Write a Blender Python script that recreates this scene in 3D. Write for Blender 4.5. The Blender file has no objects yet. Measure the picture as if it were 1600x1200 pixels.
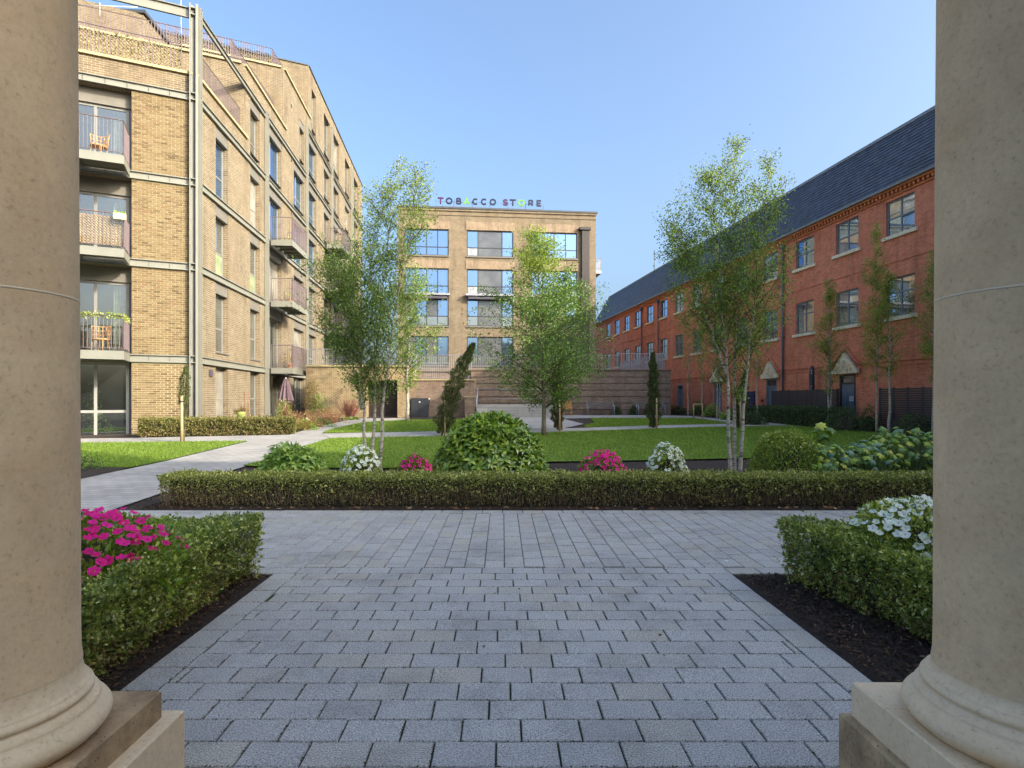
import bpy, math, random
import numpy as np
from mathutils import Vector

# ------------------------------------------------------------------ camera, sky, sun, exposure
SC = bpy.context.scene
COL = SC.collection
R = math.radians
H = 1.667            # eye height
FP = 926.0           # focal length in pixels of the 1600 px wide photograph
CX, CY = 785.0, 625.0

cam_data = bpy.data.cameras.new("camera")
cam = bpy.data.objects.new("camera", cam_data)
COL.objects.link(cam)
cam.location = (0, 0, H)
cam.rotation_euler = (R(90), 0, 0)
cam_data.sensor_width = 36.0
cam_data.lens = 36.0 * FP / 1600.0
cam_data.shift_x = (800 - CX) / 1600.0
cam_data.shift_y = (CY - 600) / 1600.0
cam_data.clip_start = 0.05
cam_data.clip_end = 3000
SC.camera = cam

SUN_AZ, SUN_EL = 60.0, 25.4      # azimuth measured from straight behind the camera towards the right
sun_dir = Vector((math.cos(R(SUN_EL)) * math.sin(R(SUN_AZ)), -math.cos(R(SUN_EL)) * math.cos(R(SUN_AZ)), math.sin(R(SUN_EL))))
world = bpy.data.worlds.new("World")
SC.world = world
world.use_nodes = True
wn = world.node_tree
bg = wn.nodes["Background"]
sky = wn.nodes.new("ShaderNodeTexSky")
sky.sky_type = 'NISHITA'
sky.sun_disc = False
sky.sun_elevation = R(SUN_EL)
sky.sun_rotation = math.atan2(sun_dir.x, sun_dir.y)
sky.air_density = 0.9
sky.dust_density = 8.0
sky.ozone_density = 3.0
tint = wn.nodes.new('ShaderNodeMix'); tint.data_type = 'RGBA'; tint.blend_type = 'MULTIPLY'; tint.inputs[0].default_value = 1
tint.inputs[7].default_value = (0.92, 0.98, 0.985, 1)
wn.links.new(sky.outputs[0], tint.inputs[6]); wn.links.new(tint.outputs[2], bg.inputs[0])
bg.inputs[1].default_value = 0.15
sun_data = bpy.data.lights.new("sun", 'SUN')
sun_data.energy = 2.15
sun_data.angle = R(0.5)
sun_data.color = (1.0, 0.90, 0.74)
sun = bpy.data.objects.new("sun", sun_data)
COL.objects.link(sun)
sun.rotation_euler = sun_dir.to_track_quat('Z', 'Y').to_euler()
sun.location = (20, -20, 40)
SC.view_settings.view_transform = 'Standard'
SC.view_settings.look = 'None'
SC.view_settings.exposure = 1.73
SC.view_settings.gamma = 1.0
SC.view_settings.use_curve_mapping = False
SC.cycles.max_bounces = 6
SC.cycles.diffuse_bounces = 4
SC.cycles.transparent_max_bounces = 12

rnd = random.Random(7)
rg = np.random.default_rng(7)

# ------------------------------------------------------------------ measuring helpers
def ground(y):
    return min(max(0.0235 * (y - 9.0), 0.0), 0.70)
def gp(px, py):
    """point of the ground seen at a photo position"""
    if py >= 797:
        z = H * FP / (py - CY)
    else:
        z = (H + 0.2115) / ((py - CY) / FP + 0.0235)
        if z > 38.8:
            z = (H - 0.70) * FP / (py - CY)
    return ((px - CX) / FP * z, z)
def xat(px, y):
    return (px - CX) / FP * y
def zat(py, y):
    return H + (CY - py) / FP * y

# ------------------------------------------------------------------ scene tree helpers
def props(o, label=None, cat=None, group=None, kind=None):
    if label: o['label'] = label
    if cat: o['category'] = cat
    if group: o['group'] = group
    if kind: o['kind'] = kind
    return o
def thing(name, label, cat, loc=(0, 0, 0), group=None):
    o = bpy.data.objects.new(name, None)
    o.empty_display_size = 0.3
    o.location = loc
    COL.objects.link(o)
    return props(o, label, cat, group)
def wloc(o):
    v = Vector((0, 0, 0))
    while o is not None:
        v += Vector(o.location)
        o = o.parent
    return v
def link(name, mesh, parent=None, loc=None):
    o = bpy.data.objects.new(name, mesh)
    COL.objects.link(o)
    if parent: o.parent = parent
    if loc is not None: o.location = loc
    return o

class MB:
    """collects faces in world coordinates, then links them as one mesh object"""
    def __init__(s):
        s.v = []; s.f = []; s.uv = []; s.sm = []; s.mi = []
    def face(s, pts, uv=None, smooth=False, mi=0):
        n = len(s.v)
        s.v.extend([tuple(p) for p in pts])
        s.f.append(tuple(range(n, n + len(pts))))
        s.uv.append(uv if uv else [(0, 0)] * len(pts))
        s.sm.append(smooth); s.mi.append(mi)
    def box(s, fr, u0, u1, w0, w1, z0, z1, mi=0):
        P = fr.p
        if u1 < u0: u0, u1 = u1, u0
        if w1 < w0: w0, w1 = w1, w0
        c = [P(u0, w0, z0), P(u1, w0, z0), P(u1, w1, z0), P(u0, w1, z0), P(u0, w0, z1), P(u1, w0, z1), P(u1, w1, z1), P(u0, w1, z1)]
        if fr.flip:
            q = [(3, 2, 6, 7), (1, 0, 4, 5), (2, 1, 5, 6), (0, 3, 7, 4), (7, 6, 5, 4), (0, 1, 2, 3)]
        else:
            q = [(2, 3, 7, 6), (0, 1, 5, 4), (1, 2, 6, 5), (3, 0, 4, 7), (4, 5, 6, 7), (3, 2, 1, 0)]
        par = [(u0, w0), (u1, w0), (u1, w1), (u0, w1)] * 2
        zz = [z0] * 4 + [z1] * 4
        for k, idx in enumerate(q):
            if k < 2: uv = [(par[i][0], zz[i]) for i in idx]
            elif k < 4: uv = [(par[i][1], zz[i]) for i in idx]
            else: uv = [par[i] for i in idx]
            s.face([c[i] for i in idx], uv, mi=mi)
    def tube(s, pts, rads, n=6, mi=0, cap=True, smooth=True):
        pts = [Vector(p) for p in pts]
        if not hasattr(rads, '__len__'): rads = [rads] * len(pts)
        base = len(s.v)
        prev = None
        for i, p in enumerate(pts):
            d = (pts[min(i + 1, len(pts) - 1)] - pts[max(i - 1, 0)])
            if d.length < 1e-9: d = Vector((0, 0, 1))
            d.normalize()
            a = prev if prev is not None else (Vector((1, 0, 0)) if abs(d.x) < 0.8 else Vector((0, 1, 0)))
            a = (a - d * a.dot(d))
            if a.length < 1e-6: a = d.orthogonal()
            a.normalize(); b = d.cross(a); prev = a
            for k in range(n):
                t = 2 * math.pi * k / n
                s.v.append(tuple(p + (a * math.cos(t) + b * math.sin(t)) * rads[i]))
        L = 0
        for i in range(len(pts) - 1):
            L2 = L + (pts[i + 1] - pts[i]).length
            for k in range(n):
                k2 = (k + 1) % n
                s.f.append((base + i * n + k, base + i * n + k2, base + (i + 1) * n + k2, base + (i + 1) * n + k))
                s.uv.append([(k / n, L), ((k + 1) / n, L), ((k + 1) / n, L2), (k / n, L2)])
                s.sm.append(smooth); s.mi.append(mi)
            L = L2
        if cap:
            e = base + (len(pts) - 1) * n
            s.f.append(tuple(range(e, e + n))); s.uv.append([(0, 0)] * n); s.sm.append(False); s.mi.append(mi)
            s.f.append(tuple(range(base + n - 1, base - 1, -1))); s.uv.append([(0, 0)] * n); s.sm.append(False); s.mi.append(mi)
    def lathe(s, cx, cy, prof, n=48, mi=0):
        base = len(s.v)
        for r, z in prof:
            for k in range(n):
                t = 2 * math.pi * k / n
                s.v.append((cx + r * math.cos(t), cy + r * math.sin(t), z))
        for i in range(len(prof) - 1):
            for k in range(n):
                k2 = (k + 1) % n
                s.f.append((base + i * n + k, base + i * n + k2, base + (i + 1) * n + k2, base + (i + 1) * n + k))
                s.uv.append([(0, 0)] * 4); s.sm.append(True); s.mi.append(mi)
    def build(s, name, mats, parent=None, kind=None):
        off = wloc(parent) if parent else Vector((0, 0, 0))
        me = bpy.data.meshes.new(name)
        vs = [(a - off.x, b - off.y, c - off.z) for a, b, c in s.v] if parent else s.v
        me.from_pydata(vs, [], s.f)
        if not isinstance(mats, (list, tuple)): mats = [mats]
        for m in mats: me.materials.append(m)
        me.polygons.foreach_set('use_smooth', s.sm)
        me.polygons.foreach_set('material_index', s.mi)
        uvl = me.uv_layers.new(name="UVMap")
        flat = [c for f in s.uv for p in f for c in p]
        uvl.data.foreach_set('uv', flat)
        me.update()
        o = link(name, me, parent)
        if kind: o['kind'] = kind
        return o

class Frame:
    """wall frame: u along the wall, w outwards, z up"""
    def __init__(s, ox, oy, ux, uy, nx, ny):
        l = math.hypot(ux, uy); s.u = (ux / l, uy / l)
        l = math.hypot(nx, ny); s.n = (nx / l, ny / l)
        s.o = (ox, oy)
        s.flip = (s.u[0] * s.n[1] - s.u[1] * s.n[0]) < 0
    def p(s, u, w, z):
        return (s.o[0] + s.u[0] * u + s.n[0] * w, s.o[1] + s.u[1] * u + s.n[1] * w, z)
    def at_px(s, px, w=0.0):
        """u where the plane at offset w is seen at photo column px"""
        k = (px - CX) / FP
        ox = s.o[0] + s.n[0] * w; oy = s.o[1] + s.n[1] * w
        return (k * oy - ox) / (s.u[0] - k * s.u[1])
    def moved(s, u, w=0.0):
        q = s.p(u, w, 0)
        return Frame(q[0], q[1], s.u[0], s.u[1], s.n[0], s.n[1])
WF = Frame(0, 0, 1, 0, 0, 1)     # plain world axes

def wall(mb, fr, u0, u1, z0, z1, ops, depth=0.22, mi=0, rmi=0):
    """brick skin with openings and their reveals"""
    us = sorted(set([u0, u1] + [min(max(a, u0), u1) for o in ops for a in o[:2]]))
    zs = sorted(set([z0, z1] + [min(max(a, z0), z1) for o in ops for a in o[2:4]]))
    def quad(a, b, c, d, uv, m):
        pts = [a, b, c, d]
        if fr.flip: pts = pts[::-1]; uv = uv[::-1]
        mb.face(pts[::-1], uv[::-1], mi=m)
    for i in range(len(us) - 1):
        for j in range(len(zs) - 1):
            a, b, c, d = us[i], us[i + 1], zs[j], zs[j + 1]
            cu, cz = (a + b) / 2, (c + d) / 2
            if any(o[0] < cu < o[1] and o[2] < cz < o[3] for o in ops): continue
            quad(fr.p(a, 0, c), fr.p(b, 0, c), fr.p(b, 0, d), fr.p(a, 0, d), [(a, c), (b, c), (b, d), (a, d)], mi)
    for a, b, c, d in [o[:4] for o in ops]:
        D = -depth
        quad(fr.p(a, 0, c), fr.p(a, 0, d), fr.p(a, D, d), fr.p(a, D, c), [(0, c), (0, d), (depth, d), (depth, c)], rmi)
        quad(fr.p(b, D, c), fr.p(b, D, d), fr.p(b, 0, d), fr.p(b, 0, c), [(depth, c), (depth, d), (0, d), (0, c)], rmi)
        if d < z1 - 1e-5: quad(fr.p(a, 0, d), fr.p(b, 0, d), fr.p(b, D, d), fr.p(a, D, d), [(a, 0), (b, 0), (b, depth), (a, depth)], rmi)
        if c > z0 + 1e-5: quad(fr.p(a, D, c), fr.p(b, D, c), fr.p(b, 0, c), fr.p(a, 0, c), [(a, depth), (b, depth), (b, 0), (a, 0)], rmi)

# ------------------------------------------------------------------ materials
def _nodes(name):
    m = bpy.data.materials.new(name); m.use_nodes = True
    nt = m.node_tree; b = nt.nodes["Principled BSDF"]
    return m, nt, b
def mixrgb(nt, fac, a, b, mode='MIX'):
    n = nt.nodes.new("ShaderNodeMix"); n.data_type = 'RGBA'; n.blend_type = mode
    for sock, v in ((n.inputs[0], fac), (n.inputs[6], a), (n.inputs[7], b)):
        if hasattr(v, 'links'): nt.links.new(v, sock)
        elif isinstance(v, (int, float)): sock.default_value = v
        else: sock.default_value = (v[0], v[1], v[2], 1)
    return n.outputs[2]
def noise(nt, scale, detail=4, coord='Object', rough=0.6, vec=None, dist=0.0):
    if vec is None:
        tc = nt.nodes.new("ShaderNodeTexCoord"); vec = tc.outputs[coord]
    n = nt.nodes.new("ShaderNodeTexNoise"); n.inputs['Scale'].default_value = scale
    n.inputs['Detail'].default_value = detail; n.inputs['Roughness'].default_value = rough
    n.inputs['Distortion'].default_value = dist
    nt.links.new(vec, n.inputs['Vector'])
    return n.outputs['Fac']
def ramp(nt, fac, stops, interp='LINEAR'):
    n = nt.nodes.new("ShaderNodeValToRGB"); cr = n.color_ramp; cr.interpolation = interp
    while len(cr.elements) < len(stops): cr.elements.new(0.5)
    for e, (p, c) in zip(cr.elements, stops):
        e.position = p; e.color = (c[0], c[1], c[2], 1) if hasattr(c, '__len__') else (c, c, c, 1)
    nt.links.new(fac, n.inputs[0])
    return n.outputs[0]
def maprange(nt, v, a, b, c=0.0, d=1.0):
    n = nt.nodes.new("ShaderNodeMapRange"); nt.links.new(v, n.inputs[0])
    n.inputs[1].default_value = a; n.inputs[2].default_value = b; n.inputs[3].default_value = c; n.inputs[4].default_value = d
    return n.outputs[0]
def bump(nt, b, h, strength=0.3, dist=0.01, prev=None):
    n = nt.nodes.new("ShaderNodeBump"); n.inputs['Strength'].default_value = strength; n.inputs['Distance'].default_value = dist
    nt.links.new(h, n.inputs['Height'])
    if prev is not None: nt.links.new(prev, n.inputs['Normal'])
    nt.links.new(n.outputs[0], b.inputs['Normal'])
    return n.outputs[0]
def plain(name, col, rough=0.6, var=0.12, scale=3.0, metal=0.0, bscale=60, bst=0.1):
    m, nt, b = _nodes(name)
    f = noise(nt, scale, 5)
    dark = tuple(c * (1 - var * 1.6) for c in col); lite = tuple(min(1, c * (1 + var)) for c in col)
    nt.links.new(ramp(nt, f, [(0.3, dark), (0.7, lite)]), b.inputs['Base Color'])
    b.inputs['Roughness'].default_value = rough; b.inputs['Metallic'].default_value = metal
    if bst: bump(nt, b, noise(nt, bscale, 3), bst, 0.005)
    return m
def brick_mat(name, c1, c2, c3, mortar, patch, bw=0.225, bh=0.075, ms=0.012, bst=0.6, big=None):
    m, nt, b = _nodes(name)
    tc = nt.nodes.new("ShaderNodeTexCoord"); uv = tc.outputs['UV']
    # slightly wavering courses
    bt = nt.nodes.new("ShaderNodeTexBrick")
    bt.offset = 0.5
    bt.inputs['Scale'].default_value = 1.0
    bt.inputs['Brick Width'].default_value = bw; bt.inputs['Row Height'].default_value = bh
    bt.inputs['Mortar Size'].default_value = ms / 2 * 1.0
    bt.inputs['Mortar Smooth'].default_value = 0.15
    bt.inputs['Color1'].default_value = (0, 0, 0, 1); bt.inputs['Color2'].default_value = (1, 1, 1, 1)
    bt.inputs['Mortar'].default_value = (0.5, 0.5, 0.5, 1)
    nt.links.new(uv, bt.inputs['Vector'])
    brickcol = ramp(nt, bt.outputs['Color'], [(0.0, c1), (0.3, c2), (0.65, c3), (0.85, c2), (1.0, c1)])
    fine = noise(nt, 90, 3, 'UV')
    brickcol = mixrgb(nt, 0.35, brickcol, ramp(nt, fine, [(0.3, tuple(c * 0.6 for c in c2)), (0.7, tuple(min(1, c * 1.3) for c in c2))]))
    col = mixrgb(nt, bt.outputs['Fac'], brickcol, mortar)
    big1 = noise(nt, 0.45, 5, 'UV', 0.65)
    col = mixrgb(nt, maprange(nt, big1, 0.45, 0.7, 0, 0.5), col, patch)
    mp = nt.nodes.new('ShaderNodeMapping'); mp.inputs['Scale'].default_value = (1.6, 0.22, 1); nt.links.new(uv, mp.inputs[0])
    sk = noise(nt, 1.0, 5, vec=mp.outputs[0], rough=0.7)
    col = mixrgb(nt, 1.0, col, ramp(nt, sk, [(0.32, (0.74, 0.72, 0.70)), (0.5, (1, 1, 1)), (0.72, (1.10, 1.08, 1.05))]), 'MULTIPLY')
    st = noise(nt, 2.2, 6, 'UV', 0.7)
    col = mixrgb(nt, 1.0, col, ramp(nt, st, [(0.25, (0.72, 0.72, 0.72)), (0.6, (1, 1, 1)), (0.8, (1.12, 1.1, 1.08))]), 'MULTIPLY')
    nt.links.new(col, b.inputs['Base Color'])
    b.inputs['Roughness'].default_value = 0.88
    inv = nt.nodes.new("ShaderNodeMath"); inv.operation = 'SUBTRACT'; inv.inputs[0].default_value = 1
    nt.links.new(bt.outputs['Fac'], inv.inputs[1])
    p = bump(nt, b, inv.outputs[0], bst, 0.012)
    bump(nt, b, fine, 0.25, 0.004, p)
    return m
def island(nt):
    g = nt.nodes.new("ShaderNodeNewGeometry"); return g.outputs['Random Per Island']
def objrand(nt):
    g = nt.nodes.new("ShaderNodeObjectInfo"); return g.outputs['Random']
def addf(nt, a, b, wrap=True):
    n = nt.nodes.new("ShaderNodeMath"); n.operation = 'ADD'; nt.links.new(a, n.inputs[0]); nt.links.new(b, n.inputs[1])
    if not wrap: return n.outputs[0]
    f = nt.nodes.new("ShaderNodeMath"); f.operation = 'FRACT'; nt.links.new(n.outputs[0], f.inputs[0]); return f.outputs[0]
def leaf_mat(name, stops, trans=0.35, rough=0.45, gloss=0.5, patch=None):
    m, nt, b = _nodes(name)
    r = addf(nt, island(nt), objrand(nt))
    col = ramp(nt, r, stops)
    if patch is not None:
        f = noise(nt, patch[0], 3)
        col = mixrgb(nt, maprange(nt, f, 0.5, 0.68, 0, patch[2]), col, patch[1])
    nt.links.new(col, b.inputs['Base Color'])
    b.inputs['Roughness'].default_value = rough
    b.inputs['Specular IOR Level'].default_value = gloss
    if trans > 0:
        t = nt.nodes.new("ShaderNodeBsdfTranslucent")
        tcol = mixrgb(nt, 1.0, col, (1.25, 1.45, 0.6), 'MULTIPLY')
        nt.links.new(tcol, t.inputs['Color'])
        mx = nt.nodes.new("ShaderNodeMixShader"); mx.inputs[0].default_value = trans
        nt.links.new(b.outputs[0], mx.inputs[1]); nt.links.new(t.outputs[0], mx.inputs[2])
        nt.links.new(mx.outputs[0], nt.nodes["Material Output"].inputs[0])
    return m
def glass_mat(name, tint, refl=0.3, see=0.0, rough=0.02, wavy=0.02, coat=(0.88, 0.94, 1.0)):
    """window glass: mirror-like coat over a dim room, or partly clear where a room is built behind"""
    m, nt, b = _nodes(name)
    f = noise(nt, 0.9, 2)
    b.inputs['Roughness'].default_value = 0.6
    nt.links.new(ramp(nt, f, [(0.35, tuple(c * 0.55 for c in tint)), (0.65, tuple(c * 1.4 for c in tint))]), b.inputs['Base Color'])
    gl = nt.nodes.new("ShaderNodeBsdfGlossy"); gl.inputs['Roughness'].default_value = rough
    gl.inputs['Color'].default_value = (coat[0], coat[1], coat[2], 1)
    bn = nt.nodes.new("ShaderNodeBump"); bn.inputs['Strength'].default_value = wavy; bn.inputs['Distance'].default_value = 0.05
    nt.links.new(noise(nt, 1.6, 1), bn.inputs['Height']); nt.links.new(bn.outputs[0], gl.inputs['Normal'])
    fr = nt.nodes.new("ShaderNodeLayerWeight"); fr.inputs['Blend'].default_value = 0.25
    fac = maprange(nt, fr.outputs['Fresnel'], 0.0, 0.6, refl, min(1, refl + 0.5))
    base = b.outputs[0]
    if see > 0:
        tr = nt.nodes.new("ShaderNodeBsdfTransparent"); tr.inputs[0].default_value = (0.85, 0.9, 0.88, 1)
        m2 = nt.nodes.new("ShaderNodeMixShader"); m2.inputs[0].default_value = see
        nt.links.new(base, m2.inputs[1]); nt.links.new(tr.outputs[0], m2.inputs[2]); base = m2.outputs[0]
    mx = nt.nodes.new("ShaderNodeMixShader")
    nt.links.new(fac, mx.inputs[0]); nt.links.new(base, mx.inputs[1]); nt.links.new(gl.outputs[0], mx.inputs[2])
    nt.links.new(mx.outputs[0], nt.nodes["Material Output"].inputs[0])
    return m

M = {}
M['buff'] = brick_mat('buff_brick', (0.108, 0.072, 0.041), (0.165, 0.118, 0.068), (0.209, 0.159, 0.095), (0.379, 0.346, 0.247), (0.190, 0.130, 0.072))
M['buff_light'] = brick_mat('sun_brightened_buff_brick', (0.188, 0.123, 0.061), (0.288, 0.202, 0.103), (0.366, 0.270, 0.146), (0.664, 0.588, 0.374), (0.333, 0.220, 0.109))  # buff brick lightened in colour to stand in for stronger sun
M['buff_far'] = brick_mat('buff_brick_weathered', (0.151, 0.111, 0.068), (0.199, 0.148, 0.091), (0.232, 0.181, 0.119), (0.260, 0.222, 0.159), (0.195, 0.136, 0.082), bst=0.4)
M['grey_brick'] = brick_mat('grey_brown_brick', (0.13, 0.09, 0.065), (0.22, 0.15, 0.11), (0.30, 0.21, 0.155), (0.36, 0.29, 0.22), (0.21, 0.125, 0.085), bst=0.6)
M['red'] = brick_mat('red_brick', (0.52, 0.15, 0.075), (0.72, 0.22, 0.11), (0.78, 0.27, 0.15), (0.66, 0.38, 0.27), (0.60, 0.17, 0.09), ms=0.011, bst=0.5)
M['red_trim'] = plain('orange_terracotta', (0.60, 0.20, 0.08), 0.8, 0.2, 6)
M['soldier'] = brick_mat('soldier_course_brick', (0.20, 0.14, 0.09), (0.28, 0.20, 0.13), (0.33, 0.24, 0.16), (0.30, 0.24, 0.17), (0.24, 0.17, 0.11), bw=0.075, bh=0.225, bst=0.4)
M['steel'] = plain('painted_steel', (0.20, 0.195, 0.16), 0.5, 0.06, 2)
M['steel_dark'] = plain('dark_steel', (0.075, 0.065, 0.085), 0.45, 0.1, 4)
M['rail'] = plain('painted_rail', (0.15, 0.11, 0.115), 0.45, 0.06, 4)
M['coping'] = plain('yellow_stone_coping', (0.38, 0.31, 0.165), 0.75, 0.12, 5)
M['frame'] = plain('grey_window_frame', (0.20, 0.19, 0.17), 0.45, 0.05, 4)
M['frame_light'] = plain('light_window_frame', (0.30, 0.285, 0.26), 0.45, 0.05, 4)
M['frame_dark'] = plain('charcoal_frame', (0.035, 0.037, 0.045), 0.4, 0.1, 4)
M['frame_blue'] = plain('slate_blue_frame', (0.16, 0.20, 0.24), 0.5, 0.08, 4)
M['lintel'] = plain('grey_blind_box', (0.15, 0.135, 0.11), 0.6, 0.08, 3)  # grey darkened so the colour holds the shade on the blind boxes
M['roofdark'] = plain('dark_roof_edge', (0.055, 0.062, 0.07), 0.6, 0.15, 3)
M['render_white'] = plain('cream_stone', (0.78, 0.69, 0.49), 0.8, 0.12, 6)
M['white'] = plain('white_paint', (0.8, 0.8, 0.78), 0.5, 0.04, 4)
M['metal'] = plain('galvanised_rail', (0.34, 0.34, 0.37), 0.4, 0.05, 4, metal=0.3)
M['glass'] = glass_mat('window_glass', (0.055, 0.06, 0.05), 0.30)
M['glass_blue'] = glass_mat('window_glass_sky_tinted', (0.015, 0.03, 0.07), 0.50, coat=(0.42, 0.66, 1.0))  # blue coat paints a deeper sky into the reflections
M['glass_blind'] = glass_mat('window_glass_with_blind', (0.26, 0.24, 0.20), 0.22)
M['glass_green'] = glass_mat('window_glass_green_blind', (0.26, 0.33, 0.16), 0.15)
M['glass_grey'] = glass_mat('grey_screen_panel', (0.055, 0.052, 0.05), 0.08, rough=0.2)
M['glass_see'] = glass_mat('clear_window_glass', (0.03, 0.035, 0.03), 0.10, see=0.8)
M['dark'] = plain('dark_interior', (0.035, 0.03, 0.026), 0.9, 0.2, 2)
M['curtain'] = plain('curtain', (0.42, 0.38, 0.28), 0.9, 0.2, 6)
# ------------------------------------------------------------------ ground materials
def granite(name, a, b2, moss=0.25):
    m, nt, b = _nodes(name)
    tc = nt.nodes.new("ShaderNodeTexCoord"); geo = nt.nodes.new("ShaderNodeNewGeometry")
    pos = geo.outputs['Position']
    r = addf(nt, island(nt), objrand(nt))
    col = ramp(nt, r, [(0, a), (0.35, tuple((x + y) / 2 for x, y in zip(a, b2))), (0.7, b2), (0.9, (b2[0] * 0.97, b2[1] * 0.93, b2[2] * 0.84)), (1, a)])
    sp = noise(nt, 125, 2, vec=pos, rough=0.7)
    col = mixrgb(nt, 1.0, col, ramp(nt, sp, [(0.34, (0.22, 0.24, 0.28)), (0.46, (0.90, 0.91, 0.93)), (0.58, (1.06, 1.06, 1.06)), (0.66, (1.7, 1.7, 1.7))]), 'MULTIPLY')
    st = noise(nt, 1.3, 6, vec=pos, rough=0.75)
    col = mixrgb(nt, 1.0, col, ramp(nt, st, [(0.28, (0.66, 0.66, 0.64)), (0.5, (0.98, 0.98, 0.98)), (0.75, (1.12, 1.11, 1.08))]), 'MULTIPLY')
    st2 = noise(nt, 6, 5, vec=pos, rough=0.75)
    col = mixrgb(nt, maprange(nt, st2, 0.58, 0.75, 0, moss), col, (0.13, 0.13, 0.09))
    nt.links.new(col, b.inputs['Base Color'])
    b.inputs['Roughness'].default_value = 0.8
    p = bump(nt, b, sp, 0.35, 0.003)
    bump(nt, b, noise(nt, 25, 3, vec=pos), 0.15, 0.006, p)
    return m
M['granite'] = granite('granite_sett', (0.375, 0.355, 0.33), (0.42, 0.40, 0.37))
def soil_mat(name, a, b2, c2):
    m, nt, b = _nodes(name)
    geo = nt.nodes.new("ShaderNodeNewGeometry"); pos = geo.outputs['Position']
    f = noise(nt, 26, 8, vec=pos, rough=0.8)
    col = ramp(nt, f, [(0.3, a), (0.5, b2), (0.68, c2)])
    nt.links.new(col, b.inputs['Base Color'])
    b.inputs['Roughness'].default_value = 0.95
    bump(nt, b, f, 1.0, 0.05)
    return m
M['soil'] = soil_mat('dark_bark_soil', (0.012, 0.008, 0.006), (0.035, 0.022, 0.015), (0.085, 0.05, 0.03))
M['joint'] = soil_mat('mossy_joint', (0.014, 0.018, 0.008), (0.035, 0.042, 0.014), (0.06, 0.065, 0.028))
def grass_mat(name):
    m, nt, b = _nodes(name)
    geo = nt.nodes.new("ShaderNodeNewGeometry"); pos = geo.outputs['Position']
    mp = nt.nodes.new("ShaderNodeMapping"); mp.inputs['Scale'].default_value = (1, 0.5, 1)
    nt.links.new(pos, mp.inputs[0])
    f = noise(nt, 60, 5, vec=mp.outputs[0], rough=0.8)
    f2 = noise(nt, 1.1, 5, vec=pos, rough=0.6)
    col = ramp(nt, f, [(0.3, (0.07, 0.115, 0.014)), (0.5, (0.145, 0.225, 0.026)), (0.7, (0.24, 0.33, 0.045))])
    col = mixrgb(nt, 1.0, col, ramp(nt, f2, [(0.3, (0.7, 0.75, 0.7)), (0.52, (1, 1, 1)), (0.72, (1.45, 1.18, 1.0))]), 'MULTIPLY')
    nt.links.new(col, b.inputs['Base Color'])
    b.inputs['Roughness'].default_value = 0.85
    bump(nt, b, f, 1.0, 0.03)
    return m
M['grass'] = grass_mat('mown_grass')
def path_mat(name, bw, bh):
    m, nt, b = _nodes(name)
    tc = nt.nodes.new("ShaderNodeTexCoord")
    bt = nt.nodes.new("ShaderNodeTexBrick"); bt.inputs['Scale'].default_value = 1
    bt.inputs['Brick Width'].default_value = bw; bt.inputs['Row Height'].default_value = bh
    bt.inputs['Mortar Size'].default_value = 0.006; bt.inputs['Color1'].default_value = (0.33, 0.31, 0.285, 1)
    bt.inputs['Color2'].default_value = (0.41, 0.385, 0.35, 1); bt.inputs['Mortar'].default_value = (0.12, 0.12, 0.11, 1)
    nt.links.new(tc.outputs['UV'], bt.inputs['Vector'])
    f = noise(nt, 120, 3, 'UV')
    col = mixrgb(nt, 1.0, bt.outputs['Color'], ramp(nt, f, [(0.35, (0.8, 0.8, 0.8)), (0.6, (1.08, 1.08, 1.08))]), 'MULTIPLY')
    f2 = noise(nt, 0.8, 5, 'UV')
    col = mixrgb(nt, 1.0, col, ramp(nt, f2, [(0.3, (0.82, 0.82, 0.82)), (0.7, (1.1, 1.1, 1.1))]), 'MULTIPLY')
    nt.links.new(col, b.inputs['Base Color']); b.inputs['Roughness'].default_value = 0.85
    inv = nt.nodes.new("ShaderNodeMath"); inv.operation = 'SUBTRACT'; inv.inputs[0].default_value = 1
    nt.links.new(bt.outputs['Fac'], inv.inputs[1]); bump(nt, b, inv.outputs[0], 0.5, 0.01)
    return m
M['path'] = path_mat('path_block_paving', 0.3, 0.2)
M['slab'] = path_mat('pale_slab_paving', 0.9, 0.6)

# ------------------------------------------------------------------ ground, lawns, paths
mb = MB()
ys = [-60, 9.0, 38.8, 900]
for a, b_ in zip(ys[:-1], ys[1:]):
    for xa, xb in ((-700, 0), (0, 700)):
        mb.face([(xa, a, ground(a) - 0.03), (xb, a, ground(a) - 0.03), (xb, b_, ground(b_) - 0.03), (xa, b_, ground(b_) - 0.03)])
mb.build('ground', M['soil'], kind='structure')

def poly(name, pts, off, mat, kind='structure', ang=0.0):
    """flat polygon laid on the sloping ground, given as world (x, y) points; clipped at the slope's breaks"""
    def clip(P, y, keep_above):
        out = []
        for i in range(len(P)):
            a, b2 = P[i], P[(i + 1) % len(P)]
            ia = (a[1] >= y) == keep_above; ib = (b2[1] >= y) == keep_above
            if ia: out.append(a)
            if ia != ib:
                t = (y - a[1]) / (b2[1] - a[1]); out.append((a[0] + t * (b2[0] - a[0]), y))
        return out
    mb = MB(); ca, sa = math.cos(ang), math.sin(ang)
    for lo, hi in ((-99, 9.0), (9.0, 38.8), (38.8, 999)):
        Q = clip(clip(pts, lo, True), hi, False)
        if len(Q) >= 3:
            ar = sum(Q[i][0] * Q[(i + 1) % len(Q)][1] - Q[(i + 1) % len(Q)][0] * Q[i][1] for i in range(len(Q)))
            if ar < 0: Q = Q[::-1]
            mb.face([(x, y, ground(y) + off) for x, y in Q], [(x * ca + y * sa, -x * sa + y * ca) for x, y in Q])
    return mb.build(name, mat, kind=kind)

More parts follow.
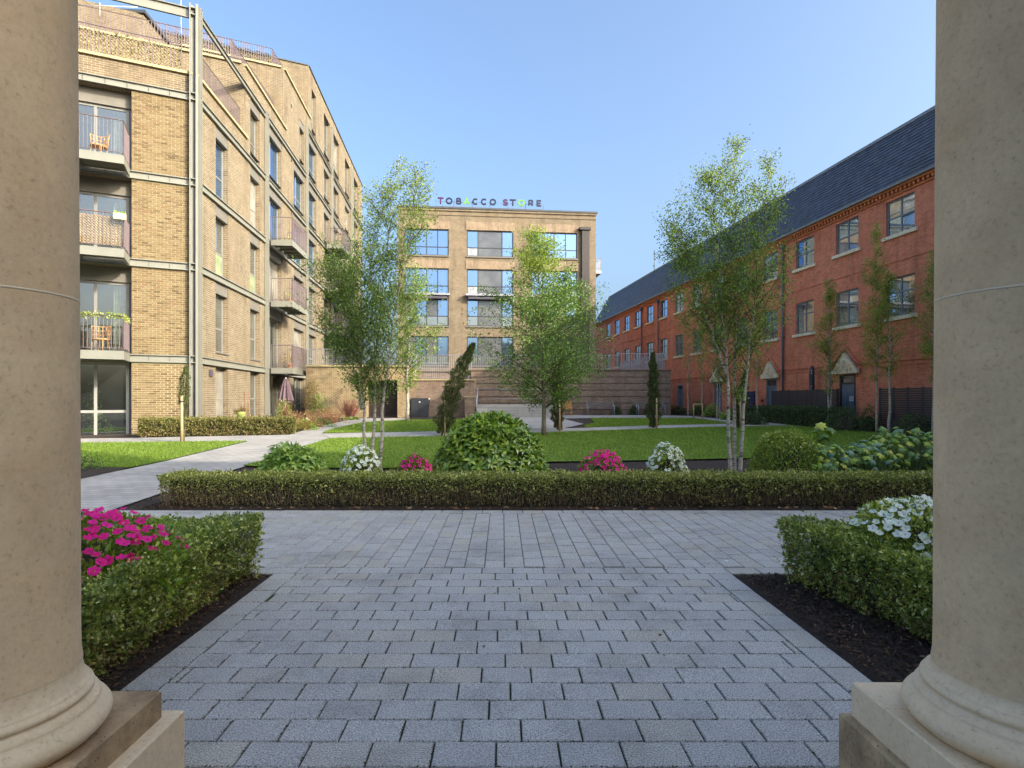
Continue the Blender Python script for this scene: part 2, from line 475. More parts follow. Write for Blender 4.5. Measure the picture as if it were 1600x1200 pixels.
P_ = gp
lawn_left = [P_(387, 689.5), P_(255, 721), P_(203, 731), (-16, 14.2), (-30, 14.2), (-30, 22), P_(127, 692.5)]
poly('lawn', lawn_left, 0.012, M['grass'])
path_left = [P_(172, 797), P_(255, 769), P_(357, 736), P_(407, 721), P_(481, 696), P_(516, 685), P_(503, 677.5), P_(521, 670), P_(567.5, 660), P_(640, 656.3), P_(640, 653), P_(554, 653.6),
             P_(480, 670.6), P_(452, 679), P_(200, 684), P_(120, 685), (-34, 23.8), (-34, 21.7), P_(127, 692.5), P_(387, 689.5), P_(255, 721), P_(192, 734), (-9.7, 12.6), (-16, 10.6), (-16, 8.97), P_(172, 797)]
poly('path', path_left, -0.004, M['path'])
cross = [P_(503, 677.5), P_(684, 674), P_(853, 670.5), P_(1016, 665), P_(1140, 662.3), P_(1245, 658.5), P_(1249, 663.5), P_(1145, 666.3), P_(853, 676), P_(684, 682), P_(516, 685)]
poly('cross_path', cross, 0.006, M['slab'])
lawn_main = [P_(516, 685), P_(684, 682), P_(853, 676), P_(1145, 666.3), P_(1249, 663.7), P_(1330, 662.5), P_(1420, 668), P_(1420, 700), P_(1190, 716), P_(985, 720), P_(860, 722), P_(600, 732), P_(440, 731), P_(380, 728), P_(407, 721), P_(481, 696)]
poly('lawn', lawn_main, 0.012, M['grass'])
lawn2 = [P_(504, 677), P_(521, 670), P_(568, 660.2), P_(640, 656.3), P_(746, 655), P_(752, 672), P_(684, 674), P_(600, 675.6)]
poly('lawn', lawn2, 0.012, M['grass'])
plaza = [P_(746, 655), P_(752, 672), P_(880, 669.5), P_(912, 662.5), P_(879, 654), P_(922, 653.4), P_(1081, 653.4), P_(1120, 658), P_(1149, 661.8), P_(1165, 660.5), P_(1120, 654), P_(1080, 650), P_(1020, 648.6), P_(740, 648.6)]
poly('plaza', plaza, 0.004, M['slab'])
lawn3 = [P_(912, 664.6), P_(930, 661), P_(922, 653.6), P_(1081, 653.6), P_(1120, 658.2), P_(1149, 662), P_(1016, 665), P_(915, 668.2)]
poly('lawn', lawn3, 0.012, M['grass'])

poly('bed', [P_(127, 731.5), P_(200, 731.5), P_(192, 734), P_(127, 748), (-9.9, 12.6), (-14, 11.4), (-14, 14.2)], 0.016, M['soil'])
# ------------------------------------------------------------------ paving setts in front of the portico
paving = link('paving', None) if False else None
pm = MB()
for (xa, xb, ya, yb) in ((-2.2, 2.2, -2.5, 5.69), (-9.5, 9.5, 5.69, 8.97)):
    pm.face([(xa, ya, -0.014), (xb, ya, -0.014), (xb, yb, -0.014), (xa, yb, -0.014)])
paving = pm.build('paving', M['joint'], kind='structure')

def sett_verts(w, d):
    h, c = 0.05, 0.005
    x, y = w / 2, d / 2
    return [(-x, -y, -h), (x, -y, -h), (x, y, -h), (-x, y, -h), (-x, -y, -c), (x, -y, -c), (x, y, -c), (-x, y, -c),
            (-x + c, -y + c, 0), (x - c, -y + c, 0), (x - c, y - c, 0), (-x + c, y - c, 0)]
SF = [(0, 1, 5, 4), (1, 2, 6, 5), (2, 3, 7, 6), (3, 0, 4, 7), (4, 5, 9, 8), (5, 6, 10, 9), (6, 7, 11, 10), (7, 4, 8, 11), (8, 9, 10, 11)]
setts = []     # x0, x1, y0, y1
G = 0.0046
row0 = 2.696 - 0.2 * 24
off = -0.122
for k in range(0, 40):
    y0 = row0 + 0.2 * k
    if y0 + 0.2 > 5.72: break
    off = off + (0.141 if k % 3 else 0.105) + rnd.uniform(-0.02, 0.02)
    x = (off % 0.3) - 0.3 * 9
    while x < 1.98:
        a, b_ = max(x, -1.98), min(x + 0.3, 1.98)
        if b_ - a > 0.03: setts.append((a, b_, y0, y0 + 0.2))
        x += 0.3
for side in (-1, 1):        # edging courses
    y = row0 + 0.1
    while y < 5.66:
        setts.append((min(side * 1.98, side * 2.2), max(side * 1.98, side * 2.2), y, min(y + 0.3, 5.696)))
        y += 0.3
for k in range(-32, 32):    # header row along the bed ends
    setts.append((k * 0.3 + 0.1, k * 0.3 + 0.4, 5.696, 5.896))
n_near = len(setts)
for c in range(-47, 47):    # band of running bond beyond
    y = 5.896 + (0.15 if c % 2 else 0) + rnd.uniform(-0.05, 0.05) - 0.15
    while y < 8.74:
        a, b_ = max(y, 5.896), min(y + 0.3, 8.74)
        if b_ - a > 0.04: setts.append((c * 0.2 + 0.02, c * 0.2 + 0.22, a, b_))
        y += 0.3
for k in range(-32, 32):
    setts.append((k * 0.3, k * 0.3 + 0.3, 8.74, 8.96))
def in_view(s):
    x, y = (s[0] + s[1]) / 2, (s[2] + s[3]) / 2
    return y > 2.45 and abs(x) < 0.85 * y
big = sorted(range(len(setts)), key=lambda i: (0 if in_view(setts[i]) else 1, (setts[i][2] + setts[i][3]) / 2 - (setts[i][1] - setts[i][0]) * 0.5))[:296]
bigset = set(big)
cache = {}
for i, (a, b_, c, d) in enumerate(setts):
    if i not in bigset: continue
    far_ = c > 5.89 and d < 8.75; key = (round(b_ - a, 2), round(d - c, 2), far_)
    if key not in cache:
        me = bpy.data.meshes.new('paving_stone')
        me.from_pydata(sett_verts(key[0] - (.007 if far_ else 2 * G), key[1] - (.018 if far_ else 2 * G)), [], SF); me.materials.append(M['granite'])
        cache[key] = me
    o = link('paving_stone', cache[key], paving, ((a + b_) / 2 + rnd.uniform(-.0012, .0012), (c + d) / 2, rnd.uniform(-0.0015, 0.0015)))
    o.rotation_euler = (rnd.gauss(0, 0.004), rnd.gauss(0, 0.004), rnd.gauss(0, 0.003))
sm_ = MB()
for i, (a, b_, c, d) in enumerate(setts):
    if i in bigset: continue
    z = rnd.uniform(-0.0015, 0.0015); n = len(sm_.v)
    jy = rnd.uniform(-.002, .002)
    gx, gy = (0.0035, 0.009) if c > 5.9 and d < 8.75 else (G, G)
    for v in sett_verts(b_ - a - 2 * gx, d - c - 2 * gy): sm_.v.append((v[0] + (a + b_) / 2, v[1] + (c + d) / 2 + jy, v[2] + z))
    for f in SF: sm_.f.append(tuple(n + q for q in f)); sm_.uv.append([(0, 0)] * 4); sm_.sm.append(False); sm_.mi.append(0)
sm_.build('paving_stones', M['granite'], paving, kind='stuff')

# moss and grit in the joints of the nearest rows
mm = MB()
for _ in range(2600):
    s = setts[rnd.choice(big)]
    if rnd.random() < 0.5: x, y = rnd.uniform(s[0], s[1]), s[2]
    else: x, y = s[0], rnd.uniform(s[2], s[3])
    if abs(x) > 2.15: continue
    r = rnd.uniform(0.002, 0.006)
    q = [(x + r * math.cos(t) * rnd.uniform(.6, 1.6), y + r * math.sin(t) * rnd.uniform(.6, 1.6), 0.0005) for t in np.linspace(0, 5.2, 6)]
    c0 = (x, y, 0.004)
    for j in range(6): mm.face([q[j], q[(j + 1) % 6], c0])
M['moss'] = plain('moss', (0.045, 0.055, 0.016), 0.95, 0.4, 30)
mm.build('moss', M['moss'], paving, kind='stuff')
# ------------------------------------------------------------------ portico and its columns
def stone_mat(name, base, dark, spots=0.5, pit=0.6, scale=1.0, vs=36, g0=0.55, g1=0.66):
    m, nt, b = _nodes(name)
    f = noise(nt, 3.2 * scale, 8, rough=0.7); f2 = noise(nt, 45 * scale, 5, rough=0.75); f3 = noise(nt, 0.9, 4)
    mp = nt.nodes.new("ShaderNodeMapping"); mp.inputs['Scale'].default_value = (1, 1, 3.5)
    tc = nt.nodes.new("ShaderNodeTexCoord"); nt.links.new(tc.outputs['Object'], mp.inputs[0])
    bands = noise(nt, 2.4, 5, vec=mp.outputs[0], dist=1.0)
    col = mixrgb(nt, maprange(nt, f, 0.34, 0.66), dark, base)
    col = mixrgb(nt, maprange(nt, bands, 0.5, 0.75, 0, 0.3), col, (base[0] * 0.95, base[1] * 0.78, base[2] * 0.6))
    col = mixrgb(nt, 1.0, col, ramp(nt, f2, [(0.28, (0.62, 0.58, 0.54)), (0.42, (0.97, 0.97, 0.97)), (0.7, (1.1, 1.1, 1.1))]), 'MULTIPLY')
    v = nt.nodes.new("ShaderNodeTexVoronoi"); v.inputs['Scale'].default_value = vs
    mp2 = nt.nodes.new("ShaderNodeMapping"); mp2.inputs['Scale'].default_value = (1, 1, 2.2); nt.links.new(tc.outputs['Object'], mp2.inputs[0]); nt.links.new(mp2.outputs[0], v.inputs['Vector'])
    pits = maprange(nt, v.outputs['Distance'], 0.05, 0.16)
    gate = maprange(nt, noise(nt, 1.7, 3), g0, g1)
    pm = nt.nodes.new("ShaderNodeMath"); pm.operation = 'MAXIMUM'; nt.links.new(pits, pm.inputs[0])
    g1 = nt.nodes.new("ShaderNodeMath"); g1.operation = 'SUBTRACT'; g1.inputs[0].default_value = 1; nt.links.new(gate, g1.inputs[1]); nt.links.new(g1.outputs[0], pm.inputs[1])
    col = mixrgb(nt, 1.0, col, ramp(nt, pm.outputs[0], [(0, (0.36, 0.28, 0.21)), (0.7, (1, 1, 1))]), 'MULTIPLY')
    nt.links.new(col, b.inputs['Base Color']); b.inputs['Roughness'].default_value = 0.85
    p = bump(nt, b, pm.outputs[0], pit, 0.006)
    bump(nt, b, f2, 0.4, 0.003, p)
    return m
M['stone'] = stone_mat('weathered_limestone_shaft', (0.70, 0.52, 0.31), (0.56, 0.40, 0.235), g0=0.60, g1=0.72)
M['stone_base'] = stone_mat('pale_limestone_base', (0.76, 0.60, 0.40), (0.66, 0.50, 0.31), pit=0.1, g0=0.7, g1=0.8)
M['stone_rough'] = stone_mat('rough_brown_stone_block', (0.52, 0.37, 0.20), (0.22, 0.145, 0.08), pit=1.0, scale=1.3, vs=26, g0=0.0, g1=0.1)
M['stone_joint'] = plain('pale_mortar_joint', (0.72, 0.60, 0.42), 0.9, 0.05, 8)

def column(cx, cy, side, label):
    t = thing('stone_column', label, 'column', (cx, cy, 0), 'portico columns')
    a = 0.41
    mb = MB()
    prof = [(0.2945, 0.662), (0.289, 0.70), (0.287, 0.8)] + [(0.287 - 0.010 * ((z - 0.8) / 2.35) ** 1.5, z) for z in np.linspace(1.0, 2.045, 6)]
    mb.lathe(cx, cy, prof, 96)
    mb.build('shaft_drum', M['stone'], t)
    mb = MB()
    r = prof[-1][0]
    mb.lathe(cx, cy, [(r, 2.0455), (r + 0.0006, 2.0455), (r + 0.0006, 2.0535), (r, 2.0535)], 96)
    mb.build('mortar_joint', M['stone_joint'], t)
    mb = MB()
    mb.lathe(cx, cy, [(r, 2.054)] + [(0.287 - 0.010 * ((z - 0.8) / 2.35) ** 1.5, z) for z in np.linspace(2.2, 3.8, 7)], 96)
    mb.build('shaft_drum', M['stone'], t)
    top = 0.441 if side > 0 else 0.405
    mb = MB()
    def arc(r0, z0, rr, hh, n=10):     # convex torus
        return [(r0 + rr * math.sin(math.pi * k / n), z0 + hh * k / n) for k in range(n + 1)]
    pr = [(0.30, top)] + arc(0.352, top + 0.001, 0.040, 0.108) + [(0.352, top + 0.112), (0.350, top + 0.124), (0.338, top + 0.126), (0.334, top + 0.137)]
    pr += arc(0.320, top + 0.140, 0.012, 0.035, 6) + [(0.318, top + 0.178)] + [(0.318 - 0.0255 * math.sin(math.pi / 2 * k / 6), top + 0.18 + (0.662 - top - 0.18) * (k / 6) ** 1.5) for k in range(7)]
    mb.lathe(cx, cy, pr, 96)
    mb.build('base_moulding', M['stone_base'], t)
    def block(name, hw, z0, z1, mat, ch=0.006):
        m2 = MB()
        n = 10
        for (x0, x1) in ((-hw, hw),):
            b8 = [(-1, -1), (1, -1), (1, 1), (-1, 1)]
            rings = [[(cx + s * hw, cy + q * hw, z0) for s, q in b8], [(cx + s * hw, cy + q * hw, z1 - ch) for s, q in b8], [(cx + s * (hw - ch), cy + q * (hw - ch), z1) for s, q in b8]]
            for i in range(2):
                for k in range(4):
                    m2.face([rings[i][k], rings[i][(k + 1) % 4], rings[i + 1][(k + 1) % 4], rings[i + 1][k]])
            m2.face(rings[2])
        return m2.build(name, mat, t)
    if side > 0:
        block('plinth', a, 0.294, 0.441, M['stone_base'])
        block('pedestal', a + 0.035, -0.03, 0.293, M['stone_rough'], 0.012)
    else:
        block('plinth', a, 0.286, 0.405, M['stone_rough'], 0.010)
        block('pedestal', a + 0.065, -0.03, 0.285, M['stone_base'])
    mb = MB()
    mb.lathe(cx, cy, [(0.275, 3.8), (0.30, 3.84), (0.36, 3.95), (0.38, 4.0)], 48)
    mb.box(WF, cx - 0.4, cx + 0.4, cy - 0.4, cy + 0.4, 4.0, 4.12)
    mb.build('capital', M['stone_base'], t)
column(1.930, 2.17, 1, 'pale stone column on the right standing on a smooth cream plinth over a rough block')
column(-1.894, 2.17, -1, 'shaded stone column on the left standing on a rough brown plinth over a cream block')

porch = thing('portico_beam', 'stone beam carried by the two columns overhead', 'beam', (0, 2.17, 4.125))
mb = MB(); mb.box(WF, -2.6, 2.6, 1.85, 2.49, 4.125, 4.5); mb.build('entablature', M['stone_base'], porch)
own = thing('unseen_portico_building', 'stepped pale brick building behind the portico', 'building', (0, -1.6, 0))
M['pale_brick'] = brick_mat('pale_brick', (0.50, 0.45, 0.36), (0.60, 0.54, 0.43), (0.66, 0.60, 0.50), (0.6, 0.56, 0.48), (0.55, 0.48, 0.38))  # kept pale so the unseen walls bounce light back
for (xa, xb, hh, lv) in ((0.5, 7.99, 6.5, 1), (8.0, 14.99, 10.9, 3), (15.0, 25.0, 15.6, 4)):  # heights shaped to shade the foreground, stepped low to let sky light in
    fr = Frame(xa, -1.5, 1, 0, 0, 1); ops = []
    for l_ in range(lv):
        u = 1.0
        while u + 1.6 < xb - xa:
            if not (l_ == 0 and abs(xa + u + .7) < 2.4): ops.append((u, u + 1.4, 1.2 + l_ * 3.1, 3.0 + l_ * 3.1))
            u += 3.0
    mb = MB(); wall(mb, fr, 0, xb - xa, -0.1, hh, ops); mb.box(fr, 0.01, xb - xa - .01, -10, -0.3, -0.1, hh - .05); mb.build('wall', M['pale_brick'], own)
    mb = MB()
    for o in ops: mb.box(fr, o[0] + .001, o[1] - .001, -0.24, -0.19, o[2] + .001, o[3] - .001)
    mb.build('window_panes', M['glass'], own, kind='stuff')

# ------------------------------------------------------------------ left apartment building
CZ = 20.7; CXX = xat(306, CZ)
dL = (715 - CX, FP); dF = (2800 - CX, FP)
l = math.hypot(*dF)
FL = Frame(CXX, CZ, dL[0], dL[1], 1, 70.0 / FP)
FF = Frame(CXX, CZ, -dF[0] / l, -dF[1] / l, dF[1] / l, -dF[0] / l)
apt = thing('apartment_building', 'stepped buff brick apartment block with grey steel frame and balconies on the left', 'building', (CXX, CZ, 0.27))
BE = [3.21, 6.42, 9.36, 12.33, 15.28, 18.25, 21.2]      # tops of the steel beams
uu = lambda px, w=0: FL.at_px(px, w)
tA, tB, tC, tE = uu(381), uu(443), uu(482), uu(566)
BH = 0.26
ROOFZ = [12.97, 16.02, 19.07, 22.15]
def fl(k):      # clear opening height of storey k
    lo = 0.35 if k == 0 else BE[k - 1] + 0.012
    return lo, BE[k] - BH - 0.012
# (px left, px right, storeys, recess, style)
cols_ = [(337, 356.5, [0, 1, 2, 3], 'slim'), (391, 406, [0, 1, 2, 3, 4], 'slim'), (416, 440, [0, 1, 2, 3, 4], 'door'),
         (459, 475.5, [0, 1, 2, 3, 4], 'pair'), (479, 494.5, [1, 2, 3, 4, 5], 'pair'), (506, 515.5, [1, 2, 3, 4, 5, 6], 'pair'),
         (519, 530, [1, 2, 3, 4, 5, 6], 'pair'), (539, 546.5, [1, 2, 3, 4, 5, 6], 'pair'), (553, 560, [1, 2, 3, 4, 5, 6], 'slim')]
ops = []; wins = []
for ci, (pa, pb, sts, sty) in enumerate(cols_):
    for k in sts:
        z0, z1 = fl(k)
        if k == 0: z0 = 0.85 if sty == 'slim' else 0.38
        if k == 1 and ci < 2: z0 += 0.28
        if k == 6: z1 = 21.35
        a, b_ = uu(pa), uu(pb)
        ops.append((a, b_, z0, z1)); wins.append((ci, k, a, b_, z0, z1, sty))
# narrow slots at the steps
for pa, pb, k in ((468, 475.5, 5), (487, 493.7, 6)):
    z0, z1 = fl(k)
    if k == 6: z1 = 21.2
    ops.append((uu(pa), uu(pb), z0, z1)); wins.append((9, k, uu(pa), uu(pb), z0, z1, 'slim'))
DEP = 0.34
mb = MB()
bands = [(0.2, ROOFZ[0], 0.0), (ROOFZ[0], ROOFZ[1], tA), (ROOFZ[1], ROOFZ[2], tB), (ROOFZ[2], ROOFZ[3], tC)]
fo = []
for z0, z1, t0 in bands:
    oo = [(a, b_, max(c, z0), min(d, z1)) for a, b_, c, d in ops if d > z0 + .01 and c < z1 - .01 and b_ > t0]
    wall(mb, FL, t0 + 0.001 if t0 else 0.0, tE, z0, z1, oo, DEP)
# far end wall
fe = FL.moved(tE); fend = Frame(fe.o[0], fe.o[1], -FL.n[0], -FL.n[1], FL.u[0], FL.u[1])
wall(mb, fend, 0, 14, 0.2, ROOFZ[3], [])
mb.build('side_wall', M['buff'], apt)
# front face with glazed balcony bay
uS = FF.at_px(296.5, 0.2); uW = FF.at_px(205.5); uG = uW + 5.2
fops = []
for k in range(4):
    z0, z1 = fl(k); fops.append((uW, uG, z0, z1))
mb = MB()
wall(mb, FF, 0.0, 11.0, 0.2, ROOFZ[0], fops, 0.55)
for i, t0 in enumerate((tA, tB, tC)):
    q = FL.p(t0, 0, 0)
    wall(mb, Frame(q[0], q[1], FF.u[0], FF.u[1], FF.n[0], FF.n[1]), 0, 9.0, ROOFZ[i] - 0.6, ROOFZ[i + 1], [])
# bricks laid one by one on the front pier
mortar_mb = mb
mb.build('front_wall', M['buff'], apt)
# the pier's own bricks
def brick_geo(w, h, d):
    c = 0.003
    x, z = w / 2, h / 2
    v = [(-x, 0, -z), (x, 0, -z), (x, 0, z), (-x, 0, z), (-x, -d + c, -z), (x, -d + c, -z), (x, -d + c, z), (-x, -d + c, z), (-x + c, -d, -z + c), (x - c, -d, -z + c), (x - c, -d, z - c), (-x + c, -d, z - c)]
    f = [(0, 1, 5, 4), (1, 2, 6, 5), (2, 3, 7, 6), (3, 0, 4, 7), (4, 5, 9, 8), (5, 6, 10, 9), (6, 7, 11, 10), (7, 4, 8, 11), (8, 9, 10, 11)]
    return v, f
bm_, nt, b = _nodes('buff_brick_single')
r = addf(nt, island(nt), objrand(nt))
geo = nt.nodes.new("ShaderNodeNewGeometry")
colr = ramp(nt, r, [(0, (0.090, 0.058, 0.027)), (0.12, (0.142, 0.094, 0.043)), (0.45, (0.175, 0.122, 0.059)), (0.8, (0.207, 0.151, 0.077)), (1, (0.161, 0.094, 0.045))])
colr = mixrgb(nt, 1.0, colr, ramp(nt, noise(nt, 35, 4, vec=geo.outputs['Position']), [(0.3, (0.7, 0.7, 0.7)), (0.65, (1.15, 1.15, 1.15))]), 'MULTIPLY')
nt.links.new(colr, b.inputs['Base Color']); b.inputs['Roughness'].default_value = 0.9
bump(nt, b, noise(nt, 70, 3, vec=geo.outputs['Position']), 0.4, 0.004)
M['brick1'] = bm_
M['mortar'] = plain('cream_mortar', (0.485, 0.426, 0.257), 0.95, 0.12, 12, bscale=90, bst=0.3)
rotF = math.atan2(FF.u[1], FF.u[0]) + math.pi      # local +x along the wall to the right
bc = {}; far_b = MB(); nb = 0
mp_ = MB()
for k in range(4):
    z0 = 0.27 if k == 0 else BE[k - 1] + 0.003; z1 = BE[k] - BH - 0.003
    mp_.box(FF, uS, uW - 0.004, 0.001, 0.006, z0, z1)
    z = z0; c = 0
    while z + 0.07 < z1:
        u = uS - (0.1125 if c % 2 else 0)
        while u < uW - 0.02:
            a, b_ = max(u, uS), min(u + 0.225, uW - 0.005)
            if b_ - a > 0.05:
                w_ = round(b_ - a, 2)
                if k <= 1 and nb < 296:
                    if w_ not in bc:
                        v, f = brick_geo(w_ - 0.011, 0.064, 0.012); me = bpy.data.meshes.new('brick'); me.from_pydata(v, [], f); me.materials.append(M['brick1']); bc[w_] = me
                    p = FF.p((a + b_) / 2, 0.003, z + 0.0375)
                    o = link('brick', bc[w_], apt, (p[0] - CXX, p[1] - CZ, p[2] - 0.27)); o.rotation_euler = (0, 0, rotF); nb += 1
                else:
                    a2, b2 = a + 0.0055, b_ - 0.0055
                    far_b.box(FF, a2, b2, 0.003, 0.0135 + rnd.uniform(0, 0.003), z + 0.0055, z + 0.0695)
            u += 0.225
        z += 0.075; c += 1
mp_.build('mortar_bed', M['mortar'], apt)
far_b.build('brickwork', M['brick1'], apt, kind='stuff')
# inside cores and flat roofs
mb = MB()
for (z0, z1, t0) in bands:
    tt = t0 + 0.02
    A = FL.p(tt + 0.0, -0.6, 0); 
    q0 = FL.p(t0 + 0.65, -0.6, 0)
    lw = 10.5
    p1 = (q0[0], q0[1]); p2 = FL.p(tE - 0.05, -0.6, 0)[:2]
    p3 = (p2[0] - 12, p2[1] + 0.5); p4 = (p1[0] + FF.u[0] * lw, p1[1] + FF.u[1] * lw)
    zb = 0.25 if t0 == 0 else z0
    if t0 == 0:      # leave a room depth behind the glazed bay
        p1 = FL.p(3.4, -0.6, 0)[:2]; p4 = (p1[0] + FF.u[0] * lw, p1[1] + FF.u[1] * lw)
    P4 = [p1, p2, p3, p4]
    for i in range(4):
        a, b_ = P4[i], P4[(i + 1) % 4]
        mb.face([(a[0], a[1], zb), (b_[0], b_[1], zb), (b_[0], b_[1], z1 - 0.35), (a[0], a[1], z1 - 0.35)])
    # roof slab up to the outer faces
    o1 = FL.p(t0 + 0.01, -0.02, 0)[:2]; o2 = FL.p(tE - 0.01, -0.02, 0)[:2]; o4 = (o1[0] + FF.u[0] * lw, o1[1] + FF.u[1] * lw)
    mb.face([(q[0], q[1], z1 - 0.3) for q in (o1, o2, p3, o4)])
mb.build('roof_deck', M['roofdark'], apt)
# room floors, party walls for the glazed bay
mb = MB()
for k in range(4):
    z0, z1 = fl(k)
    mb.box(FF, uW - 0.3, uG + 0.3, -4.2, -0.56, z0 - 0.25, z0 - 0.006)
    mb.box(FF, uW - 0.3, uG + 0.3, -4.2, -0.56, z1 + 0.006, z1 + 0.05)
    mb.box(FF, uW - 0.12, uW - 0.06, -4.2, -0.56, z0, z1)
    mb.box(FF, uG + 0.06, uG + 0.12, -4.2, -0.56, z0, z1)
    mb.box(FF, uW - 0.1, uG + 0.1, -4.25, -4.2, z0, z1)
mb.build('rooms', plain('room_walls', (0.30, 0.27, 0.22), 0.9, 0.2, 1), apt)

# copings of the stepped terraces
mb = MB()
def cope(par, fr, u0, u1, z, th=0.09, w0=-0.3, w1=0.09, mat='coping'):
    n = max(1, int((u1 - u0) / 1.2)); s = (u1 - u0) / n
    for i in range(n):
        m1 = MB(); m1.box(fr, u0 + i * s + 0.004, u0 + (i + 1) * s - 0.004, w0, w1, z + 0.002, z + th); m1.build('coping_stone', M[mat], par)
cope(apt, FL, 0.0, tA + 0.35, ROOFZ[0])
cope(apt, FF, 0.10, 11, ROOFZ[0])
FFk = []
for i, (t0, t1) in enumerate(((tA, tB), (tB, tC))):
    q = FL.p(t0, 0, 0); f2 = Frame(q[0], q[1], FF.u[0], FF.u[1], FF.n[0], FF.n[1]); FFk.append(f2)
    cope(apt, FL, t0 + 0.1, t1 + 0.4, ROOFZ[i + 1])
    cope(apt, f2, 0.1, 9, ROOFZ[i + 1])
mb = MB()
q = FL.p(tC, 0, 0); f2 = Frame(q[0], q[1], FF.u[0], FF.u[1], FF.n[0], FF.n[1])
mb.box(FL, tC + 0.05, tE + 0.05, -0.3, 0.06, ROOFZ[3] + 0.002, ROOFZ[3] + 0.07)
mb.box(f2, 0.05, 9, -0.3, 0.06, ROOFZ[3] + 0.004, ROOFZ[3] + 0.074)
mb.build('roof_edge', M['roofdark'], apt)
# penthouse seen over the terraces
pz = 26.0; px_ = xat(224, pz)
fpl = Frame(px_, pz, FL.u[0], FL.u[1], FL.n[0], FL.n[1]); fpf = Frame(px_, pz, FF.u[0], FF.u[1], FF.n[0], FF.n[1])
mb = MB(); wall(mb, fpl, 0, 8, 15.6, zat(22, pz), []); wall(mb, fpf, 0, 7, 15.6, zat(22, pz), [])
ph = mb.build('penthouse_wall', M['buff'], apt)
mb = MB(); mb.box(fpl, -0.1, 8, -7, 0.12, zat(22, pz) + 0.003, zat(22, pz) + 0.14); mb.build('penthouse_roof', M['roofdark'], apt)
mb = MB()
for px2, y0, y1, zz in ((156, 4, 14, 24.5), (283, -12, 42, 24.5)):
    mb.tube([(xat(px2, zz), zz, zat(y1, zz) - .3), (xat(px2, zz), zz, zat(y0, zz))], 0.012, 6)
mb.tube([(xat(120, 23), 23, zat(8, 23)), (xat(215, 23), 23, zat(11, 23))], 0.015, 5)
mb.build('lightning_rod', M['white'], apt)

# railings
def railing(mb, pts, h=1.05, gap=0.11, base=0.08, bar=0.008, post=0.03, top=0.02, rail_low=True):
    for (a, b_) in zip(pts[:-1], pts[1:]):
        a = Vector(a); b_ = Vector(b_); L = (b_ - a).length; d = (b_ - a) / L; up = Vector((0, 0, 1))
        dx = Vector((d.x, d.y, 0)).normalized(); nrm = Vector((-dx.y, dx.x, 0))
        f = Frame(a.x, a.y, dx.x, dx.y, nrm.x, nrm.y)
        def bar_(p0, p1, r): mb.tube([p0, p1], r, 4, smooth=False)
        bar_(a + up * h, b_ + up * h, top)
        if rail_low: bar_(a + up * base, b_ + up * base, 0.013)
        n = max(1, int(round(L / gap)))
        for i in range(n + 1):
            p = a + d * (L * i / n); z0, z1 = (0, h) if i in (0, n) else (base, h)
            w = post / 2 if i in (0, n) else bar
            hx = dx * w
            v = [p - dx * w - nrm * w, p + dx * w - nrm * w, p + dx * w + nrm * w, p - dx * w + nrm * w]
            lo = [q + up * z0 for q in v]; hi = [q + up * z1 for q in v]
            for j in range(4): mb.face([lo[j], lo[(j + 1) % 4], hi[(j + 1) % 4], hi[j]])
def rail_part(name, pts, parent, mat=None, **kw):
    mb = MB(); railing(mb, pts, **kw); return mb.build(name, mat or M['rail'], parent)
def P3(fr, u, w, z): return fr.p(u, w, z)
rail_part('terrace_railing', [P3(FL, 0.25, -0.16, ROOFZ[0] + .09), P3(FL, tA - 0.05, -0.16, ROOFZ[0] + .09)], apt)
rail_part('terrace_railing', [P3(FF, 0.45, -0.14, ROOFZ[0] + .09), P3(FF, 9.5, -0.14, ROOFZ[0] + .09)], apt, h=1.0, bar=0.01)
rail_part('terrace_railing', [P3(FFk[0], 8.5, -0.45, ROOFZ[1] + .09), P3(FFk[0], 0.5, -0.45, ROOFZ[1] + .09), P3(FL, tB - 0.1, -0.45, ROOFZ[1] + .09)], apt, h=1.1, bar=0.012)
rail_part('terrace_railing', [P3(FFk[1], 8.5, -0.5, ROOFZ[2] + .09), P3(FFk[1], 0.55, -0.5, ROOFZ[2] + .09), P3(FL, tC - 0.1, -0.5, ROOFZ[2] + .09)], apt, h=1.1, bar=0.012, mat=M['rail'])

# steel frame: channels, plates, columns
mb = MB()
def channel(mb, fr, u0, u1, ztop, w1=0.10, h=BH, stud=True):
    mb.box(fr, u0, u1, 0.018, w1, ztop - 0.03, ztop)
    mb.box(fr, u0, u1, 0.018, w1, ztop - h, ztop - h + 0.03)
    mb.box(fr, u0, u1, 0.018, 0.035, ztop - h + 0.032, ztop - 0.032)
ccols = [uu(v) for v in (414, 477.5, 517, 548)]
for k, z in enumerate(BE):
    if k == 6: continue
    starts = [0.22] + [c + 0.13 for c in ccols]
    ends = [c - 0.13 for c in ccols] + [tE]
    for i, (a, b_) in enumerate(zip(starts, ends)):
        if k == 5 and i < 2: continue
        channel(mb, FL, a, b_, z)
for k in range(4): channel(mb, FF, uS + 0.03, 11, BE[k])
channel(mb, FF, uS + 0.03, 11, BE[4], h=0.36)
mb.build('beam', M['steel'], apt)
bo = MB()
for k in range(4):
    u = 0.8
    while u < 6:
        for dz in (0.08, 0.13, 0.18): bo.box(FF, u - 0.012, u + 0.012, 0.036, 0.05, BE[k] - dz - 0.012, BE[k] - dz + 0.012)
        u += 0.62
bo.build('bolts', M['steel_dark'], apt, kind='stuff')
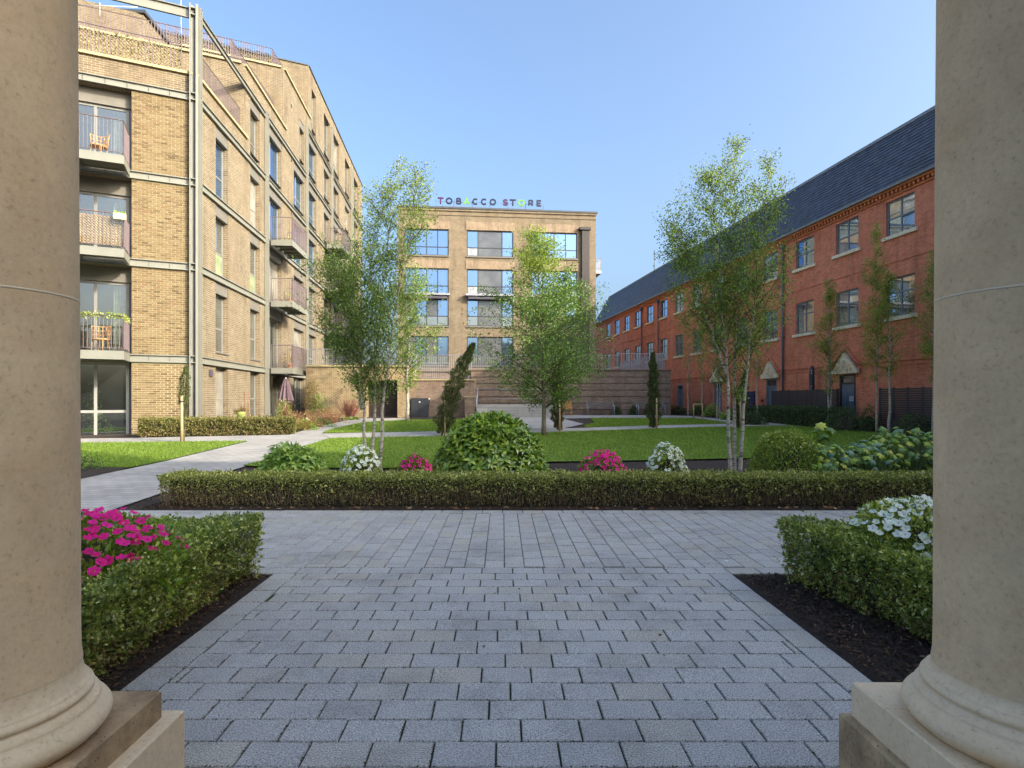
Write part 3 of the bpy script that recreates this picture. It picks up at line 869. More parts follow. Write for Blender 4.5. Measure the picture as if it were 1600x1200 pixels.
def steel_column(name, fr, u, z0, z1, hw=0.11, w0=0.02, w1=0.17):
    mb = MB()
    mb.box(fr, u - hw, u - hw + 0.025, w0, w1, z0, z1); mb.box(fr, u + hw - 0.025, u + hw, w0, w1, z0, z1)
    mb.box(fr, u - hw + 0.026, u + hw - 0.026, w0 + 0.05, w0 + 0.07, z0, z1)
    for z in BE:
        if z0 < z - 0.3 < z1: 
            mb.box(fr, u - hw + 0.028, u + hw - 0.028, w0 + 0.072, w1 - 0.01, z - 0.025, z); mb.box(fr, u - hw + 0.028, u + hw - 0.028, w0 + 0.072, w1 - 0.01, z - BH, z - BH + 0.025)
    return mb.build(name, M['steel'], apt)
for c, zt in zip(ccols, (BE[4] + 0.1, BE[5] + 0.1, 21.3, 21.3)): steel_column('steel_column', FL, c, 0.3, zt)
# corner pair: one on each face with a dark strip painting the shaded gap between
steel_column('steel_column', FL, 0.10, 0.25, BE[4] + 0.12, 0.07, 0.03, 0.16)
mb = MB()
mb.box(FF, 0.072, uS - 0.022, 0.03, 0.06, 0.25, BE[4] + 0.12)
mb.build('steel_column', M['steel'], apt)
mb = MB(); mb.box(FF, uS - 0.02, uS + 0.015, 0.02, 0.20, 0.25, BE[4] + 0.12); mb.box(FF, -0.08, 0.0, 0.03, 0.20, 0.25, BE[4] + .12)
for z in BE[:5]:
    mb.box(FF, 0.002, uS - 0.022, 0.065, 0.17, z - 0.03, z); mb.box(FF, 0.002, uS - 0.022, 0.065, 0.17, z - BH, z - BH + 0.03)
mb.build('steel_column', M['steel'], apt)
mb = MB(); mb.box(FF, 0.002, 0.07, 0.02, 0.05, 0.25, BE[4]); mb.build('gap_shade_strip', M['steel_dark'], apt)  # solid dark strip, the gap's shade put into its colour

# windows
def window(parent, fr, u0, u1, z0, z1, rec, vert=(), horiz=(), fw=0.055, fmat=None, gmat=None, name='window', gdep=0.03, blind=None):
    fmat = fmat or M['frame']; gmat = gmat or M['glass']
    mb = MB(); w1 = -rec; w0 = -rec - 0.06
    e = 0.003
    mb.box(fr, u0 + e, u1 - e, w0, w1, z0 + e, z0 + fw); mb.box(fr, u0 + e, u1 - e, w0, w1, z1 - fw, z1 - e)
    mb.box(fr, u0 + e, u0 + fw, w0, w1, z0 + fw, z1 - fw); mb.box(fr, u1 - fw, u1 - e, w0, w1, z0 + fw, z1 - fw)
    for v in vert:
        c = u0 + (u1 - u0) * v; mb.box(fr, c - fw * .5, c + fw * .5, w0 + 0.004, w1 - 0.004, z0 + fw, z1 - fw)
    for v in horiz:
        c = z0 + (z1 - z0) * v; mb.box(fr, u0 + fw, u1 - fw, w0 + 0.008, w1 - 0.008, c - fw * .5, c + fw * .5)
    o = mb.build(name, fmat, parent)
    us = [u0 + fw * 0.5] + [u0 + (u1 - u0) * v for v in vert] + [u1 - fw * 0.5]
    zs = [z0 + fw * 0.5] + [z0 + (z1 - z0) * v for v in horiz] + [z1 - fw * 0.5]
    gl = gmat if isinstance(gmat, list) else [gmat]
    n = 0
    for i in range(len(us) - 1):
        for j in range(len(zs) - 1):
            g = MB(); g.box(fr, us[i] + 0.004, us[i + 1] - 0.004, w0 + 0.02, w0 + 0.032, zs[j] + 0.004, zs[j + 1] - 0.004)
            p = g.build('pane', gl[n % len(gl)], None)
            p.parent = o; p.location = tuple(-wloc(o)); n += 1
    return o
for (ci, k, a, b_, z0, z1, sty) in wins:
    g = M['glass']
    if ci == 0 and k == 2: g = [M['glass_green'], M['glass']]
    elif ci == 1 and k == 2: g = [M['glass_green'], M['glass']]
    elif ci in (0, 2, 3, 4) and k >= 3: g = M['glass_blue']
    elif (ci * 7 + k * 3) % 4 == 0: g = M['glass_blind']
    lint = 0.0
    if k >= 1 and k <= 5: lint = 0.42
    if lint:
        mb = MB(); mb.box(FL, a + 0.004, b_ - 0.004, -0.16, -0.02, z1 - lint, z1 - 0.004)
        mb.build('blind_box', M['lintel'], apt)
    hz = (0.42,)
    vt = () if sty == 'slim' else (0.5,)
    if sty == 'slim' and (b_ - a) > 1.5: vt = ()
    window(apt, FL, a, b_, z0, z1 - lint, 0.20, vt, hz if sty != 'door' else (), 0.06, M['frame'], g)
    if k == 0 or (k == 1 and ci < 2):
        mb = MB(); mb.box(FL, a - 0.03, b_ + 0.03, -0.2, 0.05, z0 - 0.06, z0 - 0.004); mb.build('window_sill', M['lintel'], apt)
# glazed bay on the front
fu = lambda px: FF.at_px(px, -0.35)
for k in range(4):
    z0, z1 = fl(k)
    if k > 0:
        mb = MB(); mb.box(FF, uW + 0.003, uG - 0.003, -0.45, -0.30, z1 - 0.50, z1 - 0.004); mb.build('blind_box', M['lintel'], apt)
        zt = z1 - 0.50
    else: zt = z1 - 0.0
    L = uG - uW
    v1 = (FF.at_px(149, -0.4) - uW) / L
    window(apt, FF, uW + 0.12, uG, z0, zt, 0.38, (max(0.1, v1 - 0.02), 0.62, 0.82), (0.36,) if k == 0 else (), 0.09, M['frame_light'] if k == 0 else M['frame'], [M['glass_see']] * 8)
    mb = MB(); mb.box(FF, uW + 0.004, uW + 0.115, -0.5, -0.36, z0, zt); mb.build('bay_jamb', M['steel_dark'], apt)
    # curtains
    mb = MB()
    for c0, c1 in ((uW + 0.25, uW + 0.62), (uW + 1.9, uW + 2.3)) if k else ():
        n = 14
        for i in range(n):
            a, b_ = c0 + (c1 - c0) * i / n, c0 + (c1 - c0) * (i + 1) / n
            wa, wb = -0.75 + 0.03 * math.sin(i * 1.9), -0.75 + 0.03 * math.sin((i + 1) * 1.9)
            mb.face([FF.p(a, wa, z0 + .05), FF.p(b_, wb, z0 + .05), FF.p(b_, wb, zt), FF.p(a, wa, zt)])
    if k: mb.build('curtain', M['curtain'], apt)
mb = MB()
mb.box(FF, uW + 0.5, uW + 0.95, -4.19, -4.14, 0.36, 2.3); mb.build('inner_door', M['white'], apt)
# balconies
def balcony(fr, u0, u1, dep, z, parent, skew=0.0):
    b_ = MB()
    b_.box(fr, u0, u1, 0.19, dep, z - 0.05, z)                                   # deck
    b_.box(fr, u0, u1, dep - 0.04, dep, z - 0.27, z - 0.052)                     # front channel
    b_.box(fr, u0, u0 + 0.04, 0.19, dep - 0.042, z - 0.27, z - 0.052); b_.box(fr, u1 - 0.04, u1, 0.19, dep - 0.042, z - 0.27, z - 0.052)
    for i in (1, 2, 3):
        c = u0 + (u1 - u0) * i / 4; b_.box(fr, c - 0.02, c + 0.02, 0.19, dep - 0.042, z - 0.2, z - 0.052)
    o = b_.build('balcony', M['steel'], parent)
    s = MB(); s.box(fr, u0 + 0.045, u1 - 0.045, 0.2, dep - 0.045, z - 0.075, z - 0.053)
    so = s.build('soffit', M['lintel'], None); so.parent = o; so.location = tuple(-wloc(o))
    mb = MB(); railing(mb, [fr.p(u0 + 0.03, 0.2, z), fr.p(u0 + 0.03, dep - 0.03, z), fr.p(u1 - 0.03, dep - 0.03, z), fr.p(u1 - 0.03, 0.2, z)], h=1.1, gap=0.105)
    r = mb.build('railing', M['rail'], None); r.parent = o; r.location = tuple(-wloc(o))
    return o
u0b = uu(417); 
for k in range(3): balcony(FL, u0b, u0b + 2.75, 1.2, BE[k], apt)
for k in range(1, 4): balcony(FL, uu(506), uu(506) + 3.2, 1.25, BE[k], apt)
for k in range(3): balcony(FF, uW + 0.02, uG + 0.1, 1.38, BE[k], apt)
mb = MB(); mb.box(FL, uu(326), uu(331), 0.003, 0.05, 2.55, 2.78); mb.build('vent_grille', M['steel_dark'], apt)
mb = MB()
for k in range(3, 6):
    for px2 in (455, 498):
        mb.box(FL, uu(px2) - 0.06, uu(px2) + 0.06, 0.003, 0.04, BE[k] - 0.5, BE[k] - 0.35)
mb.build('wall_vent', M['steel_dark'], apt)
# ------------------------------------------------------------------ brick block with the roof sign
TZ = 47.5
TR = (xat(931, TZ), TZ)
dT = (9800 - CX, FP); lt = math.hypot(*dT)
FT = Frame(TR[0], TR[1], -dT[0] / lt, -dT[1] / lt, dT[1] / lt, -dT[0] / lt)   # u runs to the left
tb = thing('sign_building', 'flat roofed buff brick block carrying a rooftop letter sign', 'building', (TR[0], TR[1], 0.7))
tu = lambda px, w=0: FT.at_px(px, w)
ztop = zat(334, TZ)
W3 = [(902, 830), (802, 729.5), (701, 632)]
rows = [(zat(405, TZ), zat(365.5, TZ)), (zat(466, TZ) + 0.1, zat(425, TZ)), (zat(512, TZ), zat(467.5, TZ)), (zat(572, TZ), zat(528, TZ))]
ops = []
for (a, b_) in W3:
    for z0, z1 in rows: ops.append((tu(a), tu(b_), z0, z1))
mb = MB()
wall(mb, FT, 0, tu(622), 0.6, ztop, ops, 0.25)
fs = Frame(TR[0], TR[1], FT.n[0] * -1, FT.n[1] * -1, -FT.u[0], -FT.u[1])
wall(mb, fs, 0, 14, 0.6, ztop, [])
q = FT.p(tu(622), 0, 0); fs2 = Frame(q[0], q[1], -FT.n[0], -FT.n[1], FT.u[0], FT.u[1])
wall(mb, fs2, 0, 14, 0.6, ztop, [])
mb.build('wall', M['buff_far'], tb)
mb = MB(); mb.box(FT, 0.3, tu(622) - 0.3, -13.5, -0.6, 0.6, ztop - 0.3); mb.build('roof_deck', M['roofdark'], tb)
mb = MB()
mb.box(FT, -0.12, tu(622) + 0.12, -0.35, 0.14, ztop + 0.003, ztop + 0.13)
mb.box(fs, 0.36, 14, -0.35, 0.12, ztop + 0.003, ztop + 0.13)
mb.build('roof_edge', M['roofdark'], tb)
mb = MB()
mb.box(FT, -0.03, tu(622), 0.003, 0.05, ztop - 0.50, ztop - 0.40); mb.box(FT, -0.05, tu(622), 0.003, 0.085, ztop - 0.16, ztop - 0.003)
mb.build('brick_cornice', M['buff_far'], tb)
for (a, b_) in W3:
    for ri, (z0, z1) in enumerate(rows[:2]):
        mb = MB(); mb.box(FT, tu(a) - 0.1, tu(b_) + 0.1, 0.003, 0.035, z1 + 0.02, z1 + 0.66); mb.build('lintel', M['soldier'], tb)
    for ri, (z0, z1) in enumerate(rows):
        u0, u1 = tu(a), tu(b_)
        if a == 802:
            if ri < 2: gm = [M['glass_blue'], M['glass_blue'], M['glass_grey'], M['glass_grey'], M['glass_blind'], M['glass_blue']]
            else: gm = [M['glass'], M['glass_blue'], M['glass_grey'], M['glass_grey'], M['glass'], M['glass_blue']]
            window(tb, FT, u0, u1, z0, z1, 0.10, (0.24, 0.76), (0.34,), 0.07, M['frame_dark'], gm)
        else:
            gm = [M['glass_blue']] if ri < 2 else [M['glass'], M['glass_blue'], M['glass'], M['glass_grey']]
            window(tb, FT, u0, u1, z0, z1, 0.10, (0.25, 0.5, 0.75), (0.33,), 0.07, M['frame_dark'], gm)
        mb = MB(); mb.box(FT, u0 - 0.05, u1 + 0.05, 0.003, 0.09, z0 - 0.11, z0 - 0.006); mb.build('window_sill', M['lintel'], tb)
# Juliet slabs between second and third rows
for a, b_ in W3:
    mb = MB(); z = rows[2][1] + 0.04
    mb.box(FT, tu(a) - 0.1, tu(b_) + 0.1, 0.092, 0.5, z, z + 0.16); mb.build('balcony_slab', M['metal'], tb)
    mb = MB(); mb.box(FT, tu(a) + 0.1, tu(b_) - 0.1, 0.12, 0.4, z - 0.25, z - 0.08); mb.build('balcony_beam', M['steel_dark'], tb)
# dark duct on the right and a small side balcony
mb = MB()
u0, u1 = tu(920), tu(908.5)
mb.box(FT, u0, u1, 0.003, 0.22, 3.2, zat(361, TZ)); mb.box(FT, u0 - 0.1, u1 + 0.2, 0.003, 0.34, zat(361, TZ) + 0.002, zat(357, TZ))
mb.build('flue_duct', plain('brown_flue', (0.035, 0.026, 0.023), 0.5, 0.1, 3), tb)
mb = MB(); z = zat(420, TZ)
mb.box(fs, 0.6, 3.2, 0.0, 0.62, z - 0.25, z)
o = mb.build('balcony', M['metal'], tb)
mb = MB(); railing(mb, [fs.p(0.65, 0.0, z), fs.p(0.65, 0.58, z), fs.p(3.15, 0.58, z)], h=1.0, gap=0.12); r = mb.build('railing', M['metal'], None); r.parent = o; r.location = tuple(-wloc(o))

# rooftop letters
sg = thing('rooftop_letter_sign', 'TOBACCO STORE in navy purple and green letters on the flat roof edge', 'sign', (xat(765, 48.2), 47.3, ztop))
SGF = Frame(*FT.p(0, -0.9, 0)[:2], *(-FT.u[0], -FT.u[1]), *FT.n)
su = lambda px: SGF.at_px(px)
M['navy'] = plain('navy_letter', (0.008, 0.010, 0.035), 0.4, 0.05, 5)
M['purple'] = plain('purple_letter', (0.055, 0.008, 0.06), 0.4, 0.05, 5)
M['lime'] = plain('lime_letter', (0.13, 0.32, 0.05), 0.4, 0.05, 5)
lets = [('T', 372, 413, 'purple'), ('O', 428, 476, 'navy'), ('B', 500, 538, 'navy'), ('A', 553, 593, 'lime'), ('C', 613, 655, 'navy'), ('C', 672, 717, 'navy'), ('O', 733, 778, 'navy'),
        ('S', 823, 862, 'purple'), ('T', 872, 915, 'navy'), ('O', 930, 978, 'lime'), ('R', 1000, 1037, 'navy'), ('E', 1058, 1090, 'navy')]
def stroke(ch):
    if ch == 'T': return [[(0, 1), (1, 1)], [(.5, 1), (.5, 0)]]
    if ch == 'O': return [[(.5 + .5 * math.sin(t), .5 + .5 * math.cos(t)) for t in np.linspace(0, 2 * math.pi, 25)]]
    if ch == 'C': return [[(.5 + .5 * math.sin(t), .5 + .5 * math.cos(t)) for t in np.linspace(0.75 * math.pi, 2.25 * math.pi, 19)]]
    if ch == 'B': 
        def bowl(z0, z1, x): return [(0, z1)] + [(x - .25 + .25 * math.sin(t), (z0 + z1) / 2 + (z1 - z0) / 2 * math.cos(t)) for t in np.linspace(0, math.pi, 9)] + [(0, z0)]
        return [[(0, 0), (0, 1)], bowl(.52, 1, .88), bowl(0, .52, 1.0)]
    if ch == 'R': return [[(0, 0), (0, 1)], [(0, 1)] + [(.7 + .25 * math.sin(t), .73 + .27 * math.cos(t)) for t in np.linspace(0, math.pi, 9)] + [(0, .46)], [(.5, .46), (1, 0)]]
    if ch == 'E': return [[(1, 1), (0, 1), (0, 0), (1, 0)], [(0, .5), (.85, .5)]]
    if ch == 'A': return [[(0, 0), (.5, 1), (1, 0)], [(.2, .3), (.8, .3)]]
    if ch == 'S': return [[(.93, .82), (.8, .95), (.5, 1), (.2, .95), (.06, .76), (.18, .58), (.5, .5), (.82, .42), (.95, .24), (.8, .05), (.5, 0), (.18, .04), (.04, .2)]]
for ch, a, b_, c in lets:
    mb = MB()
    ua, ub = su(600 + a / 4.444), su(600 + b_ / 4.444)
    py = 280 + (173 + (a - 372) * 19 / 718) / 4.444
    dd = SGF.p(ua, 0, 0)[1]; z0 = zat(py, dd); hgt = 0.53; th = 0.118; hw = th / 2
    fx = lambda v: ua + hw + (ub - ua - th) * v
    fz = lambda v: z0 + hw + (hgt - th) * v
    for si, path in enumerate(stroke(ch)):
        pts = [(fx(p[0]), fz(p[1])) for p in path]
        lft, rgt = [], []
        closed = math.dist(pts[0], pts[-1]) < 1e-4
        for i, p in enumerate(pts):
            if closed: a2 = pts[i - 1] if i > 0 else pts[-2]; b2 = pts[i + 1] if i < len(pts) - 1 else pts[1]
            else: a2 = pts[max(i - 1, 0)]; b2 = pts[min(i + 1, len(pts) - 1)]
            d1 = Vector((p[0] - a2[0], p[1] - a2[1])); d2 = Vector((b2[0] - p[0], b2[1] - p[1]))
            if d1.length < 1e-6: d1 = d2
            if d2.length < 1e-6: d2 = d1
            d1.normalize(); d2.normalize(); nn = Vector((-(d1 + d2).y, (d1 + d2).x))
            nn.normalize(); k = hw / max(0.45, abs(nn.dot(Vector((-d1.y, d1.x)))))
            e = Vector((0, 0))
            if not closed and i == 0: e = -d2 * (hw if ch in 'TE' else 0)
            if not closed and i == len(pts) - 1: e = d1 * (hw if ch in 'TE' else 0)
            lft.append((p[0] + nn.x * k + e.x, p[1] + nn.y * k + e.y)); rgt.append((p[0] - nn.x * k + e.x, p[1] - nn.y * k + e.y))
        f0, f1 = 0.0 + 0.002 * si, 0.09 + 0.002 * si
        for i in range(len(pts) - 1):
            q4 = [lft[i], lft[i + 1], rgt[i + 1], rgt[i]]
            mb.face([SGF.p(x, f1, z) for x, z in q4]); mb.face([SGF.p(x, f0, z) for x, z in q4[::-1]])
            for (p0, p1) in ((lft[i], lft[i + 1]), (rgt[i + 1], rgt[i])):
                mb.face([SGF.p(p0[0], f0, p0[1]), SGF.p(p1[0], f0, p1[1]), SGF.p(p1[0], f1, p1[1]), SGF.p(p0[0], f1, p0[1])])
    o = mb.build('letter', M[c], sg)
    if c != 'navy': o['label'] = {'purple': 'purple letter ', 'lime': 'lime green letter '}[c] + ch
mb = MB()
ua, ub = su(681), su(849)
for dz in (0.08, 0.46): mb.box(SGF, ua, ub, -0.05, -0.035, ztop + 0.42 + dz - 0.008, ztop + 0.42 + dz + 0.008)
n = 7
for i in range(n):
    c = ua + (ub - ua) * i / (n - 1); mb.box(SGF, c - 0.02, c + 0.02, -0.10, -0.062, ztop - 0.25, ztop + 1.0)
    mb.tube([SGF.p(c, -0.08, ztop + 0.8), SGF.p(c, -1.0, ztop - 0.1)], 0.012, 4)
mb.build('sign_frame', M['rail'], sg)

# ------------------------------------------------------------------ terrace walls, stairs
GT = 0.70
tzY = 35.6
FT1 = Frame(xat(478, tzY), tzY, 1, 0.03, 0.03, -1)
w1u = lambda px: FT1.at_px(px)
z_t1 = zat(573, tzY)
t1 = thing('terrace_wall', 'sunlit buff brick wall with dark double doors beside the left block', 'wall', (xat(557, tzY), tzY, 0.63))
mb = MB()
da, db = w1u(572.5), w1u(621)
wall(mb, FT1, 0, w1u(637), 0.55, z_t1, [(da, db, 0.55, zat(594, tzY))], 0.9)
q = FT1.p(w1u(637), 0, 0); fr1 = Frame(q[0], q[1], 0, 1, 1, 0)
wall(mb, fr1, 0, 5.0, 0.55, z_t1, [])
q = FT1.p(0, 0, 0); wall(mb, Frame(q[0], q[1], 0, 1, -1, 0), 0, 8.0, 0.55, z_t1, [])
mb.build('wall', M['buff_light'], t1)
cope(t1, FT1, 0, w1u(637) + 0.08, z_t1, 0.12, -0.4, 0.08)
M['brown_door'] = plain('brown_louvre_door', (0.050, 0.036, 0.030), 0.6, 0.2, 3)
for a, b_ in ((da + 0.02, (da + db) / 2 - 0.01), ((da + db) / 2 + 0.01, db - 0.02)):
    mb = MB(); mb.box(FT1, a, b_, -0.75, -0.69, 0.62, zat(594, tzY) - 0.01)
    n = 22
    for i in range(n):
        z = 0.72 + i * (2.1 / n)
        mb.face([FT1.p(a + 0.08, -0.685, z), FT1.p(b_ - 0.08, -0.685, z), FT1.p(b_ - 0.08, -0.655, z + 0.06), FT1.p(a + 0.08, -0.655, z + 0.06)])
    mb.build('door', M['brown_door'], t1)
mb = MB(); mb.face([FT1.p(0, -0.2, z_t1 - 0.05), FT1.p(w1u(637), -0.2, z_t1 - 0.05), FT1.p(w1u(637), -12, z_t1 - 0.05), FT1.p(0, -12, z_t1 - 0.05)]); mb.build('deck', M['slab'], t1)
rail_part('railing', [FT1.p(0.1, -0.15, z_t1 + .12), FT1.p(w1u(636), -0.15, z_t1 + .12), FT1.p(w1u(636), -5, z_t1 + .12)], t1, mat=M['metal'], h=0.95, gap=0.12)

T2Y = 36.6
t2 = thing('garden_wall', 'shaded grey brown brick wall with a stepped pier beside the stairs', 'wall', (xat(690, T2Y), T2Y, 0.66))
F2 = Frame(xat(640, T2Y), T2Y, 1, 0, 0, -1)
z2 = zat(594.5, T2Y)
mb = MB(); ue = F2.at_px(741.5)
wall(mb, F2, 0, ue, 0.6, z2, []); wall(mb, Frame(F2.p(ue, 0, 0)[0], T2Y, 0, 1, 1, 0), 0, 2.8, 0.6, z2, [])
mb.build('wall', M['grey_brick'], t2)
cope(t2, F2, 0, ue + 0.05, z2, 0.08, -0.4, 0.06)
mb = MB(); ua = F2.at_px(726.5, 0.5); ub = F2.at_px(742, 0.5)
mb.box(F2, ua, ub, 0.02, 0.75, 0.6, zat(621, T2Y)); mb.build('pier', M['grey_brick'], t2)
mb = MB(); mb.box(F2, ua - 0.04, ub + 0.04, 0.005, 0.8, zat(621, T2Y) + 0.003, zat(621, T2Y) + 0.07); mb.build('pier_coping', M['coping'], t2)
mb = MB(); mb.face([(F2.p(0, -0.1, 0)[0], T2Y + .1, z2 - .05), (F2.p(ue, 0, 0)[0], T2Y + .1, z2 - .05), (F2.p(ue, 0, 0)[0], T2Y + 2.9, z2 - .05), (F2.p(0, 0, 0)[0], T2Y + 2.9, z2 - .05)]); mb.build('deck', M['slab'], t2)
rail_part('railing', [F2.p(0.1, -0.1, z2 + .08), F2.p(ue - 0.35, -0.1, z2 + .08)], t2, mat=M['metal'], h=1.0, gap=0.12)
# dark cabinet with lamp
cab = thing('utility_cabinet', 'dark grey utility cabinet standing against the shaded brick wall', 'cabinet', (xat(655, 36.2), 36.3, 0.65))
mb = MB(); Fc = Frame(xat(641.5, 36.1), 36.1, 1, 0, 0, -1); uc = Fc.at_px(669)
mb.box(Fc, 0, uc, -0.4, 0, 0.6, zat(622, 36.1)); mb.build('housing', M['frame_dark'], cab)
mb = MB(); mb.box(Fc, 0.04, uc / 2 - 0.008, 0.003, 0.02, 0.7, zat(623.5, 36.1)); mb.box(Fc, uc / 2 + 0.008, uc - 0.04, 0.003, 0.02, 0.7, zat(623.5, 36.1)); mb.build('door', M['frame_dark'], cab)
mb = MB(); mb.box(Fc, uc * .48, uc * .56, 0.022, 0.03, zat(629, 36.1), zat(627.3, 36.1)); mb.build('label_plate', M['white'], cab)
lamp = thing('wall_lamp', 'small dark wall lamp right of the dark cabinet', 'lamp', (xat(671, 36.4), 36.45, 2.1))
mb = MB(); mb.box(F2, F2.at_px(669.5), F2.at_px(672.5), 0.005, 0.12, zat(629, 36.5), zat(624, 36.5)); mb.build('housing', M['frame_dark'], lamp)
mb = MB(); mb.box(F2, F2.at_px(669), F2.at_px(671.5), 0.01, 0.14, zat(623.9, 36.5), zat(622.4, 36.5)); mb.build('cover', M['white'], lamp)

# steps
stp = thing('garden_stairs', 'broad pale stone steps rising between the brick walls', 'stairs', (xat(815, 36), 36, 0.66))
xa, xb = xat(744, 36), xat(874, 36)
for i in range(5):
    mb = MB(); y0 = 35.4 + i * 0.36; z0 = 0.60 if i == 0 else 0.64 + i * 0.15 + 0.002
    mb.box(WF, xa, xb, y0, 38.6, z0, 0.64 + (i + 1) * 0.15)
    mb.build('step', M['slab'], stp)
for px2 in (745.5, 873):
    mb = MB(); x = xat(px2, 36)
    zt = zat(606, 36) - 0.25
    mb.tube([(x, 35.35, 0.65), (x, 35.35, 1.65), (x, 37.2, 2.45), (x, 38.2, 2.45), (x, 38.2, 1.4)], 0.024, 6)
    mb.tube([(x, 36.6, 1.0), (x, 36.6, 2.15)], 0.02, 6); mb.tube([(x, 35.35, 1.15), (x, 37.2, 1.95)], 0.018, 5)
    mb.build('handrail', M['metal'], stp)
mb = MB()
for px2 in (746, 862): mb.tube([(xat(px2, 38.3), 38.3, 1.3), (xat(px2, 38.3), 38.3, zat(607, 38.3))], 0.03, 6)
mb.tube([(xat(746, 38.3), 38.3, zat(608.5, 38.3)), (xat(862, 38.3), 38.3, zat(608.5, 38.3))], 0.022, 5)
mb.tube([(xat(746, 38.3), 38.3, zat(623, 38.3)), (xat(862, 38.3), 38.3, zat(623, 38.3))], 0.016, 5)
mb.build('handrail', M['metal'], stp)

T3Y = 38.95
t3 = thing('retaining_wall', 'long shaded brick retaining wall with grooved courses behind the benches', 'wall', (xat(900, T3Y), T3Y, 0.7))
F3 = Frame(xat(736, T3Y), T3Y, 1, 0.0, 0, -1)
z3 = zat(579, T3Y); ue = F3.at_px(1048)
mb = MB()
nb_ = 7; hh = (z3 - 0.6) / nb_
for i in range(nb_):
    wall(mb, F3, 0, ue, 0.6 + i * hh + 0.028, 0.6 + (i + 1) * hh - 0.028, [])
    mb.box(F3, 0, ue - 0.02, -0.3, -0.05, 0.6 + i * hh - 0.03, 0.6 + i * hh + 0.03)
q = F3.p(ue, 0, 0); wall(mb, Frame(q[0], q[1], 0, 1, 1, 0), 0, 12, 0.6, z3, [])
mb.build('wall', M['grey_brick'], t3)
cope(t3, F3, -0.05, ue + 0.06, z3, 0.07, -0.5, 0.07, 'grey_brick')
mb = MB(); mb.face([(xat(640, 39.5), 39.4, z3 - .04), (q[0], 39.0, z3 - .04), (q[0], 60, z3 - .04), (xat(640, 39.5), 60, z3 - .04)]); mb.build('deck', M['slab'], t3)
mb = MB(); wall(mb, Frame(xat(640, 39.45), 39.45, 1, 0, 0, -1), 0, xat(737, 39.45) - xat(640, 39.45), 1.0, z3 - 0.02, []); mb.build('return_wall', M['grey_brick'], t3)
rail_part('railing', [(xat(640, 39.6), 39.6, z3 + .06), (F3.p(0, 0, 0)[0], 39.6, z3 + .06)], t3, mat=M['metal'], h=1.0, gap=0.12)
rail_part('railing', [F3.p(0, -0.2, z3 + .07), F3.p(F3.at_px(968), -0.2, z3 + .07)], t3, mat=M['metal'], h=0.95, gap=0.12)
rail_part('railing', [F3.p(F3.at_px(968), -0.2, z3 + .07), F3.p(F3.at_px(1040), -0.2, z3 + .07), (xat(1040, T3Y) - 1.2, T3Y + 9, z3 + .07)], t3, mat=M['metal'], h=1.05, gap=0.17, bar=0.016)

# benches
def bench(px0, px1, y, label):
    g = ground(y); x0, x1 = xat(px0, y), xat(px1, y)
    t = thing('park_bench', label, 'bench', ((x0 + x1) / 2, y, g), 'benches along the retaining wall')
    for i in range(4):
        mb = MB(); mb.box(WF, x0, x1, y - 0.45 + i * 0.11, y - 0.45 + i * 0.11 + 0.085, g + 0.42, g + 0.45); mb.build('seat_slat', M['bench_wood'], t)
    for i in range(3):
        mb = MB(); mb.box(WF, x0, x1, y + 0.02, y + 0.05, g + 0.52 + i * 0.12, g + 0.60 + i * 0.12); mb.build('back_slat', M['bench_wood'], t)
    for x in (x0 + 0.04, x1 - 0.04):
        mb = MB(); mb.tube([(x, y - 0.46, g), (x, y - 0.46, g + 0.62), (x, y - 0.05, g + 0.64)], 0.022, 6)
        mb.tube([(x, y + 0.08, g), (x, y + 0.01, g + 0.45), (x, y + 0.06, g + 0.9)], 0.022, 6); mb.tube([(x, y - 0.46, g + 0.40), (x, y + 0.02, g + 0.40)], 0.02, 6)
        mb.build('leg', M['metal'], t)
M['bench_wood'] = plain('grey_bench_wood', (0.17, 0.15, 0.14), 0.8, 0.2, 12)
M['orange_wood'] = plain('orange_wood', (0.50, 0.24, 0.08), 0.6, 0.2, 12)
bench(916, 959, 38.3, 'grey slatted bench against the retaining wall left of the slim cypress')
bench(994, 1037, 38.3, 'grey slatted bench partly behind the slim cypress, near the wall corner')
y = 37.6; g = ground(y); xc = xat(887, y)
t = thing('wooden_chair', 'orange wooden garden chair beside the broad steps', 'chair', (xc, y, g))
mb = MB(); mb.box(WF, xc - .27, xc + .27, y - .25, y + .25, g + .40, g + .44); mb.build('seat', M['orange_wood'], t)
for i in range(4): mb = MB(); mb.box(WF, xc - .27, xc + .27, y + .23, y + .26, g + .46 + i * .12, g + .55 + i * .12); mb.build('back_slat', M['orange_wood'], t)
for sx in (-.24, .24):
    for sy in (-.22, .24): mb = MB(); mb.box(WF, xc + sx - .02, xc + sx + .02, y + sy - .02, y + sy + .019, g, g + (.62 if sy < 0 else .96)); mb.build('leg', M['orange_wood'], t)

# ------------------------------------------------------------------ red brick building on the right
K2 = 17950.0; VR = 676.0
ry = lambda px: K2 / (px - VR)
y0 = ry(1455)
dR = (VR - CX, FP)
ryq = lambda q: K2 * q
FR = Frame(xat(1455, y0), y0, dR[0], dR[1], -FP, dR[0])
FR = Frame(xat(1455, y0), y0, dR[0], dR[1], -FP, -109.0)
sc_ = math.hypot(109, FP) / FP
ru = lambda px, w=0: FR.at_px(px, w)
rb = thing('red_brick_terrace', 'long red brick building with slate roof along the right side', 'building', (FR.o[0], FR.o[1], 0.35))
zE = 10.6
U0, U1 = -32.0, ru(930)
qs = [0.0013699 + 0.0001752 * i for i in range(-9, 14)]
wc = [(K2 * q - y0) * sc_ for q in qs]
ops = []; wl = []
hw = 0.76
def ztop_at(px, py): return zat(py, ry(px))
UZ0, UZ1 = 8.60, 10.07
LZ0, LZ1 = 5.15, 6.80
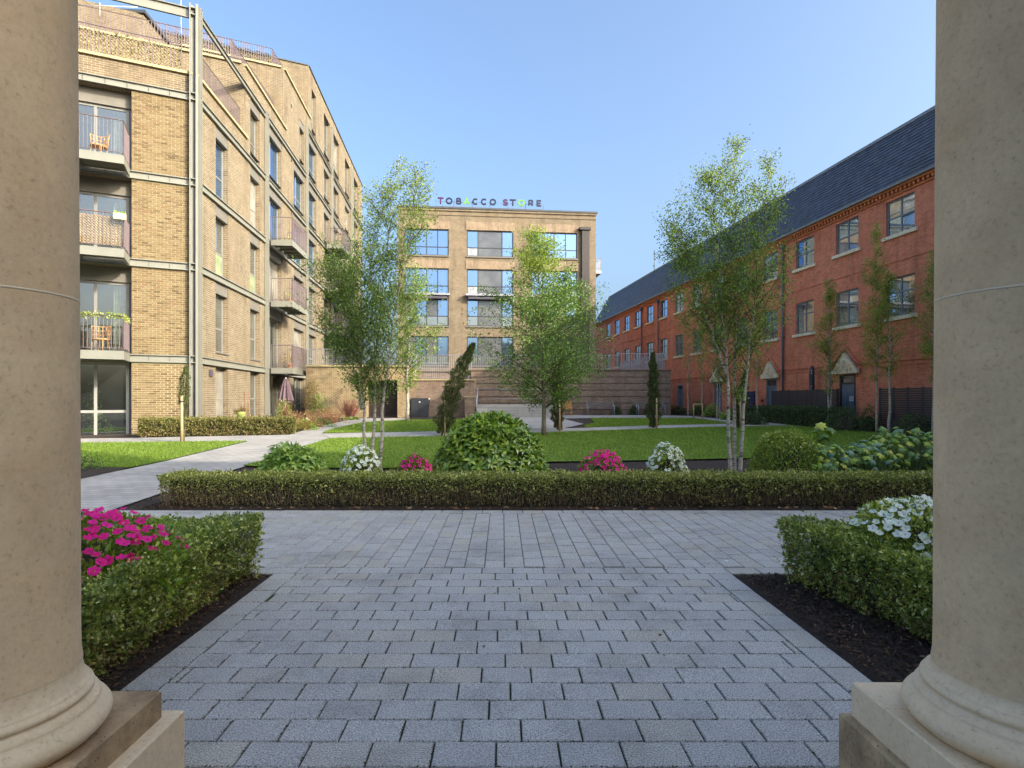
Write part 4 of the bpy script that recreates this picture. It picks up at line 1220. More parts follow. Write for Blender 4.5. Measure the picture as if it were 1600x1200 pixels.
for i, c in enumerate(wc):
    if c + hw > U1 or c - hw < U0: continue
    ops.append((c - hw, c + hw, UZ0, UZ1)); ops.append((c - hw, c + hw, LZ0, LZ1)); wl.append((i, c))
doors = []
for i, c in enumerate(wc):
    if (i % 2) == 0 and c > -3: doors.append(c)
doors = [ru(1324), ru(1205.5), ru(1122), ru(1062.5)]
dh = 0.55
for d in doors: ops.append((d - dh, d + dh, 0.25, 2.86))
mb = MB()
wall(mb, FR, U0, U1, 0.2, zE, ops, 0.13)
mb.build('wall', M['red'], rb)
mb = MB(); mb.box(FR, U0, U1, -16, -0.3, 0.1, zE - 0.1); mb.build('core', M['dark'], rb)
# string courses and cornice
mb = MB()
for z, t, w in ((7.45, 0.07, 0.03), (3.30, 0.10, 0.05), (3.12, 0.05, 0.03)): mb.box(FR, U0, U1, 0.003, w, z, z + t)
mb.build('string_course', M['red'], rb)
mb = MB()
mb.box(FR, U0, U1, 0.003, 0.07, 10.22, 10.30); mb.box(FR, U0, U1, 0.003, 0.20, 10.44, 10.52)
u = U0
while u < U1:
    mb.box(FR, u, u + 0.11, 0.003, 0.15, 10.302, 10.438); u += 0.225
mb.build('dentil_cornice', M['red_trim'], rb)
mb = MB(); mb.box(FR, U0, U1, 0.02, 0.32, 10.523, 10.62); mb.build('gutter', plain('grey_gutter', (0.20, 0.20, 0.19), 0.5, 0.1, 3), rb)
# roof slates: courses of tilted slates
run, rise = 1.9, 3.25
sl = MB()
nc = 17; L = math.hypot(run, rise); e = L / nc
cu, cs = run / L, rise / L
cw = 0.28
for j in range(nc):
    s0, s1 = j * e, (j + 1) * e + 0.02
    u = -14.0 + (0.14 if j % 2 else 0)
    while u < U1:
        wdt = cw if u < 30 else cw * 2
        t0 = 0.022 + rnd.uniform(-0.003, 0.006); t1_ = 0.004
        def rp(uu_, s, t): return FR.p(uu_, 0.22 - cu * s + cs * t, 10.63 + cs * s + cu * t)
        a, b2 = u + 0.004, u + wdt - 0.004
        n = len(sl.v)
        sl.v += [rp(a, s0, t0), rp(b2, s0, t0), rp(b2, s1, t1_), rp(a, s1, t1_), rp(a, s0, 0), rp(b2, s0, 0)]
        sl.f += [(n, n + 3, n + 2, n + 1), (n + 4, n, n + 1, n + 5)]; sl.uv += [[(0, 0)] * 4] * 2; sl.sm += [False] * 2; sl.mi += [0] * 2
        u += wdt
m, nt, b = _nodes('roof_slate')
r = addf(nt, island(nt), objrand(nt)); geo = nt.nodes.new("ShaderNodeNewGeometry")
col = ramp(nt, r, [(0, (0.028, 0.033, 0.047)), (0.5, (0.042, 0.05, 0.072)), (0.85, (0.065, 0.075, 0.10)), (1, (0.04, 0.04, 0.042))])
f = noise(nt, 0.7, 6, vec=geo.outputs['Position'], rough=0.7)
col = mixrgb(nt, maprange(nt, f, 0.5, 0.7, 0, 0.6), col, (0.05, 0.055, 0.03))
nt.links.new(col, b.inputs['Base Color']); b.inputs['Roughness'].default_value = 0.55
M['slate'] = m
sl.build('slates', M['slate'], rb, kind='stuff')
mb = MB()
def rp(uu_, s, t): return FR.p(uu_, 0.22 - cu * s + cs * t, 10.63 + cs * s + cu * t)
mb.face([rp(U0, 0, -0.01), rp(U1, 0, -0.01), rp(U1, L, -0.01), rp(U0, L, -0.01)])
mb.face([rp(U0, L, -0.01), rp(U1, L, -0.01), FR.p(U1, -14, 10.63 + rise), FR.p(U0, -14, 10.63 + rise)])
mb.build('roof', M['slate'], rb)
mb = MB()
zr = 10.63 + rise
mb.box(FR, U0, U1, 0.22 - run - 0.35, 0.22 - run + 0.06, zr - 0.02, zr + 0.06); mb.box(FR, U0, U1, 0.22 - run - 0.2, 0.22 - run + 0.0, zr + 0.062, zr + 0.16)
mb.build('ridge_capping', plain('lead_capping', (0.22, 0.24, 0.26), 0.5, 0.1, 2), rb)
for px2 in ():
    mb = MB(); u0, u1 = ru(px2), ru(px2) + 1.2; mb.face([rp(u0, L * .4, .06), rp(u1, L * .4, .06), rp(u1, L * .7, .06), rp(u0, L * .7, .06)]); mb.face([rp(u0, L * .4, 0), rp(u1, L * .4, 0), rp(u1, L * .4, .06), rp(u0, L * .4, .06)]); mb.build('roof_light', M['frame_dark'], rb)
mb = MB(); mb.tube([FR.p(ru(984), -2.5, zr), FR.p(ru(984), -2.5, zr + 2.6)], 0.03, 5); mb.build('mast', M['frame_dark'], rb)
for i, c in wl:
    for (z0, z1), up in (((UZ0, UZ1), 1), ((LZ0, LZ1), 0)):
        vis = -10 < c < U1
        if up:
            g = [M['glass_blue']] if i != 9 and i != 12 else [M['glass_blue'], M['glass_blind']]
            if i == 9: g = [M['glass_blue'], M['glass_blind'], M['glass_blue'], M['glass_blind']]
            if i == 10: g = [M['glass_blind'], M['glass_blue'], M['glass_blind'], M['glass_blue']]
        else: g = [M['glass']]
        window(rb, FR, c - hw, c + hw, z0, z1, 0.07, (0.5,), (0.5,) if up else (0.62,), 0.07, M['frame_blue'], g)
        mb = MB(); mb.box(FR, c - hw - 0.17, c + hw + 0.17, 0.002, 0.10, z0 - 0.15, z0 - 0.004); mb.build('window_sill', M['render_white'], rb)
M['door_blue'] = plain('slate_blue_door', (0.135, 0.175, 0.215), 0.45, 0.06, 3)
for di, d in enumerate(doors):
    mb = MB()
    mb.box(FR, d - dh + 0.003, d - dh + 0.09, -0.12, 0.0, 0.25, 2.855); mb.box(FR, d + dh - 0.09, d + dh - 0.003, -0.12, 0.0, 0.25, 2.855)
    mb.box(FR, d - dh + 0.092, d + dh - 0.092, -0.12, 0.0, 2.78, 2.855); mb.box(FR, d - dh + 0.092, d + dh - 0.092, -0.12, -0.02, 2.42, 2.48)
    dr = mb.build('door_frame', M['frame_dark'] if di == 0 else M['frame_blue'], rb)
    mb = MB(); mb.box(FR, d - dh + 0.093, d + dh - 0.093, -0.11, -0.06, 0.3, 2.418)
    for (a, b_) in ((-0.38, -0.04), (0.04, 0.38)):
        for (za, zb) in ((0.45, 1.15), (1.3, 2.3)):
            mb.box(FR, d + a, d + b_, -0.059, -0.045, za, zb)
    mb.build('door', M['door_blue'], rb)
    mb = MB(); mb.box(FR, d - dh + 0.093, d + dh - 0.093, -0.10, -0.08, 2.482, 2.778); mb.build('fanlight', M['glass'], rb)
    if di < 3:      # carved gable over the door
        hp = 0.86 if di != 1 else 0.80; zb = 2.90
        m2 = MB()
        prof = [(-hp, zb), (hp, zb), (hp, zb + 0.22), (hp * .8, zb + 0.24), (hp * .55, zb + 0.50), (hp * 0.18, zb + 0.86), (0, zb + 0.98), (-hp * .18, zb + 0.86), (-hp * .55, zb + 0.50), (-hp * .8, zb + 0.24), (-hp, zb + 0.22)]
        f_ = [FR.p(d + x, 0.20, z) for x, z in prof]; bk = [FR.p(d + x, 0.055, z) for x, z in prof]
        m2.face(f_[::-1]); n = len(prof)
        for i in range(n): m2.face([f_[i], f_[(i + 1) % n], bk[(i + 1) % n], bk[i]])
        ga = m2.build('door_gable', M['render_white'], rb)
        m3 = MB(); 
        for r0, zc in ((0.11, zb + 0.42),):
            ring = [FR.p(d + r0 * math.cos(t), 0.235, zc + r0 * math.sin(t)) for t in np.linspace(0, 2 * math.pi, 13)[:-1]]
            m3.face(ring)
        for k in range(26):
            x = rnd.uniform(-hp * .62, hp * .62); z = zb + 0.08 + rnd.uniform(0, max(0.03, 0.75 * (1 - abs(x) / hp) - 0.1)); s = rnd.uniform(.02, .05)
            m3.box(FR, d + x - s, d + x + s, 0.203, 0.225 + rnd.uniform(0, .02), z - s, z + s)
        c3 = m3.build('carving', M['stone_base'], None); c3.parent = ga; c3.location = tuple(-wloc(ga))
        m4 = MB()
        for s in (-1, 1):
            pts = [FR.p(d + s * (hp + 0.1), 0.1, zb + 0.36), FR.p(d + s * hp * .62, 0.12, zb + 0.66), FR.p(d + s * 0.0, 0.12, zb + 1.22)]
            m4.tube(pts, 0.05, 6)
        m4.build('hood_mould', M['red'], rb)
# notice on the near door, arched recess, meter box
mb = MB(); d = doors[0]; mb.box(FR, d - 0.36, d - 0.08, -0.044, -0.036, 1.62, 1.84)
mb.build('notice', M['white'], rb)
mb = MB()
for k in range(3): mb.box(FR, d - 0.33, d - 0.11 - 0.05 * (k % 2), -0.035, -0.033, 1.78 - k * 0.05, 1.795 - k * 0.05)
mb.build('notice_text', M['frame_dark'], rb)
mb = MB(); mb.box(FR, d - 0.45, d - 0.40, -0.044, 0.0, 1.25, 1.42); mb.build('door_handle', M['metal'], rb)
mb = MB()
u = ru(1192); mb.box(FR, u - .05, u + .07, 0.003, 0.09, 1.55, 1.70); mb.build('bell_box', plain('red_bell', (0.35, 0.02, 0.015), 0.4), rb)
# arched niche
mb = MB(); c = ru(1135)
arc = [FR.p(c + 0.75 * math.cos(t), 0.03, 3.4 + 0.75 * math.sin(t)) for t in np.linspace(0, math.pi, 13)]
mb.tube(arc, 0.07, 6); mb.tube([FR.p(c - 0.75, 0.03, 0.6), FR.p(c - 0.75, 0.03, 3.4)], 0.05, 6)
mb.build('brick_arch', M['red'], rb)
# downpipes
def pipe(px, ztop_, mat):
    mb = MB(); u = ru(px); mb.tube([FR.p(u, 0.11, 0.5), FR.p(u, 0.11, ztop_)], 0.055, 8)
    mb.box(FR, u - 0.12, u + 0.12, 0.02, 0.24, ztop_ - 0.02, ztop_ + 0.22)
    for z in np.arange(1.5, ztop_, 1.8): mb.box(FR, u - 0.085, u + 0.085, 0.02, 0.175, z, z + 0.05)
    mb.build('downpipe', mat, rb)
M['pipe'] = plain('blue_grey_pipe', (0.085, 0.09, 0.125), 0.45, 0.1, 4)
pipe(1226, 9.95, M['pipe']); pipe(1030, 10.0, M['pipe']); pipe(1004, 10.0, M['pipe']); pipe(1500, 9.9, M['pipe'])

# slatted screens in front of the doors
def screen(px0, px1, y, pytop, label, nboards=16, vert=4, mat=None, gap=0.012):
    f = FR.moved(ru(px1, 0.9), 0.9); L = ru(px0, 0.9) - ru(px1, 0.9)
    y = f.p(L / 2, 0, 0)[1]; g = ground(f.o[1]); zt = zat(pytop, y)
    t = thing('slatted_screen', label, 'fence', (f.p(L / 2, 0, 0)[0], y, g), 'dark screens by the red building')
    mat = mat or M['frame_dark']
    for i in range(vert + 1):
        mb = MB(); c = L * i / vert; mb.box(f, c - 0.035, c + 0.035, -0.07, -0.002, g - 0.02, zt); mb.build('post', mat, t)
    h = (zt - g - 0.08) / nboards
    for k in range(nboards):
        mb = MB(); mb.box(f, 0, L, 0.0, 0.02, g + 0.06 + k * h, g + 0.06 + (k + 1) * h - gap); mb.build('slat', mat, t)
screen(1206, 1308, 25.6, 609, 'long dark slatted screen between the two gabled doors', 15, 7, gap=0.006)
screen(1374, 1466, 22.4, 605, 'dark louvred screen at the right edge beside the stone column', 20, 4)
screen(1168, 1178, 27.5, 611, 'small navy screen panel left of the farther gabled door', 8, 1, plain('navy_panel', (0.02, 0.028, 0.085), 0.5), gap=0.004)
# ------------------------------------------------------------------ vegetation helpers
def np_mesh(name, V, F, mats, parent=None, kind=None, mi=None, smooth=False):
    """V (n,3) world coords, F (m,k) faces all of one size"""
    off = np.array(wloc(parent)) if parent else np.zeros(3)
    V = np.asarray(V, dtype=np.float64) - off; F = np.asarray(F, dtype=np.int64)
    me = bpy.data.meshes.new(name); k = F.shape[1]
    me.vertices.add(len(V)); me.vertices.foreach_set('co', V.astype(np.float32).ravel())
    me.loops.add(F.size); me.loops.foreach_set('vertex_index', F.astype(np.int32).ravel())
    me.polygons.add(len(F)); me.polygons.foreach_set('loop_start', np.arange(0, F.size, k, dtype=np.int32))
    me.polygons.foreach_set('loop_total', np.full(len(F), k, dtype=np.int32))
    if not isinstance(mats, (list, tuple)): mats = [mats]
    for m in mats: me.materials.append(m)
    if mi is not None: me.polygons.foreach_set('material_index', np.asarray(mi, dtype=np.int32))
    me.polygons.foreach_set('use_smooth', np.full(len(F), smooth))
    me.update(calc_edges=True); me.validate()
    o = link(name, me, parent)
    if kind: o['kind'] = kind
    return o
def unit(a): return a / np.maximum(np.linalg.norm(a, axis=1, keepdims=True), 1e-9)
def leaf_arrays(P, D, S, wid=0.6, fold=0.25, Nrm=None):
    """kite shaped folded leaves: P base, D growth direction, S length"""
    n = len(P); D = unit(D)
    if Nrm is None: Nrm = rg.normal(size=(n, 3))
    A = unit(np.cross(D, Nrm)); B = np.cross(A, D)
    S = S[:, None]
    mid = P + D * S * 0.45
    V = np.stack([P, mid + A * S * wid * .5 + B * S * fold * .25, P + D * S, mid - A * S * wid * .5 + B * S * fold * .25], axis=1).reshape(-1, 3)
    F = np.arange(4 * n).reshape(n, 4)
    return V, F
def leaves(name, P, D, S, mat, parent, **kw):
    V, F = leaf_arrays(P, D, S, **kw)
    return np_mesh(name, V, F, mat, parent, kind='stuff')
def wob(P, f=6.0, seed=0.0):
    x, y, z = P[:, 0] * f, P[:, 1] * f, P[:, 2] * f
    return (np.sin(x * 1.3 + seed + 1.7 * np.sin(y)) + np.sin(y * 1.7 + 2 * seed + np.sin(z * 1.9)) + np.sin(z * 2.1 + x * .6 + seed) + .6 * np.sin(x * 3.1 + y * 2.7 + z * 2.3)) / 3.6

M['box_leaf'] = leaf_mat('box_leaf', [(0, (0.092, 0.139, 0.028)), (0.35, (0.208, 0.270, 0.049)), (0.7, (0.367, 0.409, 0.078)), (0.9, (0.643, 0.626, 0.157)), (1, (0.800, 0.800, 0.391))], 0.25, 0.35, 0.6, patch=(1.3, (0.13, 0.17, 0.06), 0.5))
M['hedge_leaf'] = leaf_mat('clipped_hedge_leaf', [(0, (0.107, 0.131, 0.040)), (0.4, (0.233, 0.264, 0.064)), (0.75, (0.380, 0.386, 0.103)), (1, (0.716, 0.632, 0.205))], 0.25, 0.4, 0.5)
M['hedge_dead'] = leaf_mat('brown_hedge_leaf', [(0, (0.150, 0.098, 0.053)), (0.5, (0.300, 0.210, 0.090)), (1, (0.495, 0.405, 0.165))], 0.2, 0.6, 0.2)
M['bronze_leaf'] = leaf_mat('bronze_green_hedge_leaf', [(0, (0.084, 0.072, 0.024)), (0.4, (0.156, 0.168, 0.042)), (0.75, (0.240, 0.228, 0.072)), (1, (0.360, 0.240, 0.120))], 0.25, 0.5, 0.3)
M['birch_leaf'] = leaf_mat('birch_leaf', [(0, (0.09, 0.14, 0.03)), (0.4, (0.16, 0.24, 0.05)), (0.75, (0.24, 0.33, 0.075)), (1, (0.38, 0.46, 0.13))], 0.5, 0.45, 0.4)
M['birch_pale'] = leaf_mat('pale_birch_leaf', [(0, (0.16, 0.20, 0.04)), (0.5, (0.27, 0.34, 0.07)), (1, (0.44, 0.50, 0.13))], 0.5, 0.45, 0.4)
M['tree_leaf'] = leaf_mat('tree_leaf_green', [(0, (0.054, 0.105, 0.020)), (0.5, (0.108, 0.188, 0.034)), (0.85, (0.180, 0.285, 0.054)), (1, (0.360, 0.480, 0.095))], 0.35, 0.4, 0.5)
M['cypress_leaf'] = leaf_mat('cypress_foliage', [(0, (0.035, 0.056, 0.017)), (0.6, (0.067, 0.099, 0.029)), (1, (0.154, 0.160, 0.050))], 0.1, 0.6, 0.3)
M['cypress_brown'] = leaf_mat('browned_cypress', [(0, (0.075, 0.053, 0.030)), (0.6, (0.150, 0.112, 0.053)), (1, (0.150, 0.165, 0.060))], 0.1, 0.6, 0.3)
M['yew_leaf'] = leaf_mat('dark_shrub_leaf', [(0, (0.035, 0.064, 0.022)), (0.6, (0.074, 0.116, 0.039)), (1, (0.171, 0.213, 0.068))], 0.15, 0.5, 0.4)
M['bush_leaf'] = leaf_mat('glossy_bush_leaf', [(0, (0.099, 0.172, 0.022)), (0.5, (0.190, 0.290, 0.035)), (0.85, (0.314, 0.409, 0.054)), (1, (0.544, 0.581, 0.107))], 0.3, 0.25, 0.7)
M['lime_leaf'] = leaf_mat('yellow_green_leaf', [(0, (0.121, 0.220, 0.044)), (0.5, (0.242, 0.363, 0.077)), (1, (0.462, 0.550, 0.154))], 0.35, 0.4, 0.5)
M['big_leaf'] = leaf_mat('large_soft_leaf', [(0, (0.107, 0.211, 0.047)), (0.35, (0.197, 0.317, 0.084)), (0.7, (0.304, 0.436, 0.059)), (1, (0.607, 0.607, 0.095))], 0.35, 0.4, 0.5)
M['blue_leaf'] = leaf_mat('blue_green_leaf', [(0, (0.078, 0.169, 0.117)), (0.5, (0.143, 0.260, 0.182)), (1, (0.234, 0.364, 0.234))], 0.25, 0.4, 0.5)
M['red_twig'] = plain('red_brown_twigs', (0.22, 0.085, 0.045), 0.8, 0.3, 10)
M['twig'] = plain('brown_twigs', (0.10, 0.07, 0.045), 0.9, 0.3, 10)
M['straw'] = leaf_mat('dry_grass', [(0, (0.16, 0.11, 0.05)), (1, (0.36, 0.27, 0.14))], 0.2, 0.7, 0.2)
M['petal_pink'] = leaf_mat('magenta_petal', [(0, (0.60, 0.004, 0.17)), (0.5, (0.80, 0.008, 0.25)), (1, (0.85, 0.02, 0.33))], 0.3, 0.5, 0.3)
M['petal_pink_eye'] = plain('magenta_throat', (0.22, 0.0, 0.10), 0.6, 0.1, 10)
M['petal_white'] = leaf_mat('white_petal', [(0, (0.72, 0.74, 0.66)), (1, (0.86, 0.87, 0.82))], 0.3, 0.5, 0.3)
M['petal_white_eye'] = plain('greenish_throat', (0.50, 0.52, 0.22), 0.6, 0.1, 10)
M['stake'] = plain('round_wooden_stake', (0.46, 0.33, 0.17), 0.8, 0.15, 8)
# birch bark
m, nt, b = _nodes('birch_bark')
tc = nt.nodes.new("ShaderNodeTexCoord"); mp = nt.nodes.new("ShaderNodeMapping"); mp.inputs['Scale'].default_value = (5, 5, 22)
nt.links.new(tc.outputs['Object'], mp.inputs[0])
f = noise(nt, 1.0, 5, vec=mp.outputs[0], rough=0.7); f2 = noise(nt, 2.3, 5)
col = ramp(nt, f, [(0.34, (0.03, 0.024, 0.02)), (0.42, (0.20, 0.16, 0.12)), (0.48, (0.40, 0.34, 0.27)), (0.78, (0.58, 0.51, 0.42))])
col = mixrgb(nt, maprange(nt, f2, 0.5, 0.72, 0, 0.7), col, (0.24, 0.17, 0.11))
nt.links.new(col, b.inputs['Base Color']); b.inputs['Roughness'].default_value = 0.75
bump(nt, b, f, 0.5, 0.01); M['birch_bark'] = m
M['bark'] = plain('grey_brown_bark', (0.20, 0.155, 0.10), 0.9, 0.3, 12, bst=0.5, bscale=40)

def sample_path(path, t):
    """path: (n,3), t in 0..1 array"""
    n = len(path) - 1; x = np.clip(t * n, 0, n - 1e-6); i = x.astype(int); f = (x - i)[:, None]
    return path[i] * (1 - f) + path[i + 1] * f

def tree(name, label, base, stems, prof, nbr, nleaf, leaf, leafmat, bark, group=None, cat='tree', up=0.9, twigs=5, droop=0.25, jit=0.07, pale_top=None, topb=0.8):
    """stems: list of (base offset xy, [waypoints xyz world], radius). prof(z)-> crown radius at height z (0 = bare)"""
    bx, by = base; g = ground(by) if by > 9 else 0.0
    t = thing(name, label, cat, (bx, by, g), group)
    tr = MB(); br = MB(); LP = []; LD = []
    for (pts, r0) in stems:
        pts = np.array(pts, dtype=float)
        # smooth path
        m = 14; tt = np.linspace(0, 1, m); path = sample_path(pts, tt)
        for _ in range(2): path[1:-1] = (path[:-2] + 2 * path[1:-1] + path[2:]) / 4
        path[1:-1, :2] += rg.normal(size=(m - 2, 2)) * 0.012 * (1 + path[1:-1, 2:3] * 0.15)
        rad = [max(0.004, r0 * (1.1 * (1 - k / (m - 1)) ** 1.25 + 0.03)) + (0.2 * r0 if k == 0 else 0) for k in range(m)]
        tr.tube([tuple(p) for p in path], rad, 8)
        top = path[int(m * .72):]; LP.append(top); LP.append(top)
        for _ in range(nbr):
            s = rg.uniform(0.02, 1.0) ** topb * 0.88 + 0.12; p0 = sample_path(path, np.array([s]))[0]
            z = p0[2]; rr = prof(z + 0.15)
            if rr <= 0.02: continue
            rr = max(rr, 0.22)
            az = rg.uniform(0, 2 * math.pi); L = rr * rg.uniform(0.45, 1.12)
            ce = rg.uniform(0.55, 1.0) * up
            steps = 6; p = p0.copy(); dirn = np.array([math.cos(az), math.sin(az), ce * 1.1]); pp = [p.copy()]
            for k in range(steps):
                dirn[2] -= droop * 0.35 * (k / steps) ; dirn[:2] += rg.normal(size=2) * 0.10
                dd = dirn / np.linalg.norm(dirn)
                p = p + dd * L / steps * 1.25; pp.append(p.copy())
            pp = np.array(pp); rb_ = max(0.004, r0 * 0.28 * (1 - s * 0.6))
            br.tube([tuple(q) for q in pp], [rb_ * (1 - 0.85 * k / steps) for k in range(steps + 1)], 4, cap=False)
            ends = [pp]
            for _k in range(twigs):
                s2 = rg.uniform(0.25, 1.0); q0 = sample_path(pp, np.array([s2]))[0]
                d = rg.normal(size=3) * 0.7 + dirn / np.linalg.norm(dirn) * 0.8; d[2] -= droop * 0.8; d /= np.linalg.norm(d)
                lt_ = rr * rg.uniform(0.18, 0.42)
                q1 = q0 + d * lt_ * 0.5; d2 = d.copy(); d2[2] -= droop; q2 = q1 + d2 / np.linalg.norm(d2) * lt_ * 0.5
                tw = np.array([q0, q1, q2]); br.tube([tuple(q) for q in tw], [0.004, 0.003, 0.0015], 3, cap=False); ends.append(tw)
            for e in ends:
                LP.append(e); 
    # leaves along every twig
    w = np.array([np.linalg.norm(e[-1] - e[0]) for e in LP]); w = w ** 0.7; w = w / w.sum(); cnt = rg.multinomial(nleaf, w)
    Ps = []
    for e, c in zip(LP, cnt):
        if c == 0: continue
        tt = rg.uniform(0.15, 1.0, c); Ps.append(sample_path(e, tt))
    P = np.concatenate(Ps) + rg.normal(size=(sum(len(q) for q in Ps), 3)) * jit
    D = rg.normal(size=P.shape) * 0.8; D[:, 2] -= 0.5
    S = leaf * rg.uniform(0.6, 1.25, len(P))
    tr.build('trunk', bark, t)
    br.build('branches', M['twig'], t, kind='stuff')
    if pale_top is not None:
        sel = (P[:, 2] + rg.normal(size=len(P)) * 0.25) > pale_top[0]  # leaves above a set height take the paler colour
        leaves('foliage', P[~sel], D[~sel], S[~sel], leafmat, t, wid=0.75)
        leaves('pale_foliage', P[sel], D[sel], S[sel], pale_top[1], t, wid=0.75)
    else: leaves('foliage', P, D, S, leafmat, t, wid=0.75)
    return t

def shrub(name, label, cat, c, rx, ry, z0, z1, n, leaf, mat, group=None, core=True, wid=0.55, shell=0.75, updir=0.4, fold=0.25, twig=0, rough=0.14, extra=None):
    t = thing(name, label, cat, (c[0], c[1], z0), group)
    d = unit(rg.normal(size=(n, 3))); d[:, 2] = np.abs(d[:, 2]) * 1.0; d = unit(d)
    rr = shell + (1 - shell) * rg.uniform(0, 1, n) ** 0.5
    rr = rr * (1 + rough * wob(d, 3.1, c[0] * 3) + rough * 0.6 * wob(d, 7.0, c[1]))
    h = z1 - z0
    P = np.stack([c[0] + d[:, 0] * rx * rr, c[1] + d[:, 1] * ry * rr, z0 + d[:, 2] * h * rr], axis=1)
    D = d * 0.7 + rg.normal(size=(n, 3)) * 0.6; D[:, 2] += updir
    S = leaf * rg.uniform(0.6, 1.2, n)
    if core:
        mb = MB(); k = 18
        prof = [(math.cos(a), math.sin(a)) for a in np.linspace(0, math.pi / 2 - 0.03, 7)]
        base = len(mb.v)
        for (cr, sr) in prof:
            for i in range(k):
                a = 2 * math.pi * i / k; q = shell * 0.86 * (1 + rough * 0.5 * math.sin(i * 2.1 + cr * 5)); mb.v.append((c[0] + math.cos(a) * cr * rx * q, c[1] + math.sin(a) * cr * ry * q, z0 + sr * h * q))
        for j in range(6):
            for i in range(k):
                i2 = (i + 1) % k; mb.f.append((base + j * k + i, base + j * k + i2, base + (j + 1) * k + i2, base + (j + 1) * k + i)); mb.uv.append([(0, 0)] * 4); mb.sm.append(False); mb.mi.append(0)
        mb.build('shaded_core', M['core'], t)
    leaves('foliage', P, D, S, mat, t, wid=wid, fold=fold)
    if extra is not None:
        frac, m2 = extra; n2 = int(n * frac)
        d = unit(rg.normal(size=(n2, 3))); d[:, 2] = np.abs(d[:, 2])
        P = np.stack([c[0] + d[:, 0] * rx, c[1] + d[:, 1] * ry, z0 + d[:, 2] * h], axis=1); P += rg.normal(size=P.shape) * 0.03
        leaves('pale_foliage', P, d + rg.normal(size=d.shape) * .5 + np.array([0, 0, .6]), leaf * rg.uniform(.6, 1.2, n2), m2, t, wid=wid)
    return t
M['pale_twig'] = plain('pale_brown_twigs', (0.24, 0.17, 0.10), 0.9, 0.3, 10)
M['core'] = plain('shaded_inner_twigs', (0.045, 0.04, 0.018), 0.95, 0.4, 20)  # dark solid core, shade inside the foliage put into the colour

